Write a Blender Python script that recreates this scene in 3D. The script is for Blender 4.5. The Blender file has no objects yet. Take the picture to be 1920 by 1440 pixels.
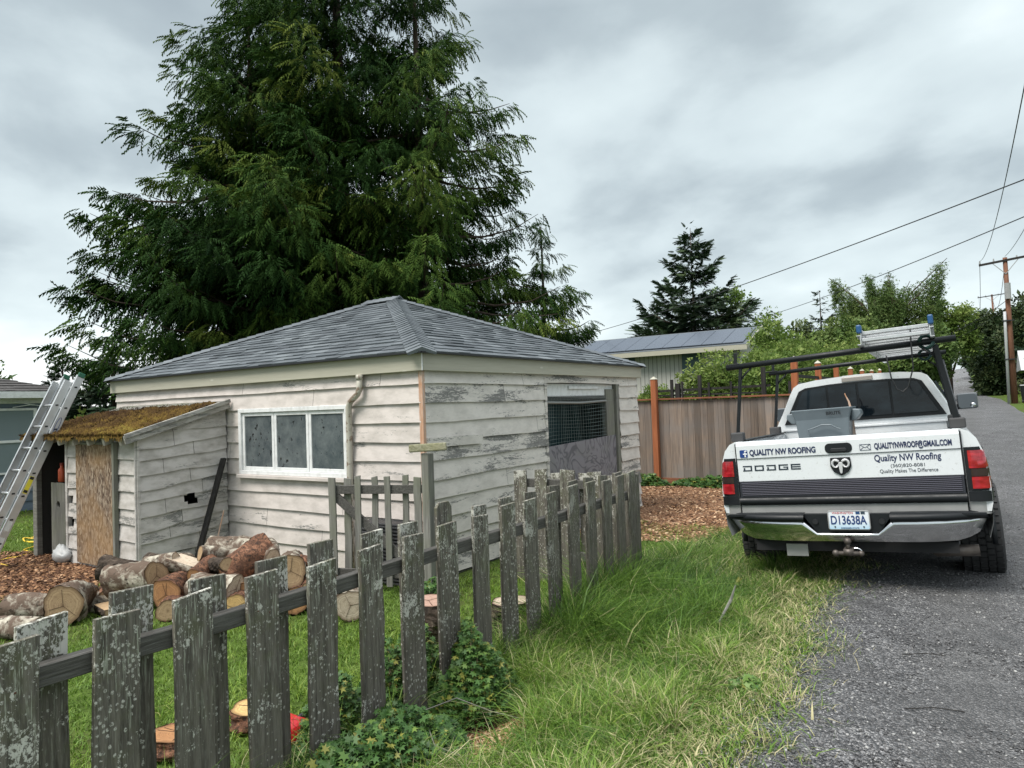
import bpy, math, random
import numpy as np
from mathutils import Vector, Matrix
R_ = math.radians
random.seed(7); rng = np.random.default_rng(11)
sc = bpy.context.scene

# ------------------------------------------------------------------ camera
cam = bpy.data.cameras.new('camera'); cam_o = bpy.data.objects.new('camera', cam); sc.collection.objects.link(cam_o)
cam.sensor_width = 36.0; cam.lens = 36*1300/1920; cam.clip_start = 0.05; cam.clip_end = 3000
Rm = Matrix(((0.83271382, 0.04586857, 0.55180048), (0.55261588, -0.00641086, -0.83341142), (-0.03468988, 0.99892691, -0.03068611)))
cam_o.matrix_world = Matrix.Translation((0, 0, 1.6)) @ Rm.to_4x4()
sc.camera = cam_o
# ------------------------------------------------------------------ exposure
sc.view_settings.view_transform = 'Standard'; sc.view_settings.look = 'None'
sc.view_settings.exposure = 0.80; sc.view_settings.gamma = 1.0
sc.cycles.max_bounces = 6; sc.cycles.diffuse_bounces = 3; sc.cycles.glossy_bounces = 3; sc.cycles.transparent_max_bounces = 8
sc.cycles.transmission_bounces = 4; sc.cycles.caustics_reflective = False; sc.cycles.caustics_refractive = False

# ------------------------------------------------------------------ node helper
class NT:
    def __init__(s, tree): s.t = tree; s.n = tree.nodes; s.l = tree.links
    def new(s, typ, **kw):
        n = s.n.new(typ)
        for k, v in kw.items(): setattr(n, k, v)
        return n
    def put(s, sock, v):
        if v is None: return
        if hasattr(v, 'is_output') or isinstance(v, bpy.types.NodeSocket): s.l.new(v, sock)
        else:
            if isinstance(v, (tuple, list)) and len(v) == 3 and sock.type == 'RGBA': v = (*v, 1)
            sock.default_value = v
    def co(s, kind='Object'): return s.new('ShaderNodeTexCoord').outputs[kind]
    def map(s, v, scale=(1, 1, 1), loc=(0, 0, 0), rot=(0, 0, 0)):
        n = s.new('ShaderNodeMapping'); s.put(n.inputs['Vector'], v); n.inputs['Scale'].default_value = scale
        n.inputs['Location'].default_value = loc; n.inputs['Rotation'].default_value = rot
        return n.outputs[0]
    def noise(s, v, scale=5, detail=4, rough=0.55, dist=0.0, col=False):
        n = s.new('ShaderNodeTexNoise'); s.put(n.inputs['Vector'], v); n.inputs['Scale'].default_value = scale
        n.inputs['Detail'].default_value = detail; n.inputs['Roughness'].default_value = rough; n.inputs['Distortion'].default_value = dist
        return n.outputs['Color' if col else 'Fac']
    def voro(s, v, scale=5, feature='F1', out='Distance', rand=1.0):
        n = s.new('ShaderNodeTexVoronoi', feature=feature); s.put(n.inputs['Vector'], v); n.inputs['Scale'].default_value = scale
        n.inputs['Randomness'].default_value = rand
        return n.outputs[out]
    def ramp(s, f, stops, interp='LINEAR'):
        n = s.new('ShaderNodeValToRGB'); s.put(n.inputs[0], f); cr = n.color_ramp; cr.interpolation = interp
        while len(cr.elements) < len(stops): cr.elements.new(0.5)
        for e, (p, c) in zip(cr.elements, stops):
            e.position = p; e.color = (c, c, c, 1) if isinstance(c, (int, float)) else (*c, 1)
        return n.outputs[0]
    def mix(s, f, a, b, mode='MIX'):
        n = s.new('ShaderNodeMix', data_type='RGBA', blend_type=mode)
        s.put(n.inputs[0], f); s.put(n.inputs[6], a); s.put(n.inputs[7], b)
        return n.outputs[2]
    def math(s, op, a, b=None, c=None, clamp=False):
        n = s.new('ShaderNodeMath', operation=op); n.use_clamp = clamp
        s.put(n.inputs[0], a); s.put(n.inputs[1], b); s.put(n.inputs[2], c)
        return n.outputs[0]
    def sep(s, v):
        n = s.new('ShaderNodeSeparateXYZ'); s.put(n.inputs[0], v); return n.outputs
    def attr(s, name, out='Fac'):
        n = s.new('ShaderNodeAttribute'); n.attribute_name = name; return n.outputs[out]
    def bump(s, h, strength=0.3, dist=0.01):
        n = s.new('ShaderNodeBump'); n.inputs['Strength'].default_value = strength; n.inputs['Distance'].default_value = dist
        s.put(n.inputs['Height'], h); return n.outputs[0]

def mat(name, fn=None, col=(0.5, 0.5, 0.5), rough=0.6, metal=0.0, spec=0.5, **kw):
    m = bpy.data.materials.new(name); m.use_nodes = True
    t = NT(m.node_tree); b = t.n['Principled BSDF']
    b.inputs['Base Color'].default_value = (*col, 1); b.inputs['Roughness'].default_value = rough
    b.inputs['Metallic'].default_value = metal; b.inputs['Specular IOR Level'].default_value = spec
    for k, v in kw.items(): b.inputs[k].default_value = v
    if fn: fn(t, b)
    return m

# ------------------------------------------------------------------ world
W = bpy.data.worlds.new('World'); sc.world = W; W.use_nodes = True
SUN_EL, SUN_AZ = 58, 200      # azimuth measured clockwise from +Y
def world():
    t = NT(W.node_tree); bg = t.n['Background']
    sky = t.new('ShaderNodeTexSky'); sky.sky_type = 'NISHITA'; sky.sun_disc = False
    sky.sun_elevation = R_(SUN_EL); sky.sun_rotation = R_(SUN_AZ)
    d = t.co('Generated'); x, y, z = t.sep(d)[:3]
    zz = t.math('ADD', t.math('MAXIMUM', z, 0.0), 0.32)
    cmb = t.new('ShaderNodeCombineXYZ'); t.put(cmb.inputs[0], t.math('DIVIDE', x, zz)); t.put(cmb.inputs[1], t.math('DIVIDE', y, zz)); t.put(cmb.inputs[2], z)
    p = t.map(cmb.outputs[0], scale=(1.0, 1.0, 1.0), rot=(0, 0, R_(25)))
    n1 = t.noise(t.map(p, scale=(0.8, 0.85, 1)), 1.35, 3, 0.45, 0.1)
    n2 = t.noise(t.map(p, scale=(1, 1.1, 1), loc=(4, 2, 0)), 3.6, 6, 0.5, 0.1)
    n = t.math('ADD', t.math('MULTIPLY', n1, 0.72), t.math('MULTIPLY', n2, 0.28))
    c = t.ramp(n, [(0.32, (0.24, 0.285, 0.315)), (0.43, (0.33, 0.385, 0.41)), (0.50, (0.45, 0.515, 0.535)), (0.58, (0.52, 0.59, 0.605)), (0.72, (0.72, 0.78, 0.79))])
    # cloud base is brighter towards the zenith and along the far horizon at the left
    up = t.ramp(z, [(0.0, 0.0), (0.50, 0.0), (0.85, 1.0)])
    hz = t.math('MULTIPLY', t.ramp(z, [(0.0, 1.0), (0.05, 0.8), (0.12, 0.0)]), t.ramp(t.math('MULTIPLY', x, -1.0), [(0.45, 0.12), (0.9, 1.0)]))
    c = t.mix(t.math('MULTIPLY', hz, 0.85), c, (0.92, 0.93, 0.92))
    c = t.mix(up, c, (1.15, 1.2, 1.25))
    tot = t.mix(0.94, sky.outputs[0], t.mix(1.0, c, (9.2, 9.2, 9.2), 'MULTIPLY'))
    t.put(bg.inputs['Color'], tot); bg.inputs['Strength'].default_value = 0.1
world()
sun = bpy.data.lights.new('sun', 'SUN'); sun.energy = 2.4; sun.angle = R_(25); sun.color = (1, 0.95, 0.88)
sun_o = bpy.data.objects.new('sun', sun); sc.collection.objects.link(sun_o)
sd = Vector((math.sin(R_(SUN_AZ))*math.cos(R_(SUN_EL)), math.cos(R_(SUN_AZ))*math.cos(R_(SUN_EL)), math.sin(R_(SUN_EL))))
sun_o.rotation_euler = sd.to_track_quat('Z', 'Y').to_euler(); sun_o.location = sd*50

# ------------------------------------------------------------------ object helpers
ORG = {}
def tag(o, label=None, cat=None, group=None, kind=None):
    if label: o['label'] = label
    if cat: o['category'] = cat
    if group: o['group'] = group
    if kind: o['kind'] = kind
    return o
def empty(name, loc=(0, 0, 0), label=None, cat=None, group=None, rot=None, local=False):
    o = bpy.data.objects.new(name, None); sc.collection.objects.link(o); o.location = loc; o.empty_display_size = 0.2
    if rot is not None: o.rotation_euler = rot
    ORG[o.name] = Vector((0, 0, 0)) if local else Vector(loc)
    return tag(o, label, cat, group)
def link(name, me, parent=None, org=None):
    o = bpy.data.objects.new(name, me); sc.collection.objects.link(o)
    if parent is not None:
        o.parent = parent; og = ORG[parent.name]
    else: og = Vector(org) if org is not None else Vector((0, 0, 0)); o.location = og
    ORG[o.name] = og
    return o
def npmesh(name, V, faces, mats, parent=None, org=None, mi=None, tint=None, smooth=False, bevel=0.0, seg=1):
    """V (n,3); faces: list of arrays (k,3) / (k,4)"""
    V = np.asarray(V, dtype=np.float32)
    og = ORG[parent.name] if parent is not None else (Vector(org) if org is not None else Vector((0, 0, 0)))
    V = V - np.array(og, dtype=np.float32)
    me = bpy.data.meshes.new(name)
    loops = np.concatenate([np.asarray(f, dtype=np.int32).ravel() for f in faces if len(f)])
    tot = np.concatenate([np.full(len(f), np.asarray(f).shape[1], dtype=np.int32) for f in faces if len(f)])
    start = np.concatenate([[0], np.cumsum(tot)[:-1]]).astype(np.int32)
    me.vertices.add(len(V)); me.vertices.foreach_set('co', V.ravel())
    me.loops.add(len(loops)); me.loops.foreach_set('vertex_index', loops)
    me.polygons.add(len(tot)); me.polygons.foreach_set('loop_start', start); me.polygons.foreach_set('loop_total', tot)
    if mi is not None: me.polygons.foreach_set('material_index', np.asarray(mi, dtype=np.int32))
    if smooth: me.polygons.foreach_set('use_smooth', np.ones(len(tot), dtype=bool))
    for m in (mats if isinstance(mats, (list, tuple)) else [mats]): me.materials.append(m)
    if tint is not None:
        a = me.attributes.new('tint', 'FLOAT', 'POINT'); a.data.foreach_set('value', np.asarray(tint, dtype=np.float32))
    me.update(calc_edges=True); me.validate()
    o = link(name, me, parent, org)
    if bevel:
        b = o.modifiers.new('bevel', 'BEVEL'); b.width = bevel; b.segments = seg; b.limit_method = 'ANGLE'; b.angle_limit = R_(40)
    return o

class MB:
    def __init__(s): s.v = []; s.f = []; s.mi = []; s.t = []
    def add(s, vs, fs, m=0, t=0.5):
        b = len(s.v); s.v += [tuple(v) for v in vs]; s.f += [tuple(b+i for i in f) for f in fs]; s.mi += [m]*len(fs); s.t += [t]*len(vs)
        return s
    def box(s, c, d, m=0, t=0.5, rot=None, taper=None):
        x, y, z = d[0]/2, d[1]/2, d[2]/2; vs = []
        for k in (-1, 1):
            q = taper if (taper and k == 1) else 1.0
            for a, b in ((-1, -1), (1, -1), (1, 1), (-1, 1)):
                v = Vector((a*x*q, b*y*q, k*z))
                if rot is not None: v = rot @ v
                vs.append(v+Vector(c))
        return s.add(vs, [(0, 3, 2, 1), (4, 5, 6, 7), (0, 1, 5, 4), (1, 2, 6, 5), (2, 3, 7, 6), (3, 0, 4, 7)], m, t)
    def b2(s, x0, x1, y0, y1, z0, z1, m=0, t=0.5): return s.box(((x0+x1)/2, (y0+y1)/2, (z0+z1)/2), (x1-x0, y1-y0, z1-z0), m, t)
    def beam(s, p0, p1, w, h, up=(0, 0, 1), m=0, t=0.5):
        p0 = Vector(p0); p1 = Vector(p1); d = (p1-p0).normalized(); u = Vector(up)
        sx = d.cross(u)
        if sx.length < 1e-4: sx = d.cross(Vector((1, 0, 0)))
        sx.normalize(); u = sx.cross(d).normalized(); vs = []
        for p in (p0, p1):
            for a, b in ((-1, -1), (1, -1), (1, 1), (-1, 1)): vs.append(p+sx*a*w/2+u*b*h/2)
        return s.add(vs, [(0, 1, 2, 3), (7, 6, 5, 4), (0, 4, 5, 1), (1, 5, 6, 2), (2, 6, 7, 3), (3, 7, 4, 0)], m, t)
    def tube(s, pts, r, n=8, m=0, t=0.5, cap=True):
        pts = [Vector(p) for p in pts]; rs = r if isinstance(r, (list, tuple)) else [r]*len(pts)
        b = len(s.v); prev = None
        for i, p in enumerate(pts):
            d = (pts[min(i+1, len(pts)-1)]-pts[max(i-1, 0)]).normalized()
            ref = Vector((0, 0, 1)) if abs(d.z) < 0.9 else Vector((1, 0, 0))
            if prev is not None: u = (prev - d*prev.dot(d)); u = u.normalized() if u.length > 1e-5 else d.cross(ref).normalized()
            else: u = d.cross(ref).normalized()
            prev = u; w = d.cross(u)
            for k in range(n):
                a = 2*math.pi*k/n; s.v.append(tuple(p+(u*math.cos(a)+w*math.sin(a))*rs[i])); s.t.append(t)
        for i in range(len(pts)-1):
            for k in range(n):
                s.f.append((b+i*n+k, b+i*n+(k+1) % n, b+(i+1)*n+(k+1) % n, b+(i+1)*n+k)); s.mi.append(m)
        if cap:
            s.f.append(tuple(b+k for k in range(n))[::-1]); s.mi.append(m)
            s.f.append(tuple(b+(len(pts)-1)*n+k for k in range(n))); s.mi.append(m)
        return s
    def loft(s, rings, closed=False, m=0, t=0.5, cap=False):
        n = len(rings[0]); b = len(s.v)
        for r in rings:
            for p in r: s.v.append(tuple(p)); s.t.append(t)
        for i in range(len(rings)-1):
            for k in range(n if closed else n-1):
                s.f.append((b+i*n+k, b+i*n+(k+1) % n, b+(i+1)*n+(k+1) % n, b+(i+1)*n+k)); s.mi.append(m)
        if cap:
            s.f.append(tuple(b+k for k in range(n))[::-1]); s.mi.append(m)
            s.f.append(tuple(b+(len(rings)-1)*n+k for k in range(n))); s.mi.append(m)
        return s
    def prism(s, poly, y0, y1, ax='y', m=0, t=0.5):
        """poly: 2D points in the plane across axis"""
        def P(a, b, c): return {'y': (a, c, b), 'x': (c, a, b), 'z': (a, b, c)}[ax]
        n = len(poly); vs = [P(a, b, y0) for a, b in poly]+[P(a, b, y1) for a, b in poly]
        return s.add(vs, [tuple(range(n)), tuple(range(2*n-1, n-1, -1))]+[(i, n+i, n+(i+1) % n, (i+1) % n) for i in range(n)], m, t)
    def sphere(s, c, r, m=0, t=0.5, n=10, k=6, sq=(1, 1, 1)):
        rings = []
        for i in range(k+1):
            a = math.pi*i/k; rings.append([(c[0]+r*sq[0]*math.sin(a)*math.cos(2*math.pi*j/n), c[1]+r*sq[1]*math.sin(a)*math.sin(2*math.pi*j/n), c[2]+r*sq[2]*math.cos(a)) for j in range(n)])
        return s.loft(rings, True, m, t)
    def build(s, name, mats, parent=None, org=None, bevel=0.0, seg=1, smooth=False, recalc=True):
        og = ORG[parent.name] if parent is not None else (Vector(org) if org is not None else Vector((0, 0, 0)))
        me = bpy.data.meshes.new(name)
        me.from_pydata([(v[0]-og.x, v[1]-og.y, v[2]-og.z) for v in s.v], [], s.f)
        for m in (mats if isinstance(mats, (list, tuple)) else [mats]): me.materials.append(m)
        me.polygons.foreach_set('material_index', s.mi)
        if smooth: me.polygons.foreach_set('use_smooth', [True]*len(s.f))
        a = me.attributes.new('tint', 'FLOAT', 'POINT'); a.data.foreach_set('value', s.t)
        me.update()
        if recalc:
            import bmesh
            bm = bmesh.new(); bm.from_mesh(me); bmesh.ops.recalc_face_normals(bm, faces=bm.faces); bm.to_mesh(me); bm.free()
        o = link(name, me, parent, org)
        if bevel:
            b = o.modifiers.new('bevel', 'BEVEL'); b.width = bevel; b.segments = seg; b.limit_method = 'ANGLE'; b.angle_limit = R_(35)
        if smooth and bevel == 0:
            pass
        return o

def sstep(a, b, x): t = np.clip((x-a)/(b-a), 0, 1); return t*t*(3-2*t)
def vnoise(x, y, s=1.0, seed=0):
    """cheap smooth noise"""
    x = np.asarray(x)*s; y = np.asarray(y)*s; v = 0; a = 1.0
    for i in range(4):
        k = seed*13.7+i*5.1
        v = v+a*np.sin(x*(1.0+.13*i)+1.7*np.sin(y*1.1+k)+k)*np.cos(y*(1.07+.2*i)+1.3*np.sin(x*.9+2*k)); a *= .55; x = x*2.03; y = y*1.97
    return v/2.0
def gz(x, y):
    x = np.asarray(x, float); y = np.asarray(y, float)
    zr = np.interp(y, [-60, 25, 38, 55, 80, 130, 190, 400, 700], [0, 0, .42, .9, 1.0, 3.1, 6.5, 12, 14])
    side = -0.18*sstep(-0.9, -2.5, x)
    left = np.interp(y, [14, 60], [1, .55])
    z = zr*np.where(x < -3, left, 1)+side+.09*sstep(2.2, 4.5, x)
    z = z+.012*vnoise(x, y, 1.3, 3)*sstep(1, 2.5, np.abs(x-.6))
    return z
def Z(x, y): return float(gz(x, y))

# ================================================================== materials of the ground
def f_ground(t, b):
    c = t.co(); n = t.noise(c, 0.6, 5); n2 = t.noise(c, 9, 5); n3 = t.noise(c, 60, 3)
    g = t.mix(t.ramp(n2, [(.35, 0), (.65, 1)]), (.045, .08, .014), (.085, .14, .026))
    s = t.mix(n3, (.05, .035, .022), (.10, .075, .045))
    t.put(b.inputs['Base Color'], t.mix(t.ramp(n, [(.30, 0.65), (.5, 0.1)]), g, s)); t.put(b.inputs['Normal'], t.bump(t.math('ADD', n2, n3), .6, .03))
M_ground = mat('ground_soil', f_ground, rough=.95, spec=.1)
def f_gravel(t, b):
    c = t.co()
    v = t.voro(c, 62, 'F1', 'Color'); vd = t.voro(c, 62, 'F1', 'Distance'); v2 = t.voro(c, 150, 'F1', 'Color'); big = t.noise(c, .9, 4); mid = t.noise(c, 5, 4)
    g = t.math('ADD', t.math('MULTIPLY', t.sep(v)[0], .6), t.math('MULTIPLY', t.sep(v2)[1], .4))
    col = t.ramp(g, [(.12, (.060, .061, .064)), (.40, (.160, .163, .169)), (.68, (.26, .263, .27)), (.86, (.53, .53, .53))])
    x = t.sep(c)[0]; trk = t.math('ADD', t.math('ABSOLUTE', t.math('SUBTRACT', t.math('ABSOLUTE', t.math('SUBTRACT', x, .75)), .82)), t.math('MULTIPLY', big, .5)); col = t.mix(t.ramp(trk, [(.30, .75), (.62, 0)]), col, (.20, .20, .20)); col = t.mix(t.ramp(big, [(.44, 0), (.58, .5)]), col, (.13, .131, .134)); col = t.mix(t.ramp(mid, [(.40, .35), (.54, 0)]), col, (.07, .07, .072))
    t.put(b.inputs['Base Color'], col); t.put(b.inputs['Roughness'], t.ramp(mid, [(.35, .55), (.6, .85)]))
    t.put(b.inputs['Normal'], t.bump(t.math('ADD', t.math('MULTIPLY', vd, -1.8), t.math('MULTIPLY', mid, 1.2)), 1.0, .03))
M_gravel = mat('gravel', f_gravel, rough=.75, spec=.4)
def f_mulch(t, b):
    c = t.co(); n = t.voro(t.map(c, scale=(1, 2.2, 1)), 30, 'F1', 'Color'); n2 = t.noise(c, 6, 4)
    col = t.ramp(t.sep(n)[0], [(.1, (.07, .035, .02)), (.5, (.20, .10, .055)), (.9, (.40, .24, .14))])
    t.put(b.inputs['Base Color'], t.mix(t.ramp(n2, [(.35, .5), (.6, 0)]), col, (.06, .035, .022))); t.put(b.inputs['Normal'], t.bump(t.sep(n)[1], .8, .03))
M_mulch = mat('bark_mulch', f_mulch, rough=.9, spec=.15)
def tinted(name, stops, rough=.6, spec=.25, nscale=0, transl=0.0):
    def f(t, b):
        a = t.attr('tint'); c = t.ramp(a, stops)
        if nscale:
            n = t.noise(t.co(), nscale, 3); c = t.mix(t.ramp(n, [(.3, .35), (.7, 0)]), c, (stops[0][1]))
        t.put(b.inputs['Base Color'], c)
        if transl:
            tr = t.new('ShaderNodeBsdfTranslucent'); t.put(tr.inputs['Color'], c); ms = t.new('ShaderNodeMixShader'); ms.inputs[0].default_value = transl
            t.l.new(b.outputs[0], ms.inputs[1]); t.l.new(tr.outputs[0], ms.inputs[2]); t.l.new(ms.outputs[0], t.n['Material Output'].inputs[0])
    return mat(name, f, rough=rough, spec=spec)
M_grass = tinted('grass_blades', [(0, (.028, .07, .013)), (.3, (.085, .17, .024)), (.55, (.165, .285, .04)), (.75, (.29, .36, .085)), (.9, (.44, .42, .21)), (1, (.58, .51, .32))], .5, .3, transl=.25)
M_lawn = tinted('lawn_blades', [(0, (.05, .11, .012)), (.5, (.12, .215, .025)), (.85, (.22, .31, .045)), (1, (.34, .33, .12))], .5, .3, transl=.2)
M_chip = tinted('wood_chip', [(0, (.06, .03, .018)), (.3, (.16, .08, .042)), (.65, (.34, .19, .10)), (1, (.60, .43, .28))], .8, .2)
M_stone = tinted('loose_stone', [(0, (.06, .06, .062)), (.5, (.15, .15, .153)), (.85, (.25, .25, .25)), (1, (.42, .42, .40))], .7, .3)

# ================================================================== ground sheet
def axis_pts(lo, hi, near0, near1, step, grow=1.12):
    a = list(np.arange(near0, near1+1e-6, step)); s = step; x = near1
    while x < hi: s *= grow; x += s; a.append(min(x, hi))
    s = step; x = near0
    while x > lo: s *= grow; x -= s; a.insert(0, max(x, lo))
    return np.unique(np.array(a))
def grid_mesh(name, X, Y, zf, m, keep=None, kind='structure'):
    xx, yy = np.meshgrid(X, Y); zz = zf(xx, yy); nx, ny = len(X), len(Y)
    V = np.stack([xx.ravel(), yy.ravel(), zz.ravel()], 1)
    i = np.arange(ny-1)[:, None]*nx+np.arange(nx-1)[None]; F = np.stack([i, i+1, i+1+nx, i+nx], -1).reshape(-1, 4)
    if keep is not None:
        cx = (xx[:-1, :-1]+xx[1:, 1:]).ravel()/2; cy = (yy[:-1, :-1]+yy[1:, 1:]).ravel()/2; F = F[keep(cx, cy)]
    o = npmesh(name, V, [F], m, smooth=True); o['kind'] = kind; return o
grid_mesh('ground', axis_pts(-500, 500, -14, 8, .2), axis_pts(-60, 700, -2, 18, .2, 1.07), gz, M_ground)
def rbend(y): return np.interp(y, [20, 50, 90, 190, 420], [0, -.6, -1.7, -2.9, -4.5])
def road_l(y): return rbend(y)+np.interp(y, [-10, 3, 7, 9, 13, 30, 700], [-.90, -.97, -1.08, -1.35, -1.5, -1.55, -1.6])+.11*vnoise(y, 0*y, 2.2, 5)+.08*vnoise(y, 0*y, 8, 6)
def road_r(y): return rbend(y)+np.interp(y, [-10, 5, 20, 700], [3.1, 2.7, 2.3, 2.25])+.1*vnoise(y, 0*y, 1.1, 8)
def road():
    ys = axis_pts(-12, 420, -2, 14, .1, 1.04); n = 24; V = []; 
    l = road_l(ys); r = road_r(ys); u = np.linspace(0, 1, n)
    xx = l[:, None]+(r-l)[:, None]*u[None]; yy = np.repeat(ys[:, None], n, 1)
    zz = gz(xx, yy)+.018+.012*vnoise(xx, yy, 3, 2)*np.minimum(1, 4*np.minimum(u, 1-u))[None]
    zz[:, 0] -= .02; zz[:, -1] -= .02
    V = np.stack([xx.ravel(), yy.ravel(), zz.ravel()], 1); i = np.arange(len(ys)-1)[:, None]*n+np.arange(n-1)[None]
    o = npmesh('gravel_road', V, [np.stack([i, i+1, i+1+n, i+n], -1).reshape(-1, 4)], M_gravel, smooth=True); o['kind'] = 'structure'
road()
def patch(name, cx, cy, rx, ry, m, dz=.012, seed=1):
    th = np.linspace(0, 2*np.pi, 90, endpoint=False); V = [(cx, cy)]; rings = 10
    rr = 1+.13*np.sin(3*th+seed)+.08*np.sin(5*th+2*seed)+.05*np.sin(11*th+seed)
    pts = np.concatenate([[[cx, cy]]]+[np.stack([cx+rx*rr*np.cos(th)*k/rings, cy+ry*rr*np.sin(th)*k/rings], 1) for k in range(1, rings+1)])
    z = gz(pts[:, 0], pts[:, 1])+dz+.015*vnoise(pts[:, 0], pts[:, 1], 3, seed); z[-90:] -= .03
    k = np.arange(90); T = np.stack([0*k, 1+k, 1+(k+1) % 90], 1)
    Q = np.concatenate([np.stack([1+(r-1)*90+k, 1+r*90+k, 1+r*90+(k+1) % 90, 1+(r-1)*90+(k+1) % 90], 1) for r in range(1, rings)])
    o = npmesh(name, np.column_stack([pts, z]), [T, Q], m, smooth=True); o['kind'] = 'structure'
patch('mulch_path', -3.9, 11.1, 2.9, 2.75, M_mulch, .014, 1)
patch('mulch_bed', -9.6, 3.55, 1.9, .85, M_mulch, .012, 2)

# ================================================================== scattered stuff
def in_patch(x, y, cx, cy, rx, ry, s=1.0): return ((x-cx)/rx)**2+((y-cy)/ry)**2 < s
def blades(name, x, y, h, w, lean, tint, m, z0=None, segs=3, org=None):
    n = len(x); z = gz(x, y) if z0 is None else z0
    a = rng.uniform(0, 2*np.pi, n); la = rng.uniform(0, 2*np.pi, n)
    dx, dy = np.cos(a), np.sin(a); lx, ly = np.cos(la), np.sin(la)
    V = np.zeros((n, 2*segs+1, 3)); T = np.repeat(tint[:, None], 2*segs+1, 1)
    for k in range(segs+1):
        u = k/segs; off = lean*h*u*u; zz = z-.01+h*(u-.35*lean*u*u*u)
        ww = w*(1-u*.85)/2
        if k < segs:
            for sgn, j in ((-1, 2*k), (1, 2*k+1)):
                V[:, j, 0] = x+lx*off+sgn*dx*ww; V[:, j, 1] = y+ly*off+sgn*dy*ww; V[:, j, 2] = zz
        else: V[:, 2*segs, 0] = x+lx*off; V[:, 2*segs, 1] = y+ly*off; V[:, 2*segs, 2] = zz
    b = np.arange(n)[:, None]*(2*segs+1)
    Q = np.concatenate([b+np.array([[2*k, 2*k+1, 2*k+3, 2*k+2]]) for k in range(segs-1)]) if segs > 1 else np.zeros((0, 4), int)
    Tt = b+np.array([[2*segs-2, 2*segs-1, 2*segs]])
    o = npmesh(name, V.reshape(-1, 3), [Q, Tt], m, tint=T.ravel(), org=org)
    return o
def fenceline(y): return -2.6
def scatter_verge():
    n = 190000
    y = 1.3+rng.beta(1.1, 2.2, n)*10.2; x = rng.uniform(-2.75, -.55, n)
    nearf = np.exp(-np.maximum(x+2.6, 0)/.55)
    left = road_l(y)
    ok = (x < left+.03+.15*rng.standard_normal(n))
    ok &= ~in_patch(x, y, -3.9, 11.1, 2.7, 2.5); ok &= y < 9.6
    ok &= ~in_patch(x, y, -2.32, 2.9, .34, .45); ok &= ~((x < -2.15) & (y > 1.7) & (y < 3.5) & (rng.random(n) < .75))
    x, y, nearf, left = x[ok], y[ok], nearf[ok], left[ok]; n = len(x)
    clump = vnoise(x, y, 3.2, 4); c2 = vnoise(x, y, 9.0, 9)
    h = .09+.20*nearf+.15*np.clip(clump, 0, 1)**1.2+.05*rng.random(n); h *= np.where(x > left-.3, .55, 1)*np.where(y > 7.5, .6, 1)
    tuft = in_patch(x, y, -2.25, 5.2, .5, .9, 1+.5*rng.standard_normal(n)+.5*vnoise(x, y, 5, 21)); h = np.where(tuft, h*1.35+.06, h)
    h *= rng.uniform(.45, 1.4, n)
    tint = .40+.17*clump+.10*c2+.17*rng.standard_normal(n); dry = rng.random(n) < .10+.25*(x > left-.35)+.30*np.clip(vnoise(x, y, 2.1, 15), 0, 1); tint = np.where(dry, .88+.1*rng.random(n), tint)
    tint = np.where(tuft & (rng.random(n) < .85), tint*.55, tint)
    # the mown strip toward the truck is fresher and darker
    tint = np.where((y > 5.6) & ~dry, tint-.13, tint)
    o = blades('verge_grass', x, y, h, np.where(rng.random(n) < .05, .017, rng.uniform(.004, .009, n)), rng.uniform(.3, 1.5, n), np.clip(tint, 0, 1), M_grass, org=(-1.8, 4, -.1))
    tag(o, 'long uneven green and straw grass between picket fence and gravel', 'grass', kind='stuff')
scatter_verge()
def scatter_lawn():
    n = 270000
    y = rng.uniform(.7, 9.5, n); x = rng.uniform(-14, -2.7, n)
    d = np.hypot(x, y); ok = rng.random(n) < np.clip(4.6/d, .3, 1)**1.2
    ok &= ~((x < -4.55) & (y > 5.3) & (x > -10.8)); ok &= ~((x < -7.9) & (x > -10.5) & (y > 4.2)); ok &= ~in_patch(x, y, -9.6, 3.55, 1.8, .75)
    x, y = x[ok], y[ok]; n = len(x); c = vnoise(x, y, 2.0, 7)
    tint = np.clip(.5+.22*c+.14*rng.standard_normal(n), 0, 1)
    o = blades('lawn_grass', x, y, rng.uniform(.03, .08, n)*(1+.4*(c > .3)), rng.uniform(.006, .012, n), rng.uniform(.4, 1.5, n), tint, M_lawn, segs=2, org=(-5, 4, -.2))
    tag(o, 'short green lawn in the yard behind the picket fence', 'grass', kind='stuff')
    n = 60000; y = 14+rng.random(n)**1.6*60; x = rng.uniform(2.2, 9, n); ok = x > road_r(y)+.03*rng.standard_normal(n); x, y = x[ok], y[ok]
    n2 = 16000; x = np.concatenate([x, rng.uniform(-26, -10.6, n2)]); y = np.concatenate([y, rng.uniform(3, 16, n2)]); n = len(x)
    near = x < road_r(y)+.35
    tint = np.clip(.6+.15*rng.standard_normal(n)+.15*vnoise(x, y, 1, 2)+np.where(near & (x > 0), .3, 0), 0, 1)
    o = blades('roadside_grass', x, y, rng.uniform(.05, .11, n), rng.uniform(.012, .025, n), rng.uniform(.3, 1.2, n), tint, M_lawn, segs=2, org=(4, 30, 0))
    tag(o, 'bright mown grass strip along the far right edge of the gravel road', 'grass', kind='stuff')
scatter_lawn()
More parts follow.
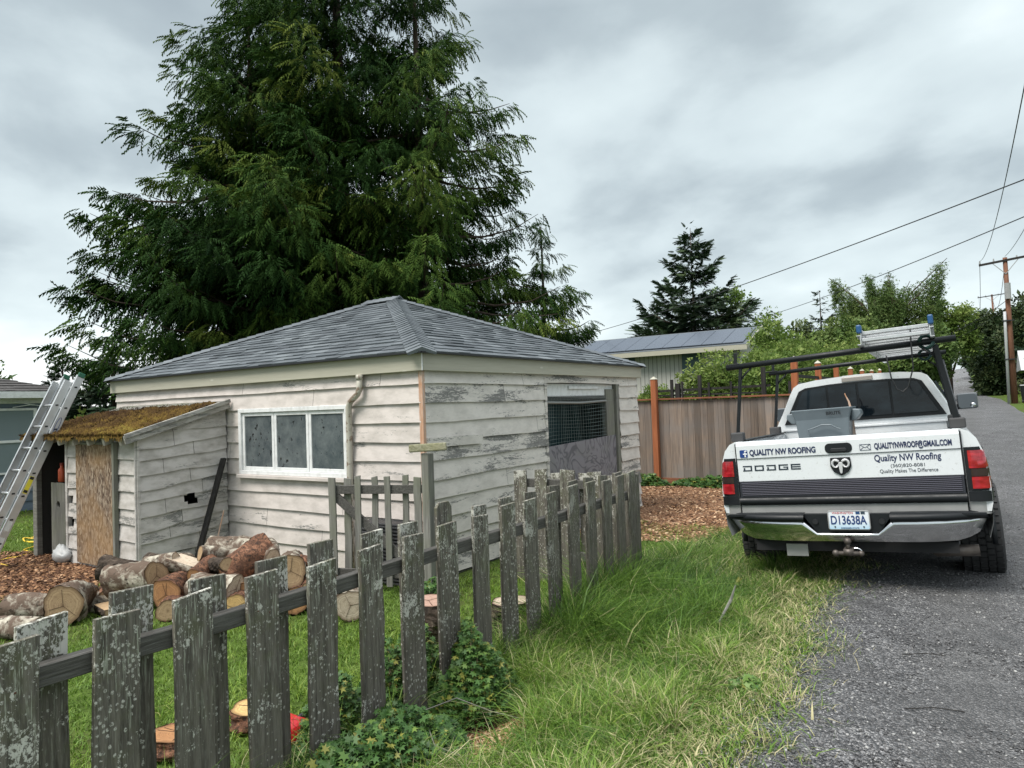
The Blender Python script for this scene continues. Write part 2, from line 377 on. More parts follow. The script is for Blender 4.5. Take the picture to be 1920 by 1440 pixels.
def flakes(name, x, y, size, tint, m, label, cat, lift=.012, thick=.25, asp=(2.2, 1.0)):
    n = len(x); z = gz(x, y)+lift
    base = np.array([[-1, -1, -1], [1, -1, -1], [1, 1, -1], [-1, 1, -1], [-1, -1, 1], [1, -1, 1], [1, 1, 1], [-1, 1, 1]], float)*.5
    F = np.array([[0, 3, 2, 1], [4, 5, 6, 7], [0, 1, 5, 4], [1, 2, 6, 5], [2, 3, 7, 6], [3, 0, 4, 7]])
    L = base[None]*np.stack([size*asp[0], size*asp[1], size*thick], 1)[:, None]
    L[:, :, :2] *= rng.uniform(.7, 1.3, (n, 8, 1))
    a = rng.uniform(0, 2*np.pi, n)[:, None]; tl = rng.uniform(-.5, .5, n)[:, None]
    X, Y_, Z_ = L[..., 0], L[..., 1], L[..., 2]
    X, Z_ = X*np.cos(tl)-Z_*np.sin(tl), X*np.sin(tl)+Z_*np.cos(tl)
    X, Y_ = X*np.cos(a)-Y_*np.sin(a), X*np.sin(a)+Y_*np.cos(a)
    V = np.stack([X+x[:, None], Y_+y[:, None], Z_+z[:, None]], -1)
    o = npmesh(name, V.reshape(-1, 3), [(np.arange(n)[:, None, None]*8+F[None]).reshape(-1, 4)], m, tint=np.repeat(tint, 8), org=(float(x.mean()), float(y.mean()), float(z.mean())))
    tag(o, label, cat, kind='stuff')
def chips():
    n = 17000; a = rng.uniform(0, 2*np.pi, n); r = np.sqrt(rng.random(n)); x = -3.9+2.9*r*np.cos(a); y = 11.1+2.85*r*np.sin(a)
    flakes('wood_chips', x, y, rng.uniform(.012, .035, n), rng.random(n)**1.2, M_chip, 'reddish brown wood chips spread in front of the tall board fence', 'wood chips')
    n = 6500; a = rng.uniform(0, 2*np.pi, n); r = np.sqrt(rng.random(n)); x = -9.6+1.95*r*np.cos(a); y = 3.55+.85*r*np.sin(a)
    flakes('wood_chips', x, y, rng.uniform(.012, .035, n), rng.random(n)**1.8*.8, M_chip, 'dark brown bark mulch in front of the shed doorway', 'wood chips')
    n = 2600; a = rng.uniform(0, 2*np.pi, n); r = np.sqrt(rng.random(n)); x = -2.32+.38*r*np.cos(a); y = 2.9+.5*r*np.sin(a)
    flakes('wood_chips', x, y, rng.uniform(.006, .016, n), .2+.8*rng.random(n), M_chip, 'pale chips and dry leaves in a bare patch by the foot of the picket fence', 'wood chips')
    n = 90000; y = 2.4+rng.random(n)**2.4*26; x = road_l(y)+rng.random(n)*(road_r(y)-road_l(y)+.1)-.08
    keep = vnoise(x, y, 1.7, 12)+.4*vnoise(x, y, 6, 13) > -.25+.5*rng.standard_normal(n)*.5; x, y = x[keep], y[keep]; n = len(x)
    s = .004+.008*rng.random(n)**3
    flakes('loose_gravel', x, y, s, rng.random(n)**1.5, M_stone, 'loose crushed grey stones lying on the gravel lane', 'gravel', lift=.021, thick=.7, asp=(1.2, 1.0))
chips()

# ================================================================== building materials
def f_paint(peel=.5, dirt=.3, stretch=(1.2, 1.2, 9), white=(.62, .60, .595), green=.0):
    def f(t, b):
        c = t.co(); g = t.map(c, scale=stretch)
        fine = t.noise(t.map(c, scale=(6, 6, 110)), 2.0, 5, .7); blot = t.noise(g, 1.3, 6, .62, .4); big = t.noise(t.map(c, loc=(3, 7, 1)), .8, 3)
        rag = t.noise(t.map(c, scale=(5, 5, 22)), 4.0, 5, .75)
        p = t.math('ADD', t.math('MULTIPLY', blot, .60), t.math('MULTIPLY', fine, .25)); p = t.math('ADD', p, t.math('MULTIPLY', t.math('SUBTRACT', rag, .5), .42)); p = t.math('ADD', p, t.math('MULTIPLY', t.math('SUBTRACT', t.attr('tint'), .5), .17)); p = t.math('ADD', p, .10)
        p = t.math('ADD', p, t.math('MULTIPLY', big, .22))
        pm = t.ramp(p, [(.785-.13*peel, 0), (.80-.13*peel, 1)])
        w = t.mix(t.ramp(fine, [(.35, .25), (.6, 0)]), white, (.42, .39, .37))
        d = t.noise(t.map(c, scale=(2.5, 2.5, 5), loc=(1, 2, 3)), 1.7, 6, .6)
        w = t.mix(t.math('MULTIPLY', t.ramp(d, [(.42, 0), (.75, 1)]), dirt), w, (.27, .25, .22))
        if green: w = t.mix(t.math('MULTIPLY', t.ramp(big, [(.45, 0), (.6, 1)]), green), w, (.28, .29, .2))
        wood = t.mix(t.ramp(fine, [(.35, 0), (.6, 1)]), (.10, .098, .092), (.27, .265, .25))
        t.put(b.inputs['Base Color'], t.mix(pm, w, wood)); t.put(b.inputs['Roughness'], .65)
        t.put(b.inputs['Normal'], t.bump(t.math('ADD', t.math('MULTIPLY', pm, -.6), fine), .35, .006))
    return f
M_side_l = mat('faded_paint', f_paint(.10, .55, white=(.62, .565, .53)), spec=.25)
M_side_r = mat('peeling_paint', f_paint(.78, .38, white=(.68, .64, .585)), spec=.25)
M_side_s = mat('shed_paint', f_paint(.60, .85, (1.3, 1.3, 8), (.56, .53, .505)), spec=.2)
def f_trim(t, b):
    c = t.co(); n = t.noise(t.map(c, scale=(1.5, 1.5, 26)), 2, 5, .6); k = t.voro(t.map(c, scale=(2.2, 2.2, 7)), 1.0, 'F1', 'Distance')
    col = t.mix(n, (.34, .325, .26), (.47, .455, .375)); t.put(b.inputs['Base Color'], t.mix(t.ramp(k, [(.05, .7), (.11, 0)]), col, (.6, .59, .52)))
M_trim = mat('beige_trim', f_trim, rough=.6, spec=.3)
def f_white(t, b):
    c = t.co(); n = t.noise(c, 14, 5); t.put(b.inputs['Base Color'], t.mix(t.ramp(n, [(.45, 0), (.75, .5)]), (.72, .73, .73), (.42, .42, .4)))
M_white = mat('white_wood_paint', f_white, rough=.5)
def f_shingle(t, b):
    c = t.co(); a = t.attr('tint'); n = t.noise(c, 220, 3, .7); n2 = t.noise(c, 2.5, 4)
    col = t.ramp(a, [(0, (.042, .051, .059)), (.5, (.090, .106, .118)), (1, (.165, .187, .20))])
    col = t.mix(t.ramp(n, [(.3, .35), (.65, 0)]), col, (.03, .034, .04)); col = t.mix(t.ramp(n2, [(.45, 0), (.7, .3)]), col, (.17, .19, .21))
    t.put(b.inputs['Base Color'], col); t.put(b.inputs['Roughness'], .62); t.put(b.inputs['Normal'], t.bump(n, .4, .004))
M_shingle = mat('grey_asphalt_shingle', f_shingle, spec=.45)
M_black = mat('black_edge', col=(.012, .013, .015), rough=.5)
def wood(name, c0, c1, sc=(25, 25, 1.5), rough=.8, c2=None, tintamt=0.0, knots=False):
    def f(t, b):
        c = t.co(); n = t.noise(t.map(c, scale=sc), 1.6, 6, .65, .6); col = t.mix(t.ramp(n, [(.3, 0), (.7, 1)]), c0, c1)
        if c2: col = t.mix(t.ramp(t.noise(c, 2.2, 4), [(.42, 0), (.68, .8)]), col, c2)
        if tintamt:
            a = t.attr('tint'); h = t.new('ShaderNodeHueSaturation'); t.put(h.inputs['Color'], col)
            t.put(h.inputs['Value'], t.math('ADD', t.math('MULTIPLY', a, 2*tintamt), 1-tintamt)); col = h.outputs[0]
        t.put(b.inputs['Base Color'], col); t.put(b.inputs['Normal'], t.bump(n, .5, .004))
    return mat(name, f, rough=rough, spec=.2)
M_grey = wood('weathered_grey_wood', (.10, .098, .088), (.26, .255, .235), c2=(.17, .18, .13))
M_greyh = wood('weathered_grey_wood_flat', (.10, .098, .088), (.24, .235, .215), sc=(2, 2, 30), c2=(.16, .17, .12))
M_dkwood = wood('dark_wood', (.014, .013, .012), (.045, .042, .04))
M_cedar = wood('cedar_boards', (.10, .082, .070), (.25, .195, .155), sc=(14, 14, .7), c2=(.165, .15, .14), tintamt=.34)
M_orange = wood('orange_stained_post', (.22, .075, .035), (.38, .135, .06), sc=(18, 18, 1))
M_rustw = wood('rusty_strip', (.42, .17, .06), (.62, .53, .46), sc=(8, 8, 1.6), rough=.6)
def f_osb(t, b):
    c = t.co(); v = t.voro(t.map(c, scale=(26, 26, 9), rot=(0, .5, 0)), 2.4, 'F1', 'Color'); v2 = t.noise(t.map(c, scale=(30, 30, 6), rot=(0, -.35, 0)), 3, 5, .7); bg = t.noise(c, 1.6, 3)
    g = t.math('ADD', t.math('MULTIPLY', t.sep(v)[0], .6), t.math('MULTIPLY', v2, .55))
    col = t.ramp(g, [(.25, (.065, .045, .034)), (.55, (.175, .125, .092)), (.9, (.34, .28, .215))]); col = t.mix(t.ramp(bg, [(.4, 0), (.65, .5)]), col, (.36, .22, .10))
    t.put(b.inputs['Base Color'], col); t.put(b.inputs['Normal'], t.bump(g, .5, .004))
M_osb = mat('weathered_osb', f_osb, rough=.85, spec=.15)
def f_ply(t, b):
    c = t.co(); w = t.new('ShaderNodeTexWave', wave_type='BANDS', bands_direction='Y'); t.put(w.inputs['Vector'], t.map(c, scale=(1, 1.0, .8))); w.inputs['Scale'].default_value = 2.4; w.inputs['Distortion'].default_value = 11; w.inputs['Detail'].default_value = 3; w.inputs['Detail Scale'].default_value = .9
    n = t.noise(c, 3, 4); mm = t.math('PINGPONG', t.math('MULTIPLY', t.noise(t.map(c, scale=(1, 1.0, .75)), 1.9, 2.5, .5, 1.4), 9.0), .5); col = t.mix(t.ramp(mm, [(.06, 0), (.26, 1)]), (.125, .12, .132), (.225, .215, .232)); t.put(b.inputs['Base Color'], t.mix(t.ramp(n, [(.5, 0), (.75, .4)]), col, (.17, .18, .15)))
M_ply = mat('swirled_grey_plywood', f_ply, rough=.7, spec=.2)
def f_moss(t, b):
    a = t.attr('tint'); n = t.noise(t.co(), 6, 4); n2 = t.noise(t.co(), 55, 3)
    col = t.ramp(t.math('ADD', t.math('MULTIPLY', a, .6), t.math('MULTIPLY', n, .5)), [(.25, (.030, .017, .012)), (.5, (.068, .042, .018)), (.68, (.125, .080, .022)), (.85, (.19, .155, .035)), (1, (.25, .26, .06))])
    t.put(b.inputs['Base Color'], col); t.put(b.inputs['Normal'], t.bump(n2, .8, .02))
M_moss = mat('orange_brown_moss', f_moss, rough=.95, spec=.05)
def f_pane(t, b):
    c = t.co(); n = t.noise(c, 3.0, 6, .75, .1); s = t.noise(t.map(c, scale=(1, 1, .6)), 17, 4, .6); m2 = t.noise(c, 1.1, 2)
    col = t.mix(t.ramp(n, [(.35, 0), (.7, 1)]), (.05, .064, .072), (.15, .17, .172)); x = t.sep(c)[0]
    spot = t.ramp(t.math('ADD', s, t.math('MULTIPLY', m2, .25)), [(.752, 0), (.767, 1)])
    t.put(b.inputs['Base Color'], t.mix(spot, col, (.008, .01, .011))); t.put(b.inputs['Roughness'], t.ramp(n, [(.3, .06), (.7, .3)])); b.inputs['Coat Weight'].default_value = .5
M_pane = mat('dusty_window_glass', f_pane, spec=.5)
M_gutter = mat('cream_pipe_paint', lambda t, b: t.put(b.inputs['Base Color'], t.mix(t.ramp(t.noise(t.co(), 16, 5), [(.54, 0), (.6, 1)]), (.42, .40, .34), (.20, .15, .11))), rough=.5)
M_net = mat('wire_net', col=(.16, .21, .20), rough=.45, metal=.2)
M_netroll = mat('rolled_wire', col=(.22, .23, .22), rough=.5, metal=.3)
M_teal = mat('dark_teal_tarp', lambda t, b: t.put(b.inputs['Base Color'], t.mix(t.noise(t.map(t.co(), scale=(1, 6, .6)), 3, 3), (.006, .03, .036), (.02, .085, .095))), rough=.5)
M_alu = mat('aluminium', lambda t, b: (t.put(b.inputs['Base Color'], t.mix(t.noise(t.co(), 9, 5), (.50, .51, .52), (.70, .71, .72))), t.put(b.inputs['Roughness'], t.ramp(t.noise(t.co(), 30, 4), [(.3, .3), (.7, .5)]))), metal=.75)
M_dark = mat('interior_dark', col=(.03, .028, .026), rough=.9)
M_dirtw = mat('inner_boards', col=(.09, .08, .07), rough=.9)

# ================================================================== lap siding
def siding(mb, A, B, zlines, nrm, openings=(), step=.22, seed=0, sag=0.0, lip=.030, top=lambda u: 9.0, jog=0.0, tilt=0.0):
    """zlines: descending z of course edges; openings: (u0,u1,z0,z1) along AB in metres"""
    A = np.array(A, float); B = np.array(B, float); L = float(np.hypot(*(B-A))); d = (B-A)/L; r = np.random.default_rng(seed); nrm = np.array(nrm, float)
    for k in range(len(zlines)-1):
        zt, zb = zlines[k], zlines[k+1]; H = zt-zb
        zs = sorted({zb, zt} | {z for o in openings for z in (o[2], o[3]) if zb < z < zt})
        butts = sorted(r.uniform(.3, L-.3, 2)) if L > 2 else (list(r.uniform(.3, L-.3, 1)) if L > .8 else [])
        us = set(np.arange(0, L, step)) | {L}
        for o in openings: us |= {o[0], o[1]}
        for bb in butts: us |= {bb, bb+.005}
        us = sorted(u for u in us if 0 <= u <= L)
        def we(u, e): ph = seed*1.3+e*2.17; return 0 if e == 0 else sag*.5*(math.sin(u*2.3+ph)+.5*math.sin(u*5.1+2*ph)+.35*math.sin(u*11+3*ph))
        wob = lambda u, z: we(u, k)*(z-zb)/H+we(u, k+1)*(zt-z)/H
        bump_ = [float(r.normal(0, .0025)) for _ in range(3)]
        tns = [float(r.random()) for _ in range(4)]
        for j in range(len(us)-1):
            u0, u1 = us[j], us[j+1]
            if u1-u0 < 1e-4: continue
            um = (u0+u1)/2; tn = tns[sum(um > bb for bb in butts)]
            if any(bb < um < bb+.005 for bb in butts): continue
            for z0, z1 in zip(zs[:-1], zs[1:]):
                zm = (z0+z1)/2
                if any(o[0] < um < o[1] and o[2] < zm < o[3] for o in openings): continue
                def P(u, z):
                    f = (zt-z)/H; off = .004+(lip-.004)*f+jog*f*math.sin(u*3+seed+k)*.5
                    zz = z+wob(u, z)+tilt*u; zz = min(zz, top(u)); q = A+d*u+nrm*off; return (q[0], q[1], zz)
                p = [P(u0, z0), P(u1, z0), P(u1, z1), P(u0, z1)]
                if max(p[2][2]-p[1][2], p[3][2]-p[0][2]) < .003: continue
                vs = p; fs = [(0, 1, 2, 3)]
                if z0 == zb:
                    q0 = A+d*u0+nrm*0.0; q1 = A+d*u1+nrm*0.0; vs = p+[(q0[0], q0[1], p[0][2]+.001), (q1[0], q1[1], p[1][2]+.001)]; fs = [(0, 1, 2, 3), (0, 4, 5, 1)]
                mb.add(vs, fs, 0, tn)
    return mb

def shingle_plane(mb, A, B, C, D, expo=.145, seed=0):
    """eave A->B, top D->C (A below D)."""
    A, B, C, D = [Vector(v) for v in (A, B, C, D)]; r = random.Random(seed)
    n = (B-A).cross(D-A).normalized()
    if n.z < 0: n = -n
    e = (B-A).normalized(); up = n.cross(e).normalized(); up = up if up.z > 0 else -up
    S = (D-A).dot(up); rows = int(S/expo)+1
    mb.add([A, B, C, D], [(0, 1, 2, 3)] if (C-D).length > .01 else [(0, 1, 2)], 0, .3)
    for i in range(rows):
        s0 = i*expo; s1 = min(S, s0+expo*1.02)
        if s1-s0 < .02: break
        def ends(s):
            t = s/S; return A.lerp(D, t), B.lerp(C, t)
        l0, r0 = ends(s0); l1, r1 = ends(s1); W0 = (r0-l0).length; u = -r.random()*.2
        while u < W0:
            w = r.uniform(.13, .33); a = max(0, u); b = min(W0, u+w-.006); u += w
            if b-a < .02: continue
            th = .013+r.choice((0, 0, .007))+r.uniform(0, .0015); tt = min(1, max(0, .5+r.gauss(0, .23)))
            p0 = l0+e*a; p1 = l0+e*b
            def cl(p):
                x = (p-A).dot(e); lo = (l1-A).dot(e); hi = (r1-A).dot(e); return p+e*(min(hi, max(lo, x))-x)
            q0 = cl(p0+up*(s1-s0)); q1 = cl(p1+up*(s1-s0))
            mb.add([p0+n*th, p1+n*th, q1+n*.0035, q0+n*.0035, p0, p1, q1, q0], [(0, 1, 2, 3), (4, 0, 3, 7), (4, 5, 1, 0), (5, 6, 2, 1)], 0, tt)
    return mb
def hip_caps(mb, P0, P1, nl, nr, expo=.14, w=.15, seed=0):
    P0, P1 = Vector(P0), Vector(P1); d = (P1-P0); L = d.length; d.normalize(); r = random.Random(seed); nl = Vector(nl).normalized(); nr = Vector(nr).normalized()
    a = d.cross(nl).normalized(); b = d.cross(nr).normalized(); mid = (nl+nr).normalized()
    if a.dot(nr) > 0: a = -a
    if b.dot(nl) > 0: b = -b
    s = 0
    while s < L:
        p = P0+d*s; q = P0+d*min(L, s+expo*1.6); t = min(1, max(0, .58+r.gauss(0, .15))); h0 = .034; h1 = .016
        mb.add([p+a*w+nl*h0*.75, p+mid*(h0+.012), p+b*w+nr*h0*.75, q+a*w+nl*h1, q+mid*(h1+.012), q+b*w+nr*h1, p+a*w, p, p+b*w], [(0, 1, 4, 3), (1, 2, 5, 4), (6, 7, 1, 0), (7, 8, 2, 1)], 0, t); s += expo
    return mb

# ================================================================== the garage
GX0, GX1, GY0, GY1 = -10.68, -4.68, 5.40, 10.83
def garage():
    g = empty('garage', ((GX0+GX1)/2, (GY0+GY1)/2, -.2), 'square hip-roofed garage with peeling white lap siding and new grey shingles', 'garage')
    zl = [1.99]+[1.855-.2*k for k in range(11)]
    # front (left) facade, along -x ; window and shed behind
    m = MB(); wu0, wu1 = -7.69-GX0, -5.73-GX0
    siding(m, (GX0, GY0), (GX1, GY0), zl, (0, -1), [(wu0, wu1, .86, 1.67)], seed=1, sag=.006, jog=.006)
    siding(m, (GX0, GY0), (GX0, GY1), zl, (-1, 0), [], seed=3, sag=.004)
    siding(m, (GX0, GY1), (GX1, GY1), zl, (0, 1), [], seed=4, sag=.004)
    m.build('wall', M_side_l, g)
    m = MB(); siding(m, (GX1, GY0), (GX1, GY1), zl, (1, 0), [(7.86-GY0, 10.10-GY0, -.5, 1.88)], seed=8, sag=.009, jog=.008)
    # a loose board end near the gate post
    m.beam((GX1+.035, 5.42, 1.245), (GX1+.05, 6.35, 1.235), .10, .018, up=(1, 0, 0))
    m.build('wall', M_side_r, g)['label'] = 'badly peeling wall facing the road'
    m = MB()   # inner skin
    m.b2(GX0+.02, GX1-.02, GY1-.05, GY1-.03, -.2, 2.1); m.b2(GX0+.03, GX0+.05, GY0+.03, GY1-.06, -.2, 2.1); m.b2(GX0+.06, -7.7, GY0+.02, GY0+.04, -.2, 2.1)
    m.b2(-5.72, GX1-.02, GY0+.02, GY0+.04, -.2, 2.1); m.b2(-7.69, -5.73, GY0+.02, GY0+.04, -.2, .86); m.b2(-7.69, -5.73, GY0+.02, GY0+.04, 1.67, 2.1)
    m.b2(GX1-.05, GX1-.03, GY0+.05, 7.84, -.2, 2.1); m.b2(GX1-.05, GX1-.03, 10.12, GY1-.06, -.2, 2.1)
    m.build('inner_wall', M_dirtw, g)
    m = MB(); m.b2(GX0, GX1, GY0, GY1, -.22, -.165); m.build('floor_slab', mat('concrete', col=(.2, .2, .19), rough=.9), g)
    # fascia
    fx0, fx1, fy0, fy1 = -10.75, -4.61, 5.33, 10.90; zt, zb = 2.165, 1.985
    for nm, bx in (('f', (fx0, fx1, fy0, fy0+.025)), ('r', (fx1-.025, fx1, fy0+.027, fy1-.027)), ('b', (fx0, fx1, fy1-.025, fy1)), ('l', (fx0, fx0+.025, fy0+.027, fy1-.027))):
        q = MB(); q.b2(bx[0], bx[1], bx[2], bx[3], zb, zt); q.build('fascia', M_trim, g, bevel=.003)
    q = MB(); q.b2(fx1-.004, fx1+.003, fy0-.003, fy0+.006, zb, zt); q.b2(fx0+.025, fx1-.025, fy0+.025, GY0+.02, 1.992, 2.0); q.b2(GX1-.02, fx1-.025, GY0+.02, fy1-.025, 1.992, 2.0); q.build('soffit', M_white, g)
    # roof
    ex0, ex1, ey0, ey1, ze = fx0-.03, fx1+.03, fy0-.03, fy1+.03, 2.175; R0 = (-8.02, 8.11, 3.33); R1 = (-7.53, 8.11, 3.33)
    a, b, c, d = (ex0, ey0, ze), (ex1, ey0, ze), (ex1, ey1, ze), (ex0, ey1, ze)
    rf = MB(); shingle_plane(rf, a, b, R1, R0, seed=1); shingle_plane(rf, b, c, R1, R1, seed=2); shingle_plane(rf, c, d, R0, R1, seed=3); shingle_plane(rf, d, a, R0, R0, seed=4)
    roof = rf.build('roof', M_shingle, g, recalc=False)
    def nn(p, q, r):
        v = (Vector(q)-Vector(p)).cross(Vector(r)-Vector(p)).normalized(); return v if v.z > 0 else -v
    nf, nr, nb, nl = nn(a, b, R1), nn(b, c, R1), nn(c, d, R0), nn(d, a, R0)
    for P0, P1, n1, n2, s in ((b, R1, nf, nr, 1), (c, R1, nb, nr, 2), (a, R0, nf, nl, 3), (d, R0, nb, nl, 4)):
        q = MB(); hip_caps(q, P0, P1, n1, n2, seed=s); q.build('hip_cap', M_shingle, roof, recalc=False)
    q = MB(); hip_caps(q, (R0[0]-.12, R0[1], R0[2]+.012), (R1[0]+.1, R1[1], R1[2]+.02), nf, nb, seed=9, w=.17); q.build('ridge_cap', M_shingle, roof, recalc=False)
    q = MB()
    for p0, p1 in ((a, b), (b, c), (c, d), (d, a)): q.beam((p0[0], p0[1], ze-.007), (p1[0], p1[1], ze-.007), .05, .016)
    q.build('drip_edge', M_black, roof)
    # corner strip with rust
    q = MB(); q.b2(GX1+.0, GX1+.030, GY0-.030, GY0+.012, .3, 1.985); q.b2(GX1-.02, GX1+.002, GY0-.031, GY0-.024, .3, 1.984)
    q.build('corner_strip', M_rustw, g, bevel=.002)
    # window
    wx0, wx1, wz0, wz1 = -7.69, -5.73, .86, 1.67; y0 = GY0-.045
    w = MB(); t_ = .055
    w.b2(wx0, wx1, y0, GY0+.03, wz1-.05, wz1); w.b2(wx0, wx1, y0, GY0+.03, wz0, wz0+.05); w.b2(wx0, wx0+t_, y0, GY0+.03, wz0+.05, wz1-.05); w.b2(wx1-t_, wx1, y0, GY0+.03, wz0+.05, wz1-.05)
    win = w.build('window', M_white, g, bevel=.004)
    xs = [wx0+t_, wx0+t_+.615, wx0+t_+1.235, wx1-t_]
    for i in range(3):
        s = MB(); u0, u1 = xs[i]+(.003 if i else .002), xs[i+1]-.003; za, zc = wz0+.052, wz1-.052; yy0, yy1 = GY0-.022, GY0+.012; f = .042
        s.b2(u0, u1, yy0, yy1, zc-f, zc); s.b2(u0, u1, yy0, yy1, za, za+f); s.b2(u0, u0+f, yy0, yy1, za+f, zc-f); s.b2(u1-f, u1, yy0, yy1, za+f, zc-f)
        sash = s.build('sash', M_white, win, bevel=.003)
        p = MB(); p.b2(u0+f, u1-f, GY0-.008, GY0-.003, za+f, zc-f); p.build('pane', M_pane, win)
    s = MB(); s.b2(wx0-.02, wx1+.02, GY0-.075, GY0+.0, wz0-.045, wz0-.002); s.build('window_sill', M_side_l, win, bevel=.004)
    # down pipe
    q = MB(); q.tube([(-5.50, GY0-.07, 1.975), (-5.50, GY0-.075, 1.83), (-5.53, GY0-.08, 1.775), (-5.64, GY0-.08, 1.70), (-5.675, GY0-.075, 1.64), (-5.68, GY0-.07, 1.3), (-5.70, GY0-.07, .3), (-5.70, GY0-.07, -.12)], .034, 10); q.tube([(-5.50, GY0-.07, 1.985), (-5.50, GY0-.072, 1.93)], .04, 10)
    q.build('downpipe', M_gutter, g, smooth=True)
    # doorway of the road side
    q = MB(); q.b2(GX1-.08, GX1+.028, 7.80, 7.858, -.2, 1.90); q.b2(GX1-.08, GX1+.026, 7.80, 10.2, 1.885, 1.945); q.build('door_frame', M_side_r, g, bevel=.003)
    q = MB(); q.b2(GX1-.09, GX1+.020, 10.0, 10.10, -.2, 1.88); q.b2(GX1-.10, GX1-.02, 9.72, 9.99, -.2, 1.80); q.build('door_jamb', M_grey, g, bevel=.003)
    q = MB(); q.b2(GX1-.075, GX1-.05, 7.86, 10.0, 1.70, 1.875); q.b2(GX1-.05, GX1-.02, 8.55, 9.45, 1.80, 1.845); q.build('header_board', M_white, g, bevel=.003)
    q = MB(); q.prism([(7.86, -.2), (10.0, -.2), (10.0, 1.085), (7.86, 1.03)], GX1-.035, GX1-.015, 'x'); q.build('plywood_panel', M_ply, g)
    # net
    q = MB()
    for i in range(34):
        y = 7.88+i*.063; q.beam((GX1-.052+.01*math.sin(i), y, 1.02), (GX1-.052+.01*math.sin(i+1), y+.035*math.sin(i*.31), 1.66), .0035, .0035, up=(1, 0, 0))
    for i in range(13):
        z = 1.06+i*.05; q.tube([(GX1-.05+.012*math.sin(k*.9+i), 7.88+k*.265, z+.012*math.sin(k*.7+i*.3)) for k in range(9)], .0022, 4)
    q.build('wire_net', M_net, g)
    q = MB()
    for i in range(52):
        y = 7.88+i*.04; q.tube([(GX1-.05, y, 1.60), (GX1-.02, y+.01, 1.655), (GX1-.04, y+.012, 1.71), (GX1-.07, y, 1.655)], .0035, 4)
    q.tube([(GX1-.04, 7.87, 1.62), (GX1-.035, 8.9, 1.60), (GX1-.04, 9.98, 1.625)], .02, 7); q.tube([(GX1-.04, 7.87, 1.70), (GX1-.035, 8.9, 1.685), (GX1-.04, 9.98, 1.675)], .006, 5)
    q.build('rolled_net', M_netroll, g)
garage()
def in_garage():
    t = empty('hanging_tarp', (-5.6, 9, 0), 'dark teal tarp hanging inside the garage doorway', 'tarp')
    V = []; n = 40
    m = MB(); m.loft([[(-5.5+.05*math.sin(k*.8)+.02*math.sin(k*2.1), 7.2+k*.09, z) for k in range(n)] for z in (.3, .8, 1.3, 1.9)]); m.build('cloth', M_teal, t, smooth=True)
    s = empty('step_ladder', (-5.0, 8.1, -.165), 'white step ladder standing inside the garage doorway', 'step ladder')
    for sg in (0, 1):
        q = MB(); y = 7.98+.36*sg; q.beam((-4.86, y+(.03 if sg else -.03), -.165), (-5.08, y, 1.55), .05, .025); q.build('side_rail', M_white, s, bevel=.002)
    for k in range(5):
        z = .1+.29*k; x = -4.86-.22*(z+.165)/1.7
        q = MB(); q.b2(x-.05, x+.05, 7.98, 8.34, z, z+.025); q.build('step', M_white, s, bevel=.002)
    q = MB(); q.b2(-5.24, -5.0, 7.96, 8.36, 1.55, 1.58); q.build('top_cap', mat('green_cap', col=(.10, .22, .18), rough=.5), s, bevel=.004)
in_garage()

M_barge = mat('weathered_barge_paint', f_paint(1.2, .9, (14, 1.2, 12), (.42, .41, .38)), spec=.2)
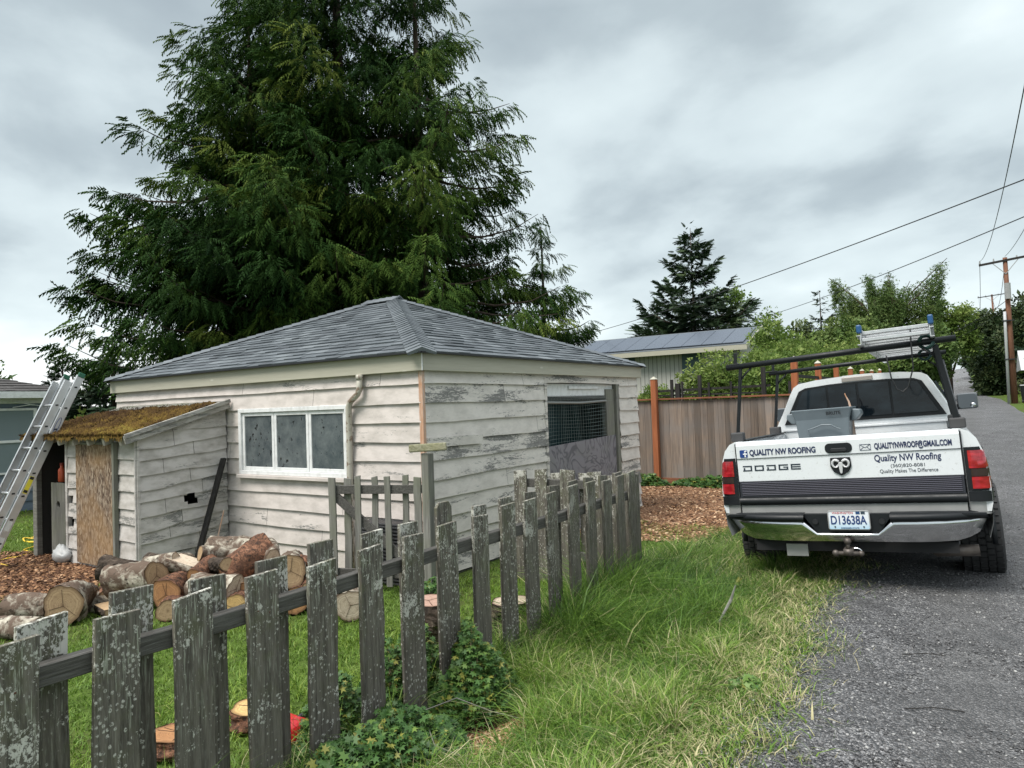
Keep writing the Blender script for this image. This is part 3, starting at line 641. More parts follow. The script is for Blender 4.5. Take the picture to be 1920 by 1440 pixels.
# ================================================================== lean-to shed
def shed():
    X0, X1, Yf, Yb = -10.40, -7.96, 4.22, 5.36
    s = empty('lean_to_shed', (-9.2, 4.8, -.2), 'small lean-to shed with mossy roof and grey boarded walls against the garage', 'shed')
    top = lambda u: 1.40+.31*u
    m = MB(); zl = [1.80]+[1.72-.158*k for k in range(13)]
    hu = 5.36-4.68
    siding(m, (X1, Yf), (X1, Yb), zl, (1, 0), [(.56, .60, .53, .60), (.60, .70, .50, .62), (.70, .73, .50, .56)], step=.06, seed=21, sag=.026, top=top, lip=.026, tilt=.075)
    m.build('wall', M_side_s, s)['label'] = 'side wall with a small broken hole'
    m = MB(); zf = [1.40]+[1.33-.19*k for k in range(9)]
    siding(m, (X0+.85, Yf), (X1, Yf), zf, (0, -1), [(.09, .09+.001, 0, 0), (-.1, .13, .28, .40), (-.1, .13, .56, .66)], step=.15, seed=22, sag=.014, lip=.026)
    m.build('wall', M_side_s, s)
    m = MB(); siding(m, (X0, Yf), (X0, Yb), zl, (-1, 0), [], step=.2, seed=23, top=top); m.build('wall', M_side_s, s)
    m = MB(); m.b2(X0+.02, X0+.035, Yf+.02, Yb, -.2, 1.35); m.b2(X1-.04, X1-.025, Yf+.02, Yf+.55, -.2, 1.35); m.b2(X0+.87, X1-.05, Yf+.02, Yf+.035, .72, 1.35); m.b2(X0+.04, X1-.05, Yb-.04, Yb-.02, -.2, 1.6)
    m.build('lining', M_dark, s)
    m = MB(); m.b2(X1-.01, X1+.012, Yf-.024, Yf-.002, -.15, 1.38); m.b2(X1+.001, X1+.024, Yf-.003, Yf+.03, -.15, 1.38); m.build('corner_trim', M_side_s, s, bevel=.003)
    m = MB(); m.b2(X0-.06, X0+.05, Yf-.05, Yf+.02, -.2, 1.36); m.build('door_post', M_greyh, s, bevel=.006)
    m = MB(); m.b2(X0+.80, X0+.845, Yf-.03, Yf+.03, -.2, 1.36); m.build('door_jamb', M_side_s, s, bevel=.004)
    # OSB sheet in a dark frame
    ox0, ox1 = -9.28, -8.36
    m = MB(); m.b2(ox0, ox1, Yf-.045, Yf-.022, -.14, 1.30); osb = m.build('board_panel', M_osb, s)
    m = MB(); m.b2(ox1, ox1+.045, Yf-.075, Yf-.02, -.14, 1.33); m.b2(ox0, ox1, Yf-.06, Yf-.02, 1.301, 1.33); m.build('panel_frame', M_grey, s, bevel=.004)
    # roof
    ex0, ex1 = -10.46, -7.86; ey0, ez0, ey1, ez1 = 4.06, 1.40, 5.38, 1.785
    m = MB(); m.add([(ex0, ey0, ez0), (ex1-.04, ey0, ez0), (ex1-.04, ey1, ez1), (ex0, ey1, ez1), (ex0, ey0, ez0-.02), (ex1-.04, ey0, ez0-.02), (ex1-.04, ey1, ez1-.02), (ex0, ey1, ez1-.02)], [(0, 1, 2, 3), (7, 6, 5, 4), (0, 4, 5, 1), (1, 5, 6, 2), (2, 6, 7, 3), (3, 7, 4, 0)])
    rf = m.build('roof', M_greyh, s)
    m = MB(); m.beam((ex1-.015, ey0-.01, ez0-.045), (ex1-.015, ey1-.02, ez1-.045), .03, .095); m.beam((ex1+.012, ey0-.02, ez0+.0), (ex1+.012, ey1-.02, ez1+.0), .028, .05); m.build('bargeboard', M_barge, rf, bevel=.003)
    for k in range(7):
        x = ex0+.2+k*.37; m = MB(); m.beam((x, ey0+.02, ez0-.065), (x, ey0+.5, ez0+.075), .045, .085); m.build('rafter', M_side_s, rf, bevel=.003)
    # moss carpet: displaced sheet plus tufts
    nx, ny = 240, 110; U, Vv = np.meshgrid(np.linspace(0, 1, nx), np.linspace(0, 1, ny))
    X = ex0-.01+(ex1-.03-ex0)*U; Y = ey0-.035+(ey1-ey0)*Vv
    edge = 1-sstep(.80, .97, Vv+.10*vnoise(X, Y, 5, 3)+.12*(1-U))
    h = (.026+.030*np.clip(vnoise(X, Y, 10, 1), -.7, 1)+.024*vnoise(X, Y, 27, 2)+.012*rng.standard_normal(X.shape))*edge+.001
    Zz = ez0+(ez1-ez0)*np.clip((Y-ey0)/(ey1-ey0), -1, 1)+h+.004
    Zz[0] -= .05; Zz[:, -1] -= .02
    i = np.arange(ny-1)[:, None]*nx+np.arange(nx-1)[None]; F = np.stack([i, i+1, i+1+nx, i+nx], -1).reshape(-1, 4)
    cu = edge[:-1, :-1].ravel() > .03; tint = np.clip(.10+.30*(1-Vv)+.34*U+.25*vnoise(X, Y, 6, 5)+.1*rng.standard_normal(X.shape), 0, 1)
    npmesh('moss', np.stack([X.ravel(), Y.ravel(), Zz.ravel()], 1), [F[cu]], M_moss, rf, tint=tint.ravel(), smooth=False)
    n = 9000; x = rng.uniform(ex0, ex1-.05, n); y = ey0-.04+rng.beta(1, 1.4, n)*1.2; y[:1500] = ey0-.04+rng.random(1500)*.03
    z = ez0+(ez1-ez0)*(y-ey0)/(ey1-ey0)+.03+.02*vnoise(x, y, 9, 1)
    o = blades('moss_tufts', x, y, rng.uniform(.015, .045, n), rng.uniform(.006, .014, n), rng.uniform(.3, 1.5, n), np.clip(.22+.42*(x-ex0)/2.7-.25*(y-ey0)+.24*rng.standard_normal(n), 0, 1), M_moss, z0=z, segs=1, org=ORG[rf.name])
    o.location = (0, 0, 0); o.parent = rf; ORG[o.name] = ORG[rf.name]
    # door leaf lying inside the doorway with a round hole
    a = empty('old_board', (-9.9, 4.27, -.2), 'grey wooden board with a round hole leaning in the shed doorway', 'board')
    m = MB(); th = [2*math.pi*k/20 for k in range(20)]; cx, cz, r = -9.93, .52, .045
    x0, x1, z0, z1 = -10.12, -9.74, -.19, .80; ring = [(cx+r*math.cos(t), 4.25, cz+r*math.sin(t)) for t in th]
    sq = []
    for t in th:
        c, q = math.cos(t), math.sin(t); k = min(((x1-cx) if c > 0 else (cx-x0))/max(abs(c), 1e-6), ((z1-cz) if q > 0 else (cz-z0))/max(abs(q), 1e-6)); sq.append((cx+c*k, 4.25, cz+q*k))
    m.loft([sq+[sq[0]], ring+[ring[0]], [(p[0], 4.272, p[2]) for p in ring+[ring[0]]], [(p[0], 4.272, p[2]) for p in sq+[sq[0]]]])
    for cxn, czn in ((x0, z0), (x1, z0), (x0, z1), (x1, z1)):
        near = sorted(sq, key=lambda p: abs(p[0]-cxn)+abs(p[2]-czn))[:2]; m.add([(cxn, 4.25, czn), near[0], near[1]], [(0, 1, 2)])
    m.build('board', M_grey, a)
    b = empty('orange_bottle', (-10.0, 4.33, .80), 'orange plastic bottle standing just inside the dark shed doorway', 'bottle')
    q = MB(); q.tube([(-10.0, 4.33, .80), (-10.0, 4.33, .81), (-10.0, 4.33, .96), (-10.0, 4.33, .99), (-10.0, 4.33, 1.02)], [.04, .045, .045, .022, .02], 12); q.build('body', mat('orange_plastic', col=(.55, .10, .04), rough=.4), b, smooth=True)
    q = MB(); q.tube([(-10.0, 4.33, 1.02), (-10.0, 4.33, 1.05)], .024, 10); q.build('cap', mat('red_cap', col=(.35, .05, .03), rough=.4), b)
    q = MB(); q.tube([(-9.72, 4.30, .55), (-10.05, 4.5, 1.22)], .010, 6); tag(q.build('stick', M_rustw, None, org=(-9.7, 4.4, -.19)), 'thin brown stick leaning inside the shed doorway', 'stick')
    # crumpled white sack
    m = MB(); m.sphere((-9.62, 4.16, -.08), .13, n=18, k=12, sq=(1.25, .8, .85)); o = m.build('plastic_sack', mat('white_sack', col=(.45, .46, .46), rough=.5), None, org=(-9.62, 4.16, -.2), smooth=True)
    for v in o.data.vertices:
        k = float(vnoise(v.co.x*12, v.co.z*12+v.co.y*7, 2.4, 3)); v.co *= 1+k*.28
    tag(o, 'crumpled white sack on the ground at the shed doorway', 'sack')
shed()

# ================================================================== picket fence
def f_picket(t, b):
    c = t.co(); oi = t.new('ShaderNodeObjectInfo').outputs['Random']
    off = t.new('ShaderNodeVectorMath', operation='ADD'); t.put(off.inputs[0], c); cb = t.new('ShaderNodeCombineXYZ'); t.put(cb.inputs[0], t.math('MULTIPLY', oi, 17.0)); t.put(cb.inputs[2], t.math('MULTIPLY', oi, 5.0)); t.l.new(cb.outputs[0], off.inputs[1]); p = off.outputs[0]
    g = t.noise(t.map(p, scale=(30, 30, 1.7)), 1.7, 6, .7, .5); fine = t.noise(t.map(p, scale=(90, 90, 7)), 2.0, 4, .7)
    col = t.mix(t.ramp(g, [(.3, 0), (.7, 1)]), (.035, .031, .026), (.175, .160, .135)); col = t.mix(t.ramp(fine, [(.5, 0), (.72, .45)]), col, (.23, .225, .20))
    z = t.sep(c)[2]
    gr = t.math('MULTIPLY', t.ramp(t.noise(p, 9, 5, .7), [(.48, 0), (.66, .8)]), t.ramp(z, [(.35, .25), (1.0, .8)])); col = t.mix(gr, col, (.10, .105, .058))
    fs = t.noise(t.map(p, scale=(1, 1, .7)), 85, 6, .75, .3); cl = t.noise(t.map(p, loc=(5, 3, 2)), 4.5, 4, .6); fs2 = t.noise(t.map(p, scale=(1, 1, .8), loc=(2, 8, 1)), 24, 5, .75, .4)
    sp = t.voro(t.map(p, scale=(1, 1, .8)), 62, 'F1', 'Distance', 1.0); spc = t.sep(t.voro(t.map(p, scale=(1, 1, .8)), 62, 'F1', 'Color'))[0]
    dens = t.noise(p, 5.5, 3, .6)
    y = t.sep(c)[1]
    zt = t.ramp(z, [(.2, 0), (1.05, .10)])
    m_ = t.math('MULTIPLY', t.ramp(sp, [(.30, 1), (.46, 0)]), t.math('GREATER_THAN', t.math('ADD', t.math('MULTIPLY', dens, 1.3), t.math('MULTIPLY', spc, .60)), 1.08))
    m = t.ramp(t.math('ADD', t.math('ADD', t.math('MULTIPLY', fs, .55), t.math('MULTIPLY', fs2, .45)), t.math('ADD', t.math('MULTIPLY', t.math('SUBTRACT', cl, .5), .75), zt)), [(.664, 0), (.682, 1)])
    m_ = t.math('MULTIPLY', m_, t.ramp(t.noise(p, 120, 4, .75), [(.44, 0), (.52, 1)])); m = t.math('MAXIMUM', m, m_)
    m = t.math('MULTIPLY', m, t.ramp(t.math('MULTIPLY', t.math('ADD', y, 3.0), .15), [(.0, 1.0), (.50, .8), (.72, .12)]))
    col = t.mix(m, col, t.mix(cl, (.40, .395, .345), (.62, .61, .56))); cr = t.ramp(t.noise(t.map(p, scale=(40, 40, 2.4)), 3.1, 5, .7), [(.56, 0), (.62, .85)]); col = t.mix(t.math('MULTIPLY', cr, t.ramp(z, [(.4, .0), (1.0, 1.0)])), col, (.38, .40, .33))
    t.put(b.inputs['Base Color'], col); t.put(b.inputs['Normal'], t.bump(t.math('ADD', g, t.math('MULTIPLY', m, .6)), .55, .005))
M_picket = mat('lichened_picket', f_picket, rough=.85, spec=.2)
def f_rail(t, b):
    p = t.co(); g = t.noise(t.map(p, scale=(30, 1.6, 34)), 1.8, 6, .7, .5); fine = t.noise(t.map(p, scale=(80, 5, 90)), 1.8, 4)
    col = t.mix(t.ramp(g, [(.3, 0), (.7, 1)]), (.035, .033, .030), (.120, .115, .105)); t.put(b.inputs['Base Color'], t.mix(t.ramp(fine, [(.55, 0), (.7, .4)]), col, (.2, .2, .19))); t.put(b.inputs['Normal'], t.bump(g, .8, .006))
M_rail = mat('dark_wet_rail', f_rail, rough=.6, spec=.3)
M_nail = mat('rusty_nail', col=(.11, .05, .03), rough=.7, metal=.3)
def picket(parent, c, w, th, z0, z1, ang=0.0, lean=0.0, lean2=0.0, seed=0, name='picket', m=None, rounded=False):
    """board centred at c=(x,y), width w along direction ang"""
    r = random.Random(seed); d = Vector((math.cos(ang), math.sin(ang), 0)); n = Vector((-d.y, d.x, 0)); q = MB(); nz = 7; rings = []
    js = [r.gauss(0, .0022) for _ in range(nz+1)]; tz = [r.gauss(0, .005) for _ in range(2)]
    for k in range(nz+1):
        f = k/nz; z = z0+(z1-z0)*f; ww = w/2*(1+r.gauss(0, .008)); o = js[k]+lean*(z-z0); o2 = lean2*(z-z0); ring = []
        pts = [(-ww, -th/2), (ww, -th/2), (ww, th/2), (-ww, th/2)]
        for a, b in pts:
            zz = z
            if k == nz: zz = z+(tz[0] if a < 0 else tz[1])-(.012 if rounded else 0)
            p = Vector((c[0], c[1], 0))+d*(a+o)+n*(b+o2); ring.append((p.x, p.y, zz))
        rings.append(ring)
    if rounded:
        ring = [];
        for a, b in ((-w*.3, -th/2), (w*.3, -th/2), (w*.3, th/2), (-w*.3, th/2)):
            p = Vector((c[0], c[1], 0))+d*(a+lean*(z1-z0))+n*(b+lean2*(z1-z0)); ring.append((p.x, p.y, z1+.012))
        rings.append(ring)
    q.loft(rings, True, cap=True)
    if w > .1:
        for du, dz in ((-.03, .012), (.028, -.014)):
            p = Vector((c[0], c[1], 0))+d*(du+r.gauss(0, .006)); zz = .745+dz+r.gauss(0, .004)
            for sg in (-1, 1): q.tube([tuple(p+n*sg*(th/2-.001)+Vector((0, 0, zz))), tuple(p+n*sg*(th/2+.0015)+Vector((0, 0, zz)))], .0042, 7, m=1)
    return q.build(name, [m or M_picket, M_nail], parent, bevel=.0025)
def picket_fence():
    f = empty('picket_fence', (-2.62, 3.4, -.15), 'long weathered grey picket fence with white lichen running beside the grass verge', 'fence')
    r = random.Random(3)
    fr = [(.72, .165), (.955, .16), (1.277, .158), (1.60, .16), (1.925, .158), (2.245, .165), (2.56, .155), (2.885, .16), (3.21, .17), (3.525, .15), (3.83, .158), (4.125, .165), (4.425, .15), (4.74, .155), (5.03, .15), (5.32, .15), (5.60, .145), (5.86, .145)]
    for i, (y, w) in enumerate(fr):
        zt = float(np.interp(y, [1, 2.8, 3.5, 4.5, 6], [.90, .895, .925, .95, .955]))+r.uniform(-.012, .012)
        picket(f, (-2.612, y), w, .022, -.17+(.06 if y > 5 else 0), zt, R_(90)+r.gauss(0, .012), r.gauss(0, .008), r.gauss(0, .004), 100+i)
    bk = [(.80, .16), (1.10, .16), (1.41, .16), (1.725, .16), (2.035, .16), (2.345, .15), (2.66, .15), (2.97, .15), (3.28, .14), (3.63, .14), (3.95, .15), (4.27, .15), (4.60, .15), (4.90, .15), (5.18, .15), (5.47, .14), (5.75, .14)]
    for i, (y, w) in enumerate(bk):
        zt = float(np.interp(y, [1, 2.8, 3.5, 4.5, 6], [.935, .95, .96, .97, .97]))+r.uniform(-.012, .012)
        tall = abs(y-3.28) < .01
        picket(f, (-2.705, y), w, .022, -.20, zt+(.05 if tall else 0), R_(90)+r.gauss(0, .012), r.gauss(0, .008), r.gauss(0, .004), 200+i, rounded=tall)
    for z, h in ((.745, .075),):
        q = MB(); n = 12
        q.loft([[(-2.68+a, .3+5.65*k/n, z+b+.006*math.sin(k*1.3)) for a, b in ((0, -h/2), (.052, -h/2), (.052, h/2), (0, h/2))] for k in range(n+1)], True, cap=True); q.build('rail', M_rail, f, bevel=.004)
    for y in (.55, 3.36, 5.96):
        q = MB(); q.b2(-2.79, -2.72 if y < 5 else -2.60, y-.04, y+.04, -.25, .80 if y < 5 else .93); q.build('post', M_picket, f, bevel=.005)
picket_fence()
def return_fence():
    f = empty('board_fence', (-3.3, 6.02, -.2), 'short run of mossy grey boards meeting the far end of the picket fence', 'fence'); r = random.Random(8)
    for i, (px, w) in enumerate([(-3.90, .15), (-3.66, .14), (-3.36, .16), (-3.06, .15), (-2.80, .13)]):
        picket(f, (px, 5.99), w, .022, -.2, .935+r.uniform(-.012, .012), r.gauss(0, .01), r.gauss(0, .006), 0, 300+i)
    for i, (px, w) in enumerate([(-3.52, .15), (-3.2, .14), (-2.93, .14)]):
        picket(f, (px, 6.085), w, .022, -.2, .915+r.uniform(-.02, .012), r.gauss(0, .01), r.gauss(0, .006), 0, 320+i)
    for z in (.80, .1):
        q = MB(); q.beam((-3.96, 6.037, z), (-2.70, 6.037, z), .05, .085); q.build('rail', M_rail, f, bevel=.004)
return_fence()
def gate():
    P = Vector((-4.47, 5.12, 0)); Q = Vector((-5.40, 4.78, 0)); d = (Q-P).normalized(); L = (Q-P).length; n = Vector((-d.y, d.x, 0)); ang = math.atan2(d.y, d.x)
    f = empty('picket_gate', (-4.95, 4.95, -.2), 'narrow grey picket gate with a diagonal brace standing in front of the garage wall', 'gate'); r = random.Random(5)
    for i, (u, bk) in enumerate([(.04, 0), (.20, 1), (.355, 0), (.52, 1), (.68, 0), (.825, 1), (.95, 0)]):
        p = P+d*u*L+n*(.032 if bk else -.032)*-1; picket(f, (p.x, p.y), .062 if 0 < i < 5 else .075, .02, -.12, .945+r.uniform(-.02, .015), ang, r.gauss(0, .006), 0, 400+i, m=M_grey)
    for z in (.82, -.0):
        q = MB(); a = P+d*.01; b_ = P+d*(L+.0); q.beam((a.x, a.y, z), (b_.x, b_.y, z), .035, .085); q.build('rail', M_rail, f, bevel=.003)
    q = MB(); a = P+d*(L-.06); b_ = P+d*.14; q.beam((a.x, a.y, .76), (b_.x, b_.y, .08), .03, .085); q.build('brace', M_rail, f, bevel=.003)
    g = empty('gate_post', (-4.38, 5.10, -.2), 'tall grey gate post with a lichen covered board across its top at the garage corner', 'post')
    q = MB(); q.b2(-4.43, -4.34, 5.06, 5.15, -.22, 1.17); q.build('post', M_grey, g, bevel=.006)
    q = MB(); q.beam((-4.56, 5.045, 1.215), (-4.10, 5.05, 1.24), .022, .075); q.build('cross_board', wood('lichen_board', (.10, .10, .055), (.40, .39, .30), sc=(14, 14, 40), c2=(.22, .21, .10)), g, bevel=.012, seg=2)
    c = empty('slatted_crate', (-5.1, 5.28, -.2), 'dark ribbed plastic crate behind the picket gate', 'crate')
    q = MB(); q.b2(-5.42, -4.80, 5.18, 5.36, -.19, .44); q.build('body', mat('dark_plastic', col=(.02, .02, .022), rough=.5), c, bevel=.01)
    q = MB()
    for k in range(17): q.b2(-5.43, -4.79, 5.165, 5.185, -.16+k*.035, -.146+k*.035)
    q.build('ribs', mat('ribbed_plastic', col=(.09, .09, .095), rough=.5), c)
gate()

# ================================================================== tall cedar fence, garden frame
def cedar_fence():
    f = empty('board_fence', (-6, 14.2, -.2), 'tall brown cedar board fence with orange posts behind the wood chips', 'fence')
    zb, zt = -.06, 1.60; r = random.Random(2); q = MB(); x = -14.0
    while x < -2.86:
        w = r.choice((.14, .14, .135, .09)); t = min(1, max(0, r.gauss(.5, .27))); q.b2(x, x+w-.004, 14.2+r.uniform(-.004, .004), 14.222, zb, zt-.02+r.uniform(-.003, .003), t=t); x += w
    q.build('boards', M_cedar, f)
    q = MB(); q.b2(-14, -2.8, 14.14, 14.26, zt, zt+.035); q.build('cap_rail', wood('cap_wood', (.14, .055, .03), (.26, .11, .06), sc=(1.5, 10, 10)), f, bevel=.004)
    q = MB(); q.b2(-14, -2.86, 14.17, 14.197, zb-.16, zb); q.build('kick_board', wood('reddish_board', (.15, .06, .035), (.26, .11, .06), sc=(1.5, 1, 20)), f, bevel=.003)
    for x, h in ((-11.4, 2.08), (-8.55, 2.08), (-5.69, 2.08)):
        q = MB(); q.b2(x-.06, x+.06, 14.06, 14.18, -.22, h-.03); p = q.build('post', M_orange, f, bevel=.006)
        q = MB(); q.add([(x-.07, 14.05, h-.03), (x+.07, 14.05, h-.03), (x+.07, 14.19, h-.03), (x-.07, 14.19, h-.03), (x, 14.12, h+.035)], [(0, 1, 2, 3), (0, 1, 4), (1, 2, 4), (2, 3, 4), (3, 0, 4)]); q.build('post_cap', M_trim, p)
    f = empty('board_fence', (-2.84, 20, 0), 'tall board fence with orange capped posts running up along the gravel lane past the truck', 'fence')
    q = MB(); y = 14.3
    while y < 31:
        w = .14; q.b2(-2.85, -2.83, y, y+w-.005, Z(-2.84, y)+.1, 1.62+max(0, Z(-2.84, y)+.18), t=min(1, max(0, r.gauss(.5, .25)))); y += w
    q.build('boards', M_cedar, f)
    for k in range(7):
        y = 14.2+2.5*k; h = 2.33+max(0, Z(-2.84, y)+.18); q = MB(); q.b2(-2.90, -2.78, y-.06, y+.06, Z(-2.84, y)-.05, h-.03); p = q.build('post', M_orange, f, bevel=.006)
        q = MB(); q.add([(-2.91, y-.07, h-.03), (-2.77, y-.07, h-.03), (-2.77, y+.07, h-.03), (-2.91, y+.07, h-.03), (-2.84, y, h+.04)], [(0, 1, 2, 3), (0, 1, 4), (1, 2, 4), (2, 3, 4), (3, 0, 4)]); q.build('post_cap', M_trim, p)
    for z in (1.72, 1.98):
        q = MB(); q.beam((-2.84, 14.2, z), (-2.84, 24, z), .04, .06); q.build('upper_rail', M_dkwood, f)
    f = empty('trellis', (-4.6, 15.2, -.2), 'dark wooden garden frame of thin posts and rails behind the cedar fence', 'garden frame')
    for x, h, w in ((-6.02, 2.0, .1), (-5.62, 2.05, .06), (-5.48, 1.96, .1), (-5.38, 2.0, .04), (-4.98, 2.12, .07), (-4.78, 1.95, .04), (-4.3, 1.95, .04), (-3.62, 2.22, .08), (-3.1, 1.9, .06)):
        q = MB(); q.b2(x-w/2, x+w/2, 15.0-w/2, 15.0+w/2, -.2, h); q.build('upright', M_dkwood, f)
    for p0, p1, w in (((-6.1, 15.06, 1.80), (-3.5, 15.06, 1.83), .05), ((-6.1, 15.06, 1.70), (-3.6, 15.06, 1.69), .035)):
        q = MB(); q.beam(p0, p1, w, w); q.build('rail', M_dkwood, f)
cedar_fence()

# ================================================================== aluminium ladder at the shed
M_green = mat('green_foot', col=(.02, .12, .07), rough=.5); M_yel = mat('yellow_sticker', col=(.72, .62, .05), rough=.5)
def ladder():
    l = empty('extension_ladder', (-9.96, 3.4, -.2), 'aluminium extension ladder leaning over the mossy shed roof', 'ladder')
    A = Vector((0, 3.365, -.2)); B = Vector((0, 4.47, 2.18)); d = (B-A).normalized(); L = (B-A).length; n = Vector((0, -d.z, d.y))  # toward the viewer side
    xr, xl = -9.75, -10.165
    def rail(x, off, z0, z1, nm='side_rail'):
        q = MB(); s = 1 if x > -10 else -1
        a = A+d*z0+n*off; b = A+d*z1+n*off; a.x = b.x = x
        q.beam(a, b, .006, .092, up=n)
        for e in (-1, 1):
            a2 = a+n*.045*e; b2 = b+n*.045*e; a2.x = b2.x = x-s*.014; q.beam(a2, b2, .030, .006, up=n)
        return q.build(nm, M_alu, l, bevel=.0015)
    for x in (xr, xl): rail(x, 0, 0, L); rail(x-(.034 if x > -10 else -.034), .098, 0, L-.12)
    k = .1
    while k < L-.05:
        for off, dx in ((0, .0), (.098, .034)):
            if off and k > L-.2: continue
            a = A+d*k+n*off; q = MB(); q.tube([(xl+.003+dx, a.y, a.z), (xr-.003-dx, a.y, a.z)], .016, 10); q.build('rung', M_alu, l, smooth=True)
            q = MB(); q.box((xr+.0045 if not off else xr-.034+.0045, a.y, a.z), (.004, .034, .020)); q.build('rung_end', M_black, l)
        k += .295
    for x in (xr, xl):
        a = A+d*(L-.02); q = MB(); q.beam((x, a.y, a.z), (x, a.y+d.y*.06, a.z+d.z*.06), .022, .085, up=n); q.build('end_cap', M_green, l, bevel=.006)
    for z0, z1, m_ in ((1.02, 1.24, M_yel),):
        a = A+d*z0; b = A+d*z1; q = MB(); q.beam((xr+.005, a.y, a.z), (xr+.005, b.y, b.z), .003, .05, up=n); s = q.build('warning_label', m_, l)
        for zz in (1.03, 1.20):
            a = A+d*zz; b = A+d*(zz+.035); q = MB(); q.beam((xr+.0075, a.y, a.z), (xr+.0075, b.y, b.z), .002, .044, up=n); q.build('label_print', M_black, s)
    a = A+d*1.92; q = MB()
    q.tube([(xr+.005, a.y+d.y*.11*math.cos(t)+n.y*.022*math.sin(t), a.z+d.z*.11*math.cos(t)+n.z*.022*math.sin(t)) for t in [2*math.pi*k/24 for k in range(25)]], .0035, 4); q.build('maker_mark', mat('navy_print', col=(.02, .04, .14), rough=.5), l)
    for s0 in (.35, .55):
        a = A+d*s0; b = A+d*(s0+.12); q = MB(); q.beam((xr+.005, a.y, a.z), (xr+.005, b.y, b.z), .002, .055, up=n); q.build('instruction_label', mat('pale_sticker', col=(.6, .62, .6), rough=.5), l)
ladder()
q = MB(); q.beam((-7.89, 5.28, 1.06), (-7.79, 4.81, -.17), .035, .085, up=(1, 0, 0)); o = tag(q.build('leaning_board', M_dkwood, None, org=(-7.75, 5.0, -.2), bevel=.003), 'dark nearly black board leaning in the corner between shed and garage', 'board')
q = MB(); q.tube([(-7.82, 5.22, .42), (-7.78, 5.1, .1), (-7.70, 4.95, -.18)], .009, 6); tag(q.build('stick', M_rustw, None, org=(-7.7, 4.95, -.2)), 'thin reddish stick beside the dark leaning board', 'stick')

# ================================================================== firewood
def f_birch(t, b):
    c = t.co(); a = t.attr('tint'); n = t.noise(t.map(c, scale=(1, 1, 1)), 7, 6, .65, .5); s = t.noise(c, 22, 4, .7)
    col = t.mix(t.ramp(n, [(.35, 0), (.52, 1)]), (.47, .44, .36), (.11, .078, .058)); col = t.mix(t.ramp(s, [(.58, 0), (.64, 1)]), col, (.05, .04, .03))
    t.put(b.inputs['Base Color'], col); t.put(b.inputs['Normal'], t.bump(t.math('ADD', n, s), .8, .012))
def f_redbark(t, b):
    c = t.co(); n = t.noise(c, 13, 6, .75, .9); s = t.noise(c, 34, 5, .75)
    col = t.ramp(n, [(.3, (.035, .022, .016)), (.5, (.14, .068, .042)), (.62, (.30, .15, .09)), (.75, (.36, .29, .23))]); col = t.mix(t.ramp(s, [(.50, 0), (.60, .9)]), col, (.03, .022, .018))
    t.put(b.inputs['Base Color'], col); t.put(b.inputs['Normal'], t.bump(t.math('ADD', n, s), .9, .015))
def f_darkbark(t, b):
    c = t.co(); n = t.noise(c, 12, 6, .7, .5); t.put(b.inputs['Base Color'], t.ramp(n, [(.35, (.02, .017, .015)), (.6, (.085, .065, .05)), (.75, (.3, .25, .2))])); t.put(b.inputs['Normal'], t.bump(n, 1, .02))
M_birch = mat('birch_bark', f_birch, rough=.8, spec=.2); M_red = mat('reddish_bark', f_redbark, rough=.85, spec=.2); M_dkb = mat('dark_bark', f_darkbark, rough=.9, spec=.15)
def cutface(name, c0, c1, crack=(.10, .055, .03)):
    def f(t, b):
        c = t.co(); a = t.attr('tint'); n = t.noise(c, 5, 4); f_ = t.noise(c, 40, 4, .7); col = t.mix(n, c0, c1); col = t.mix(t.ramp(f_, [(.5, 0), (.72, .5)]), col, crack)
        rg = t.noise(t.math('MULTIPLY', t.math('ADD', a, t.math('MULTIPLY', n, .12)), 22.0), 1.0, 2); col = t.mix(t.ramp(rg, [(.42, .0), (.62, .45)]), col, crack); col = t.mix(t.ramp(a, [(.0, .55), (.22, .0), (.80, 0), (.97, .7)]), col, crack)
        t.put(b.inputs['Base Color'], col); t.put(b.inputs['Normal'], t.bump(f_, .3, .004))
    return mat(name, f, rough=.75, spec=.2)
C_tan = cutface('tan_cut_face', (.34, .225, .12), (.54, .40, .25)); C_or = cutface('orange_cut_face', (.34, .15, .06), (.55, .31, .15)); C_yel = cutface('yellow_cut_face', (.66, .40, .14), (.72, .52, .25)); C_pale = cutface('pale_cut_face', (.55, .44, .33), (.62, .54, .43)); C_pink = cutface('pink_cut_face', (.42, .25, .19), (.50, .36, .30))
M_crack = mat('crack', col=(.09, .05, .03), rough=.9)
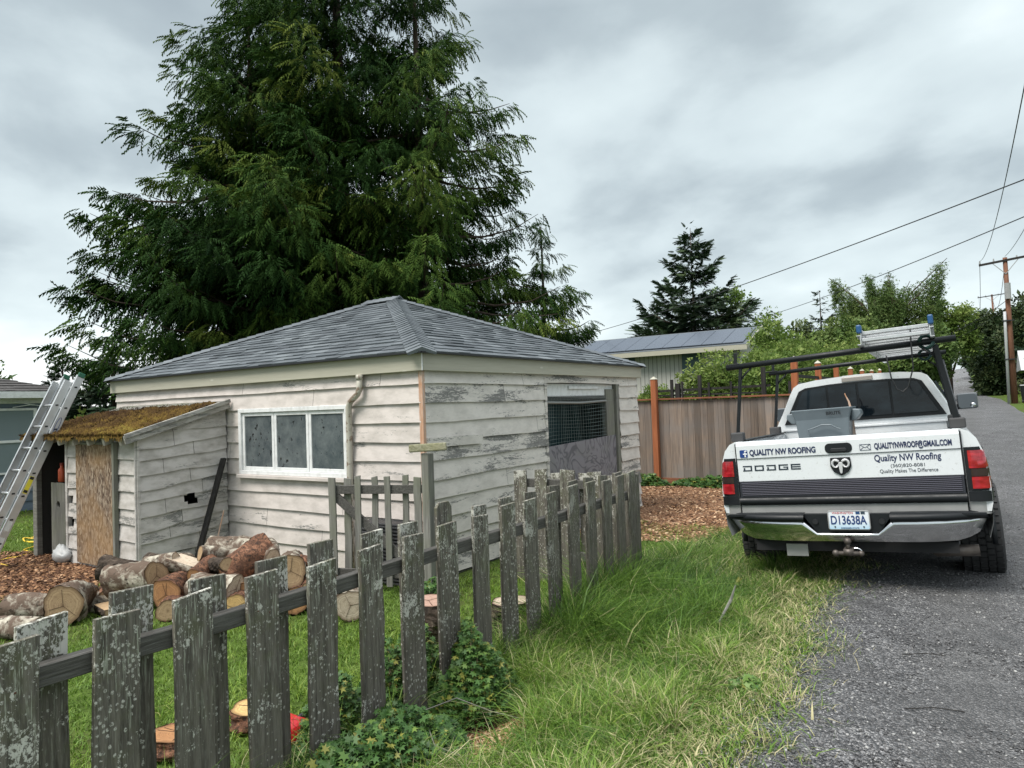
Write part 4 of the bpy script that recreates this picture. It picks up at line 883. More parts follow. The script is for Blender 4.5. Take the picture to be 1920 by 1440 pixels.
def log(c, yaw, pitch, r, L, bark, cut, label, seed=0, split=None, sq=1.0, taper=0.0, name='firewood_log', group='firewood logs piled by the shed', cat='log', cracks=True, bend=0.0):
    rr = random.Random(seed); n = 26; c = Vector(c); d = Vector((math.cos(yaw)*math.cos(pitch), math.sin(yaw)*math.cos(pitch), math.sin(pitch)))
    u = d.cross(Vector((0, 0, 1))).normalized() if abs(d.z) < .97 else Vector((1, 0, 0)); w = u.cross(d).normalized()
    z0 = c.z-r*.95*abs(math.cos(pitch))-L/2*abs(math.sin(pitch))
    e = empty(name, (c.x, c.y, z0), label, cat, group)
    ph = [rr.uniform(0, 6.28) for _ in range(5)]; rings = []
    prof = lambda a, k: r*(1+.08*math.sin(2*a+ph[0]+k*.15)+.055*math.sin(3*a+ph[1]+k*.5)+.03*math.sin(7*a+ph[2]+k)+.02*math.sin(13*a+ph[3]+2*k))
    K = 12; r *= .88; L *= .9
    def pt(a, k, rs=1.0, ext=0.0):
        R = prof(a, k)*rs*(1+taper*(k/K-.5)); x, y = math.cos(a)*R, math.sin(a)*R*sq
        if split is not None:
            s = split; lim = s*r; y = min(y, lim) if s > 0 else y
        off = bend*math.sin(math.pi*k/K)
        return c+d*((k/K-.5)*L+ext)+u*x+w*(y+off)
    q = MB()
    for k in range(K+1): rings.append([pt(2*math.pi*i/n, k, 1+rr.gauss(0, .02)+.05*float(vnoise(i*.9+seed, k*.8, 1.0, seed % 7))) for i in range(n)])
    q.loft(rings, True); bk = q.build('bark', bark, e, smooth=False if bark is M_dkb else True)
    for k, ext, sgn in ((0, .002, 1), (K, -.002, -1)):
        q = MB(); vs = [tuple(pt(2*math.pi*i/n, k, .985, ext)) for i in range(n)]; cc = c+d*((k/K-.5)*L+ext-.0*sgn)
        if split is not None: cc = sum((Vector(v) for v in vs), Vector())/n
        vs.append(tuple(cc)); q.add(vs, [(i, (i+1) % n, n) for i in range(n)], t=1.0); q.t[-1] = 0.0
        cf = q.build('cut_face', cut, e)
        if cracks and r > .1:
            q = MB()
            for j in range(rr.choice((3, 4))):
                a = ph[3]+j*2.1+rr.uniform(-.3, .3); p1 = pt(a, k, .8, ext-.0025*sgn); q.beam(cc-d*.001*sgn, p1, .0022, .002, up=d)
            q.build('crack', M_crack, cf)
    if split is not None:
        q = MB(); h = split*r; ww = math.sqrt(max(0, 1-(split/max(sq, .3))**2))*r*.99 if split < sq else r*.3
        a_ = [c-d*L/2*.99+w*(h+.002)-u*ww, c-d*L/2*.99+w*(h+.002)+u*ww, c+d*L/2*.99+w*(h+.002)+u*ww, c+d*L/2*.99+w*(h+.002)-u*ww]
        q.add(a_, [(0, 1, 2, 3)]); q.build('split_face', cut, e)
    return e
LG = [
 ((-6.78, 2.98, -.01), -38, 3, .185, .42, M_birch, C_tan, 'white birch log whose round tan cut face with cracks looks over the fence'),
 ((-6.52, 3.42, .12), -160, -8, .165, .55, M_birch, C_tan, 'biggest white birch log with a green moss patch, lying across the front of the pile'),
 ((-6.22, 3.62, .01), -50, 0, .15, .42, M_red, C_or, 'dark barked log with a brown orange cut end beside the mossy birch log'),
 ((-5.72, 3.72, .06), 195, 0, .14, .50, M_birch, C_pale, 'straight cream white log half hidden behind the fourth fence board'),
 ((-7.30, 3.68, .06), -150, 10, .14, .40, M_dkb, C_tan, 'blackish charred looking log with a pink knot in front of the board panel'),
 ((-6.36, 3.86, .17), 200, 14, .13, .42, M_birch, C_pale, 'jagged split birch piece pointing up in the middle of the pile'),
 ((-6.28, 4.26, .25), 205, 4, .145, .48, M_birch, C_tan, 'short birch log on top of the pile right beneath the dark leaning board'),
 ((-5.72, 4.06, .20), 70, 24, .17, .55, M_red, C_or, 'thick twisted log with peeling red brown bark, tallest on the pile'),
 ((-5.32, 4.22, .17), -38, 6, .155, .60, M_birch, C_tan, 'long birch log with a wide brown cut face at the right end of the pile'),
 ((-5.50, 3.80, -.06), -48, 0, .13, .40, M_red, C_yel, 'log with a bright yellow fresh cut face low in the pile'),
 ((-5.66, 3.98, .06), -20, 0, .11, .42, M_red, C_or, 'brown split log just above the yellow faced one'),
 ((-5.14, 4.16, -.05), -50, 0, .13, .40, M_red, C_or, 'reddish log beneath the long birch log at the right end'),
 ((-4.58, 4.26, -.04), -44, 0, .15, .40, M_birch, C_pale, 'lone white log with a pale round face on the grass left of the gate'),
 ((-6.98, 2.86, -.08), 215, 6, .12, .75, M_birch, C_pale, 'long grey white birch log slanting toward the far left of the pile'),
 ((-6.72, 2.52, -.10), 205, 0, .10, .55, M_birch, C_pale, 'thin smooth white log lying lowest at the left end of the pile'),
 ((-7.18, 4.26, .06), -70, 10, .09, .30, M_birch, C_pale, 'small white chunk at the back of the pile against the shed wall'),
 ((-6.78, 3.98, .04), -30, 4, .12, .42, M_red, C_or, 'brown log behind the mossy birch log'),
 ((-6.02, 3.50, -.08), -45, 0, .11, .38, M_red, C_tan, 'small brown log at the bottom front of the pile'),
 ((-5.52, 4.32, .04), -15, 0, .14, .45, M_dkb, C_tan, 'dark log under the tall red barked one'),
 ((-6.05, 4.05, .02), 15, 0, .13, .45, M_dkb, C_or, 'blackish log buried in the centre of the pile'),
 ((-6.95, 3.45, -.06), 150, 0, .13, .50, M_red, C_tan, 'brown log resting on the ground behind the tan faced birch'),
 ((-5.95, 4.45, -.05), 170, 0, .14, .50, M_red, C_tan, 'brown log on the ground at the back of the pile near the garage wall'),
 ((-5.22, 4.46, .02), 165, 0, .12, .45, M_dkb, C_tan, 'dark log behind the long birch log near the garage wall'),
 ((-6.55, 3.20, -.10), 170, 0, .09, .34, M_dkb, C_tan, 'short dark split log on the grass in front of the mossy birch log'),
 ((-6.60, 3.72, .20), 25, 6, .085, .36, M_birch, C_pale, 'slim white birch stick on top near the mossy log'),
 ((-6.05, 3.82, .16), 120, 10, .095, .36, M_red, C_or, 'small red brown log lying crosswise over the cream white log'),
 ((-5.95, 4.22, .20), 35, -8, .10, .38, M_birch, C_tan, 'small speckled birch log leaning on the tall red barked one from the left'),
 ((-5.45, 4.02, .05), -30, 5, .10, .36, M_birch, C_tan, 'small birch log under the tall red barked one, end toward the fence'),
 ((-5.30, 4.02, .18), 130, 8, .085, .40, M_red, C_or, 'thin reddish log resting against the long birch log'),
 ((-6.90, 3.22, -.10), 60, 0, .10, .36, M_birch, C_tan, 'short birch piece wedged behind the tan faced log'),
 ((-7.05, 3.95, .12), 10, 0, .09, .34, M_dkb, C_tan, 'small blackish log on top behind the charred one'),
 ((-5.85, 3.72, -.10), -55, 0, .105, .34, M_birch, C_tan, 'birch log at ground level below the cream white one'),
 ((-5.12, 4.34, .20), 200, 4, .08, .34, M_red, C_tan, 'thin brown log on top at the right rear of the pile'),
 ((-6.45, 4.20, .06), -60, 0, .11, .36, M_red, C_or, 'brown faced log half buried behind the jagged birch piece'),
 ((-5.60, 4.22, .30), 150, 12, .085, .34, M_birch, C_pale, 'small pale log propped on the shoulder of the tall red barked one'),
 ((-5.42, 4.34, .14), -60, 5, .095, .34, M_dkb, C_or, 'dark barked round with an orange face behind the tall red barked log'),
 ((-5.02, 4.18, .04), -40, 0, .085, .34, M_red, C_tan, 'small round just right of the reddish log under the long birch one'),
 ((-5.86, 3.86, .22), -10, 8, .075, .36, M_dkb, C_tan, 'thin dark branch log on top of the cream white log'),
 ((-6.18, 4.02, .26), 75, -12, .08, .32, M_birch, C_tan, 'small white log tipped forward behind the jagged birch piece'),
 ((-6.75, 3.62, .16), 40, 10, .075, .34, M_red, C_or, 'small red brown stick log above the mossy birch log'),
 ((-7.12, 3.30, -.06), -20, 0, .095, .36, M_dkb, C_tan, 'blackish round at the left back of the pile near the board panel'),
 ((-4.98, 4.28, -.09), -35, 0, .09, .36, M_dkb, C_tan, 'small dark log on the ground at the right tip of the pile'),
]
for i, (c, yw, pt_, r, L, bk, ct, lb) in enumerate(LG):
    log(c, R_(yw), R_(pt_), r, L, bk, ct, lb, seed=40+i, split=(.35 if i in (5, 10, 23, 28, 31) else None), bend=(.03 if i in (7, 13) else 0), taper=(.25 if i == 7 else .05))
log((-3.58, 4.13, -.03), 0, R_(90), .20, .32, M_dkb, C_pink, 'short round stump with a pinkish top behind the sixth fence board', 70, name='tree_stump', group='stumps behind the picket fence', cat='stump')
log((-3.02, 4.45, -.04), .4, R_(90), .17, .32, M_dkb, C_pale, 'smaller pale topped stump beyond the pinkish one', 71, name='tree_stump', group='stumps behind the picket fence', cat='stump')
log((-3.24, 3.38, -.16), 1.2, R_(86), .20, .10, M_red, C_pink, 'flat pinkish wood round lying behind the ivy', 72, name='wood_round', cat='wood round', group='wood rounds behind the picket fence')
log((-3.60, 2.12, -.13), 1.9, R_(80), .20, .10, M_red, C_or, 'orange wood round on the lawn between the third and fourth fence boards', 73, name='wood_round', cat='wood round', group='wood rounds behind the picket fence')
log((-3.50, 2.52, -.12), 2.4, R_(84), .17, .10, M_red, C_yel, 'yellowish wood round on the lawn between the fourth and fifth fence boards', 74, name='wood_round', cat='wood round', group='wood rounds behind the picket fence')
def red_can():
    e = empty('fuel_can', (-3.0, 2.3, -.2), 'red plastic can with a black rim lying behind the base of the picket fence', 'can')
    q = MB(); q.loft([[(-3.0+a*s, 2.32+b*s, z) for a, b in ((-.13, -.1), (.13, -.1), (.13, .1), (-.13, .1))] for z, s in ((-.19, .95), (-.02, 1.0), (.03, .8), (.05, .4))], True, cap=True); q.build('body', mat('red_plastic', col=(.50, .015, .02), rough=.35), e, bevel=.015, seg=2)
    q = MB(); q.tube([(-2.95, 2.40+.07*math.cos(t), -.02+.06*math.sin(t)) for t in [math.pi*k/10 for k in range(11)]], .016, 8); q.build('handle', M_black, e, smooth=True)
red_can()
def cord():
    pts = []
    for k in range(60):
        t = k/59*4*math.pi*1.2; r = .35-.03*math.sin(k*.7)+.05*math.cos(k*.31); pts.append((-11.7+r*math.cos(t)*1.2, 4.75+.22*r*3*math.sin(t)*.5, -.165+.01*math.sin(k)))
    for k in range(40): pts.append((-11.3+k*.03-.01*k*math.sin(k*.25)*.6, 4.55-k*.022+.05*math.sin(k*.5), -.168))
    q = MB(); q.tube(pts, .010, 6); tag(q.build('yellow_cable', mat('yellow_cord', col=(.75, .50, .04), rough=.5), None, org=(-11.4, 4.5, -.2), smooth=True), 'yellow cord coiled loosely on the lawn left of the shed', 'cord')
cord()

# ================================================================== the pickup truck (local frame: x right, y forward, z up)
TR = empty('pickup_truck', (-0.8536, 6.2534, -0.0918), 'white pickup truck with roofing company lettering parked half on the grass', 'truck', local=True)
TR.rotation_euler = Matrix(((0.9976, -0.031, -0.0612), (0.0318, 0.9994, 0.0123), (0.0607, -0.0142, 0.9981))).to_euler()
def f_carpaint(t, b):
    c = t.co(); n = t.noise(c, 3, 5); d = t.noise(c, 40, 4, .7); z = t.sep(c)[2]
    col = t.mix(t.ramp(n, [(.5, 0), (.8, .25)]), (.68, .71, .73), (.50, .52, .52)); t.put(b.inputs['Base Color'], t.mix(t.math('ADD', t.ramp(d, [(.60, 0), (.68, .35)]), t.math('MULTIPLY', t.ramp(t.noise(t.map(c, scale=(3, 3, 1)), 6, 5, .7), [(.45, 0), (.8, 1)]), t.ramp(z, [(.6, .5), (1.1, .06)]))), col, (.30, .28, .25))); t.put(b.inputs['Roughness'], t.ramp(n, [(.3, .18), (.7, .32)]))
M_car = mat('white_car_paint', f_carpaint, spec=.6, **{'Coat Weight': .4, 'Coat Roughness': .12})
M_blk = mat('black_trim', lambda t, b: t.put(b.inputs['Roughness'], t.ramp(t.noise(t.co(), 12, 4), [(.3, .35), (.7, .55)])), col=(.010, .012, .014), spec=.3)
M_rib = mat('ribbed_black_trim', col=(.022, .024, .032), rough=.42)
M_chrome = mat('chrome', lambda t, b: t.put(b.inputs['Roughness'], t.ramp(t.noise(t.co(), 7, 5), [(.3, .05), (.7, .20)])), col=(.62, .63, .64), metal=1.0)
M_silver = mat('dirty_silver', lambda t, b: t.put(b.inputs['Base Color'], t.mix(t.noise(t.co(), 6, 4), (.25, .25, .25), (.42, .42, .41))), rough=.4, metal=.3)
M_glass = mat('tinted_glass', lambda t, b: t.put(b.inputs['Base Color'], t.mix(t.ramp(t.noise(t.map(t.co(), scale=(1, 1, 2)), 3, 4), [(.45, 0), (.7, 1)]), (.004, .007, .010), (.014, .022, .028))), rough=.05, spec=.4)
M_tyre = mat('tyre_rubber', lambda t, b: t.put(b.inputs['Base Color'], t.mix(t.noise(t.co(), 14, 4), (.018, .018, .02), (.05, .05, .05))), rough=.8)
M_redl = mat('red_lens', lambda t, b: t.put(b.inputs['Base Color'], t.mix(t.ramp(t.noise(t.map(t.co(), scale=(1, 1, 3)), 12, 2), [(.4, 0), (.7, 1)]), (.24, .006, .012), (.46, .02, .03))), rough=.1, spec=.6, **{'Coat Weight': .6})
M_smoke = mat('smoked_lens', col=(.035, .022, .02), rough=.15)
M_navy = mat('navy_lettering', col=(.012, .022, .075), rough=.4); M_dkl = mat('dark_lettering', col=(.02, .03, .045), rough=.4); M_fb = mat('blue_square', col=(.012, .045, .20), rough=.4); M_wl = mat('white_mark', col=(.75, .76, .78), rough=.4)
M_under = mat('underbody', col=(.012, .012, .013), rough=.8)

def prof_bed(s):   # outer section of the bed side, from the sill up and over
    return [(s*.955, .52), (s*.985, .62), (s*1.0, .78), (s*1.0, .93), (s*.99, 1.06), (s*.975, 1.18), (s*.945, 1.27), (s*.90, 1.325), (s*.85, 1.348), (s*.80, 1.35), (s*.78, 1.34), (s*.78, .86)]
def arch(y, yc, rad): return .36+math.sqrt(max(0, rad*rad-(y-yc)**2)) if abs(y-yc) < rad else 0
def side_panel(s, ys, yc, prof, nm, mt=None):
    q = MB(); rings = []
    for y in ys:
        p = prof(s); a = arch(y, yc, .50); rings.append([(x if z > a or x*s < .8 else s*(abs(x)+.012), y, max(z, a)) for x, z in p])
    q.loft(rings); return q.build(nm, mt or M_car, TR, smooth=True)
def truck():
    ys = sorted(set(list(np.linspace(.06, 2.03, 24))+[.02, .04, .70, .72, 1.68, 1.70]))
    for s in (-1, 1):
        b = side_panel(s, ys, 1.20, prof_bed, 'bed_side')
        # rear closing face of the bed side around the lamp
        q = MB(); pr = prof_bed(s)[:-1]; poly = [(x, z) for x, z in pr]+[(s*.845, 1.34), (s*.845, .72), (s*.94, .72)]; poly = [(x, max(z, .72)) for x, z in poly]
        q.prism(poly, .018, .045, 'y'); q.build('corner_face', M_car, b)
        # wheel arch lip
        q = MB(); q.tube([(s*1.005, 1.2+.52*math.cos(t), .36+.52*math.sin(t)) for t in [math.pi*k/16 for k in range(17)]], .022, 6); q.build('wheel_arch', M_blk, b, smooth=True)
        q = MB(); q.b2(s*.80-.03, s*.80+.03, .1, 1.98, 1.352, 1.362); q.build('rail_cap', M_blk, b, bevel=.003)
        # lamp
        q = MB(); q.loft([[(s*.853, -.004, z), (s*.93, -.012, z), (s*(.985-dx), .012, z), (s*(1.006-dx), .10, z)] for z, dx in ((.875, .0), (.98, .0), (1.10, .008), (1.195, .026), (1.205, .03))]); hs = q.build('lamp_housing', M_blk, TR)
        q = MB(); q.loft([[(s*.875, -.012, z), (s*.93, -.020, z), (s*(.987-dx), .004, z), (s*(1.0-dx), .05, z)] for z, dx in ((1.045, .004), (1.06, .0), (1.165, .014), (1.18, .022))]); q.build('tail_lamp', M_redl, hs, smooth=True)
        q = MB(); q.loft([[(s*.885, -.010, z), (s*.93, -.017, z), (s*.99, .006, z), (s*1.004, .05, z)] for z in (.985, 1.04)]); q.build('reverse_lamp', M_smoke, hs, smooth=True)
        q = MB(); q.loft([[(s*.885, -.012, z), (s*.93, -.020, z), (s*.991, .003, z), (s*1.005, .05, z)] for z in (.892, .905, .97, .98)]); q.build('tail_lamp', M_redl, hs, smooth=True)
        q = MB(); q.loft([[(s*.853, -.006, z), (s*.93, -.013, z), (s*.998, .012, z), (s*1.016, .12, z), (s*1.012, .6, z)] for z in (.795, .81, .86, .872)]); q.build('corner_band', M_blk, TR, smooth=True)
        q = MB(); q.loft([[(s*.853, .012, z), (s*.93, .006, z), (s*.985, .03, z), (s*1.0, .12, z)] for z in (.70, .79)]); q.build('corner_cap', M_silver, TR, smooth=True)
    q = MB(); q.b2(-.78, .78, .06, 2.02, .84, .86); q.b2(-.62, .62, 1.995, 2.03, .86, 1.0)
    for k in range(16): q.b2(-.75+k*.1, -.71+k*.1, .08, 1.98, .861, .872)
    q.build('bed_floor', M_silver, TR)
    q = MB(); q.b2(-.78, .78, 2.0, 2.035, .86, 1.36); q.b2(-.80, .80, 1.985, 2.04, 1.361, 1.385); q.b2(-.78, .78, 1.985, 1.999, 1.20, 1.22); q.build('bed_front', M_car, TR, bevel=.004)
    # tailgate
    q = MB(); sec = [(.055, .71), (.0, .715), (-.004, .85), (-.004, 1.19), (-.010, 1.20), (-.012, 1.31), (-.002, 1.338), (.03, 1.347), (.055, 1.338)]
    q.loft([[(x, y, z) for y, z in sec] for x in (-.838, -.5, 0, .5, .838)], cap=False); q.add([(-.838, y, z) for y, z in sec], [tuple(range(9))]); q.add([(.838, y, z) for y, z in sec], [tuple(range(9))[::-1]]); q.add([(-.838, .055, .71), (.838, .055, .71), (.838, .055, 1.338), (-.838, .055, 1.338)], [(0, 1, 2, 3)])
    tg = q.build('tailgate', M_car, TR)
    q = MB(); q.b2(-.838, .838, -.0125, -.0115, 1.196, 1.200); q.build('crease', M_dkl, tg)
    q = MB(); q.b2(-.838, .838, -.012, -.003, .858, 1.000); q.build('black_panel', M_rib, tg, bevel=.003)
    q = MB()
    for k in range(8): q.b2(-.82, .82, -.018, -.011, .876+k*.0145, .8835+k*.0145)
    q.build('ribs', mat('rib_highlight', col=(.06, .058, .08), rough=.35), tg, bevel=.002)
    q = MB(); q.loft([[(x, y, z) for y, z in ((0, .788), (-.022, .795), (-.030, .825), (-.022, .855), (-.003, .8575))] for x in (-.842, 0, .842)]); q.build('lower_band', M_blk, tg, smooth=True)
    q = MB(); q.b2(-.838, .838, -.006, .0, .715, .787); q.build('lower_strip', M_silver, tg, bevel=.002)
    q = MB(); q.b2(.845, .850, -.002, .05, .72, 1.33); q.b2(-.850, -.845, -.002, .05, .72, 1.33); q.build('gap', M_black, tg)
    # handle
    def rrect(cx, cz, w, h, r, n=6):
        pts = []
        for qx, qz, a0 in ((1, -1, -90), (1, 1, 0), (-1, 1, 90), (-1, -1, 180)):
            for k in range(n+1):
                a = R_(a0+90*k/n); pts.append((cx+qx*(w/2-r)+r*math.cos(a), cz+qz*(h/2-r)+r*math.sin(a)))
        return pts
    q = MB(); q.prism(rrect(-.01, 1.25, .205, .082, .036), -.018, -.008, 'y'); h = q.build('handle', M_blk, tg, bevel=.003)
    q = MB(); q.prism(rrect(-.01, 1.235, .12, .028, .012), -.028, -.017, 'y'); q.build('handle_grip', M_black, h, bevel=.003)
    # lettering
    def text(s, x0, x1, z0, z1, y, m, parent, name='lettering', bold=0.0, shear=0.0, dz=0.0, sp=1.0, depth=.0015):
        cu = bpy.data.curves.new('t', 'FONT'); cu.body = s; cu.extrude = .01; cu.offset = bold; cu.space_character = sp
        o = bpy.data.objects.new('t', cu); sc.collection.objects.link(o); dg = bpy.context.evaluated_depsgraph_get(); me = bpy.data.meshes.new_from_object(o.evaluated_get(dg)); bpy.data.objects.remove(o); bpy.data.curves.remove(cu)
        n = len(me.vertices); v = np.zeros(n*3); me.vertices.foreach_get('co', v); v = v.reshape(-1, 3); mn, mx = v.min(0), v.max(0); u = (v-mn)/(mx-mn)
        X = x0+(x1-x0)*u[:, 0]; Zc = z0+(z1-z0)*u[:, 1]+dz*u[:, 0]; Y = y-depth*u[:, 2]; X = X+shear*(Zc-z0)
        me.vertices.foreach_set('co', np.stack([X, Y, Zc], 1).ravel()); me.name = name; me.materials.clear(); me.materials.append(m); me.update(); return link(name, me, parent)
    yb = -.0125
    q = MB(); q.prism(rrect(-.775, 1.2415, .066, .066, .009), yb-.0015, yb+.001, 'y'); fb = q.build('logo_square', M_fb, tg)
    q = MB()
    for a in (((-.768, 1.212), (-.757, 1.212), (-.757, 1.262), (-.768, 1.262)), ((-.780, 1.234), (-.745, 1.234), (-.746, 1.244), (-.780, 1.244)), ((-.768, 1.258), (-.757, 1.258), (-.746, 1.261), (-.746, 1.270), (-.758, 1.270), (-.766, 1.266))): q.prism(a, yb-.0035-.0004*len(q.f), yb-.0016, 'y')
    q.build('logo_letter', M_wl, fb)
    text('QUALITY NW ROOFING', -.725, -.185, 1.213, 1.274, yb, M_navy, tg, bold=.034)
    text('QUALITYNWROOF@GMAIL.COM', .255, .785, 1.213, 1.276, yb, M_navy, tg, bold=.034)
    q = MB(); ex0, ex1, ez0, ez1 = .150, .228, 1.222, 1.268; L_ = .0028
    for p0, p1 in (((ex0, ez0), (ex1, ez0)), ((ex1, ez0), (ex1, ez1)), ((ex1, ez1), (ex0, ez1)), ((ex0, ez1), (ex0, ez0)), ((ex0, ez1), ((ex0+ex1)/2, 1.241)), ((ex1, ez1), ((ex0+ex1)/2, 1.241)), ((ex0, ez0), (.178, 1.248)), ((ex1, ez0), (.200, 1.248))): q.beam((p0[0], yb-.001, p0[1]), (p1[0], yb-.001, p1[1]), L_, .002, up=(0, 1, 0))
    q.build('envelope_mark', M_navy, tg)
    text('Quality NW Roofing', .245, .705, 1.108, 1.178, -.0045, M_navy, tg, bold=.02)
    text('(360)820-8081', .355, .59, 1.066, 1.100, -.0045, M_dkl, tg); text('Quality Makes The Difference', .275, .675, 1.022, 1.060, -.0045, M_dkl, tg)
    # wide outlined block lettering
    q = MB(); z0, z1, th = 1.087, 1.135, .0105
    def seg(x0, z0_, x1, z1_): q.b2(min(x0, x1), max(x0, x1), -.0065, -.0042, min(z0_, z1_), max(z0_, z1_))
    x = -.795; w = .078; gp = .022
    for ch in 'DODGE':
        zm = (z0+z1)/2
        seg(x, z0, x+w, z0+th); seg(x, z1-th, x+w, z1)
        if ch in 'DO': seg(x+w-.013, z0+th, x+w, z1-th)
        if ch in 'O': seg(x, z0+th, x+.013, z1-th)
        if ch == 'D': seg(x+.006, z0+th, x+.019, z1-th-.008)
        if ch == 'G': seg(x, z0+th, x+.013, z1-th); seg(x+w-.013, z0+th, x+w, zm+.004); seg(x+w*.5, zm-.004, x+w-.013, zm+.004)
        if ch == 'E': seg(x+.012, zm-th*.45, x+w, zm+th*.45); seg(x, z0+th, x+.011, z1-th)
        x += w+gp
    q.build('lettering', M_dkl, tg)
    # ram head shield
    q = MB(); sh = [(-.080, 1.172), (.070, 1.172), (.074, 1.10), (.050, 1.055), (-.005, 1.022), (-.060, 1.055), (-.084, 1.10)]; q.prism(sh, -.020, -.004, 'y'); em = q.build('emblem', M_blk, tg, bevel=.004)
    q = MB(); cx = -.005
    q.prism([(cx-.016, 1.135), (cx+.016, 1.135), (cx+.013, 1.08), (cx+.009, 1.048), (cx, 1.038), (cx-.009, 1.048), (cx-.013, 1.08)], -.030, -.0195, 'y')
    for s in (-1, 1):
        q.tube([(cx+s*(.012+.0), -.024, 1.138)]+[(cx+s*(.038+.024*math.cos(t)), -.024, 1.122+.030*math.sin(t)) for t in [R_(120-k*30) for k in range(11)]], [.010]+[.013-.0008*k for k in range(11)], 7)
        q.prism([(cx+s*.018, 1.118), (cx+s*.036, 1.105), (cx+s*.020, 1.092)], -.026, -.0195, 'y')
    q.build('ram_head', mat('brushed_silver', col=(.62, .63, .64), rough=.35, metal=.35), em, smooth=False, bevel=.002)
    # bumper
    def bx(x): return -.135+.20*abs(x/.95)**5
    q = MB(); rings = []; xs = [-.955, -.93, -.88, -.8, -.65, -.5, -.38, -.335, -.30, -.265, -.225, -.12, 0, .12, .225, .265, .30, .335, .38, .5, .65, .8, .88, .93, .955]
    for x in xs:
        a = abs(x); top = .672 if a > .335 else (.568 if a < .225 else .568+.104*(a-.225)/.11); bot = .500+.05*max(0, (a-.75)/.2)**2; y = bx(x)
        rings.append([(x*(1-.06*(1-k/5)) if a > .5 else x, y+.05*(1-k/5)**2+.006*(k == 5), bot+(top-bot)*k/5) for k in range(6)]+[(x, y+.03, top+.004)])
    q.loft(rings); bp = q.build('bumper', M_chrome, TR, smooth=True)
    for s in (-1, 1):
        q = MB(); q.loft([[(x, bx(x)+dy, z) for dy, z in ((.03, .655), (-.016, .672), (-.022, .695), (-.010, .718), (.03, .727), (.11, .728))] for x in ([s*k for k in (.315, .34, .5, .7, .85, .92, .955, .97)])]); q.build('step_pad', M_blk, bp, smooth=True)
    q = MB(); q.prism([(-.335, .72), (-.225, .565), (.225, .565), (.335, .72)], -.085, -.07, 'y'); q.build('recess_panel', M_blk, bp)
    q = MB(); q.b2(-.95, .95, -.06, .0, .700, .716); q.build('bumper_top', M_blk, bp)
    for x in (-.235, .285-.03):
        q = MB(); q.tube([(x, -.082, .66), (x, -.098, .66)], .022, 12); q.build('socket', M_black, bp)
    # plate
    def f_plate(t, b): c = t.co(); t.put(b.inputs['Base Color'], t.mix(t.ramp(t.math('ADD', t.sep(c)[2], t.math('MULTIPLY', t.noise(c, 9, 3), .05)), [(.62, 1), (.70, 0)]), (.70, .74, .78), (.36, .58, .74)))
    q = MB(); q.prism(rrect(.02, .675, .305, .152, .016), -.118, -.112, 'y'); pl = q.build('licence_plate', mat('plate', f_plate, rough=.35), TR, bevel=.001)
    q = MB()
    o4 = rrect(.02, .675, .309, .156, .018); i4 = rrect(.02, .675, .295, .142, .012); q.loft([[(x, -.1195, z) for x, z in o4+[o4[0]]], [(x, -.1215, z) for x, z in i4+[i4[0]]]]); q.build('plate_frame', M_silver, pl)
    mt = mat('plate_navy', col=(.02, .05, .16), rough=.4)
    text('D13638A', -.112, .150, .640, .712, -.1185, mt, pl, bold=.02); text('WASHINGTON', -.10, .055, .724, .741, -.1185, mat('plate_red', col=(.45, .04, .05), rough=.4), pl); text('EVERGREEN STATE', -.04, .09, .607, .618, -.1185, mt, pl)
    for x, c_ in ((.075, (.02, .06, .16)), (.112, (.03, .05, .07))):
        q = MB(); q.b2(x, x+.030, -.1202, -.1185, .722, .743); q.build('registration_tab', mat('tab', col=c_, rough=.4), pl)
    for x in (-.085, .125, -.085, .125)[:2]:
        q = MB(); q.tube([(x, -.118, .622), (x, -.123, .622)], .006, 8); q.build('plate_bolt', M_black, pl)
    # hitch
    q = MB(); q.b2(-.05, .05, -.03, .3, .40, .47); h = q.build('hitch_receiver', M_under, TR, bevel=.004)
    M_rust = mat('rusty_steel', lambda t, b: t.put(b.inputs['Base Color'], t.mix(t.noise(t.co(), 20, 4), (.05, .042, .038), (.15, .13, .115))), rough=.5, metal=.5)
    q = MB(); q.b2(-.035, .035, -.20, -.03, .405, .455); q.tube([(-.10, -.17, .42), (.09, -.17, .42)], .018, 8); q.tube([(0, -.17, .44), (0, -.17, .52)], .016, 8)
    q.sphere((-.095, -.17, .42), .028); q.sphere((.09, -.17, .42), .024); q.sphere((0, -.17, .515), .029); q.build('tow_balls', M_rust, h, smooth=True)
    q = MB(); q.tube([(.05+.045*math.cos(t), -.15, .425+.035*math.sin(t)) for t in [R_(k*24) for k in range(-2, 10)]], .005, 5); q.build('hitch_pin', M_chrome, h)
    # chassis, tank, exhaust
    q = MB(); q.b2(-.9, .9, .3, 5.2, .50, .56); q.b2(-.45, -.35, .1, 5, .38, .50); q.b2(.35, .45, .1, 5, .38, .50); q.b2(-.75, .75, .02, .10, .40, .485); q.tube([(-.8, 1.2, .36), (.8, 1.2, .36)], .06, 8); q.sphere((0, 1.2, .36), .16); q.build('chassis', M_under, TR)
    q = MB(); q.tube([(.50, 1.9, .43), (.55, .25, .42), (.60, .12, .40), (.88, .12, .41)], .045, 10); q.build('exhaust_pipe', M_rust, TR, smooth=True)
    q = MB(); q.b2(-.50, -.33, .0, .02, .36, .46); q.build('mud_bracket', M_silver, TR)
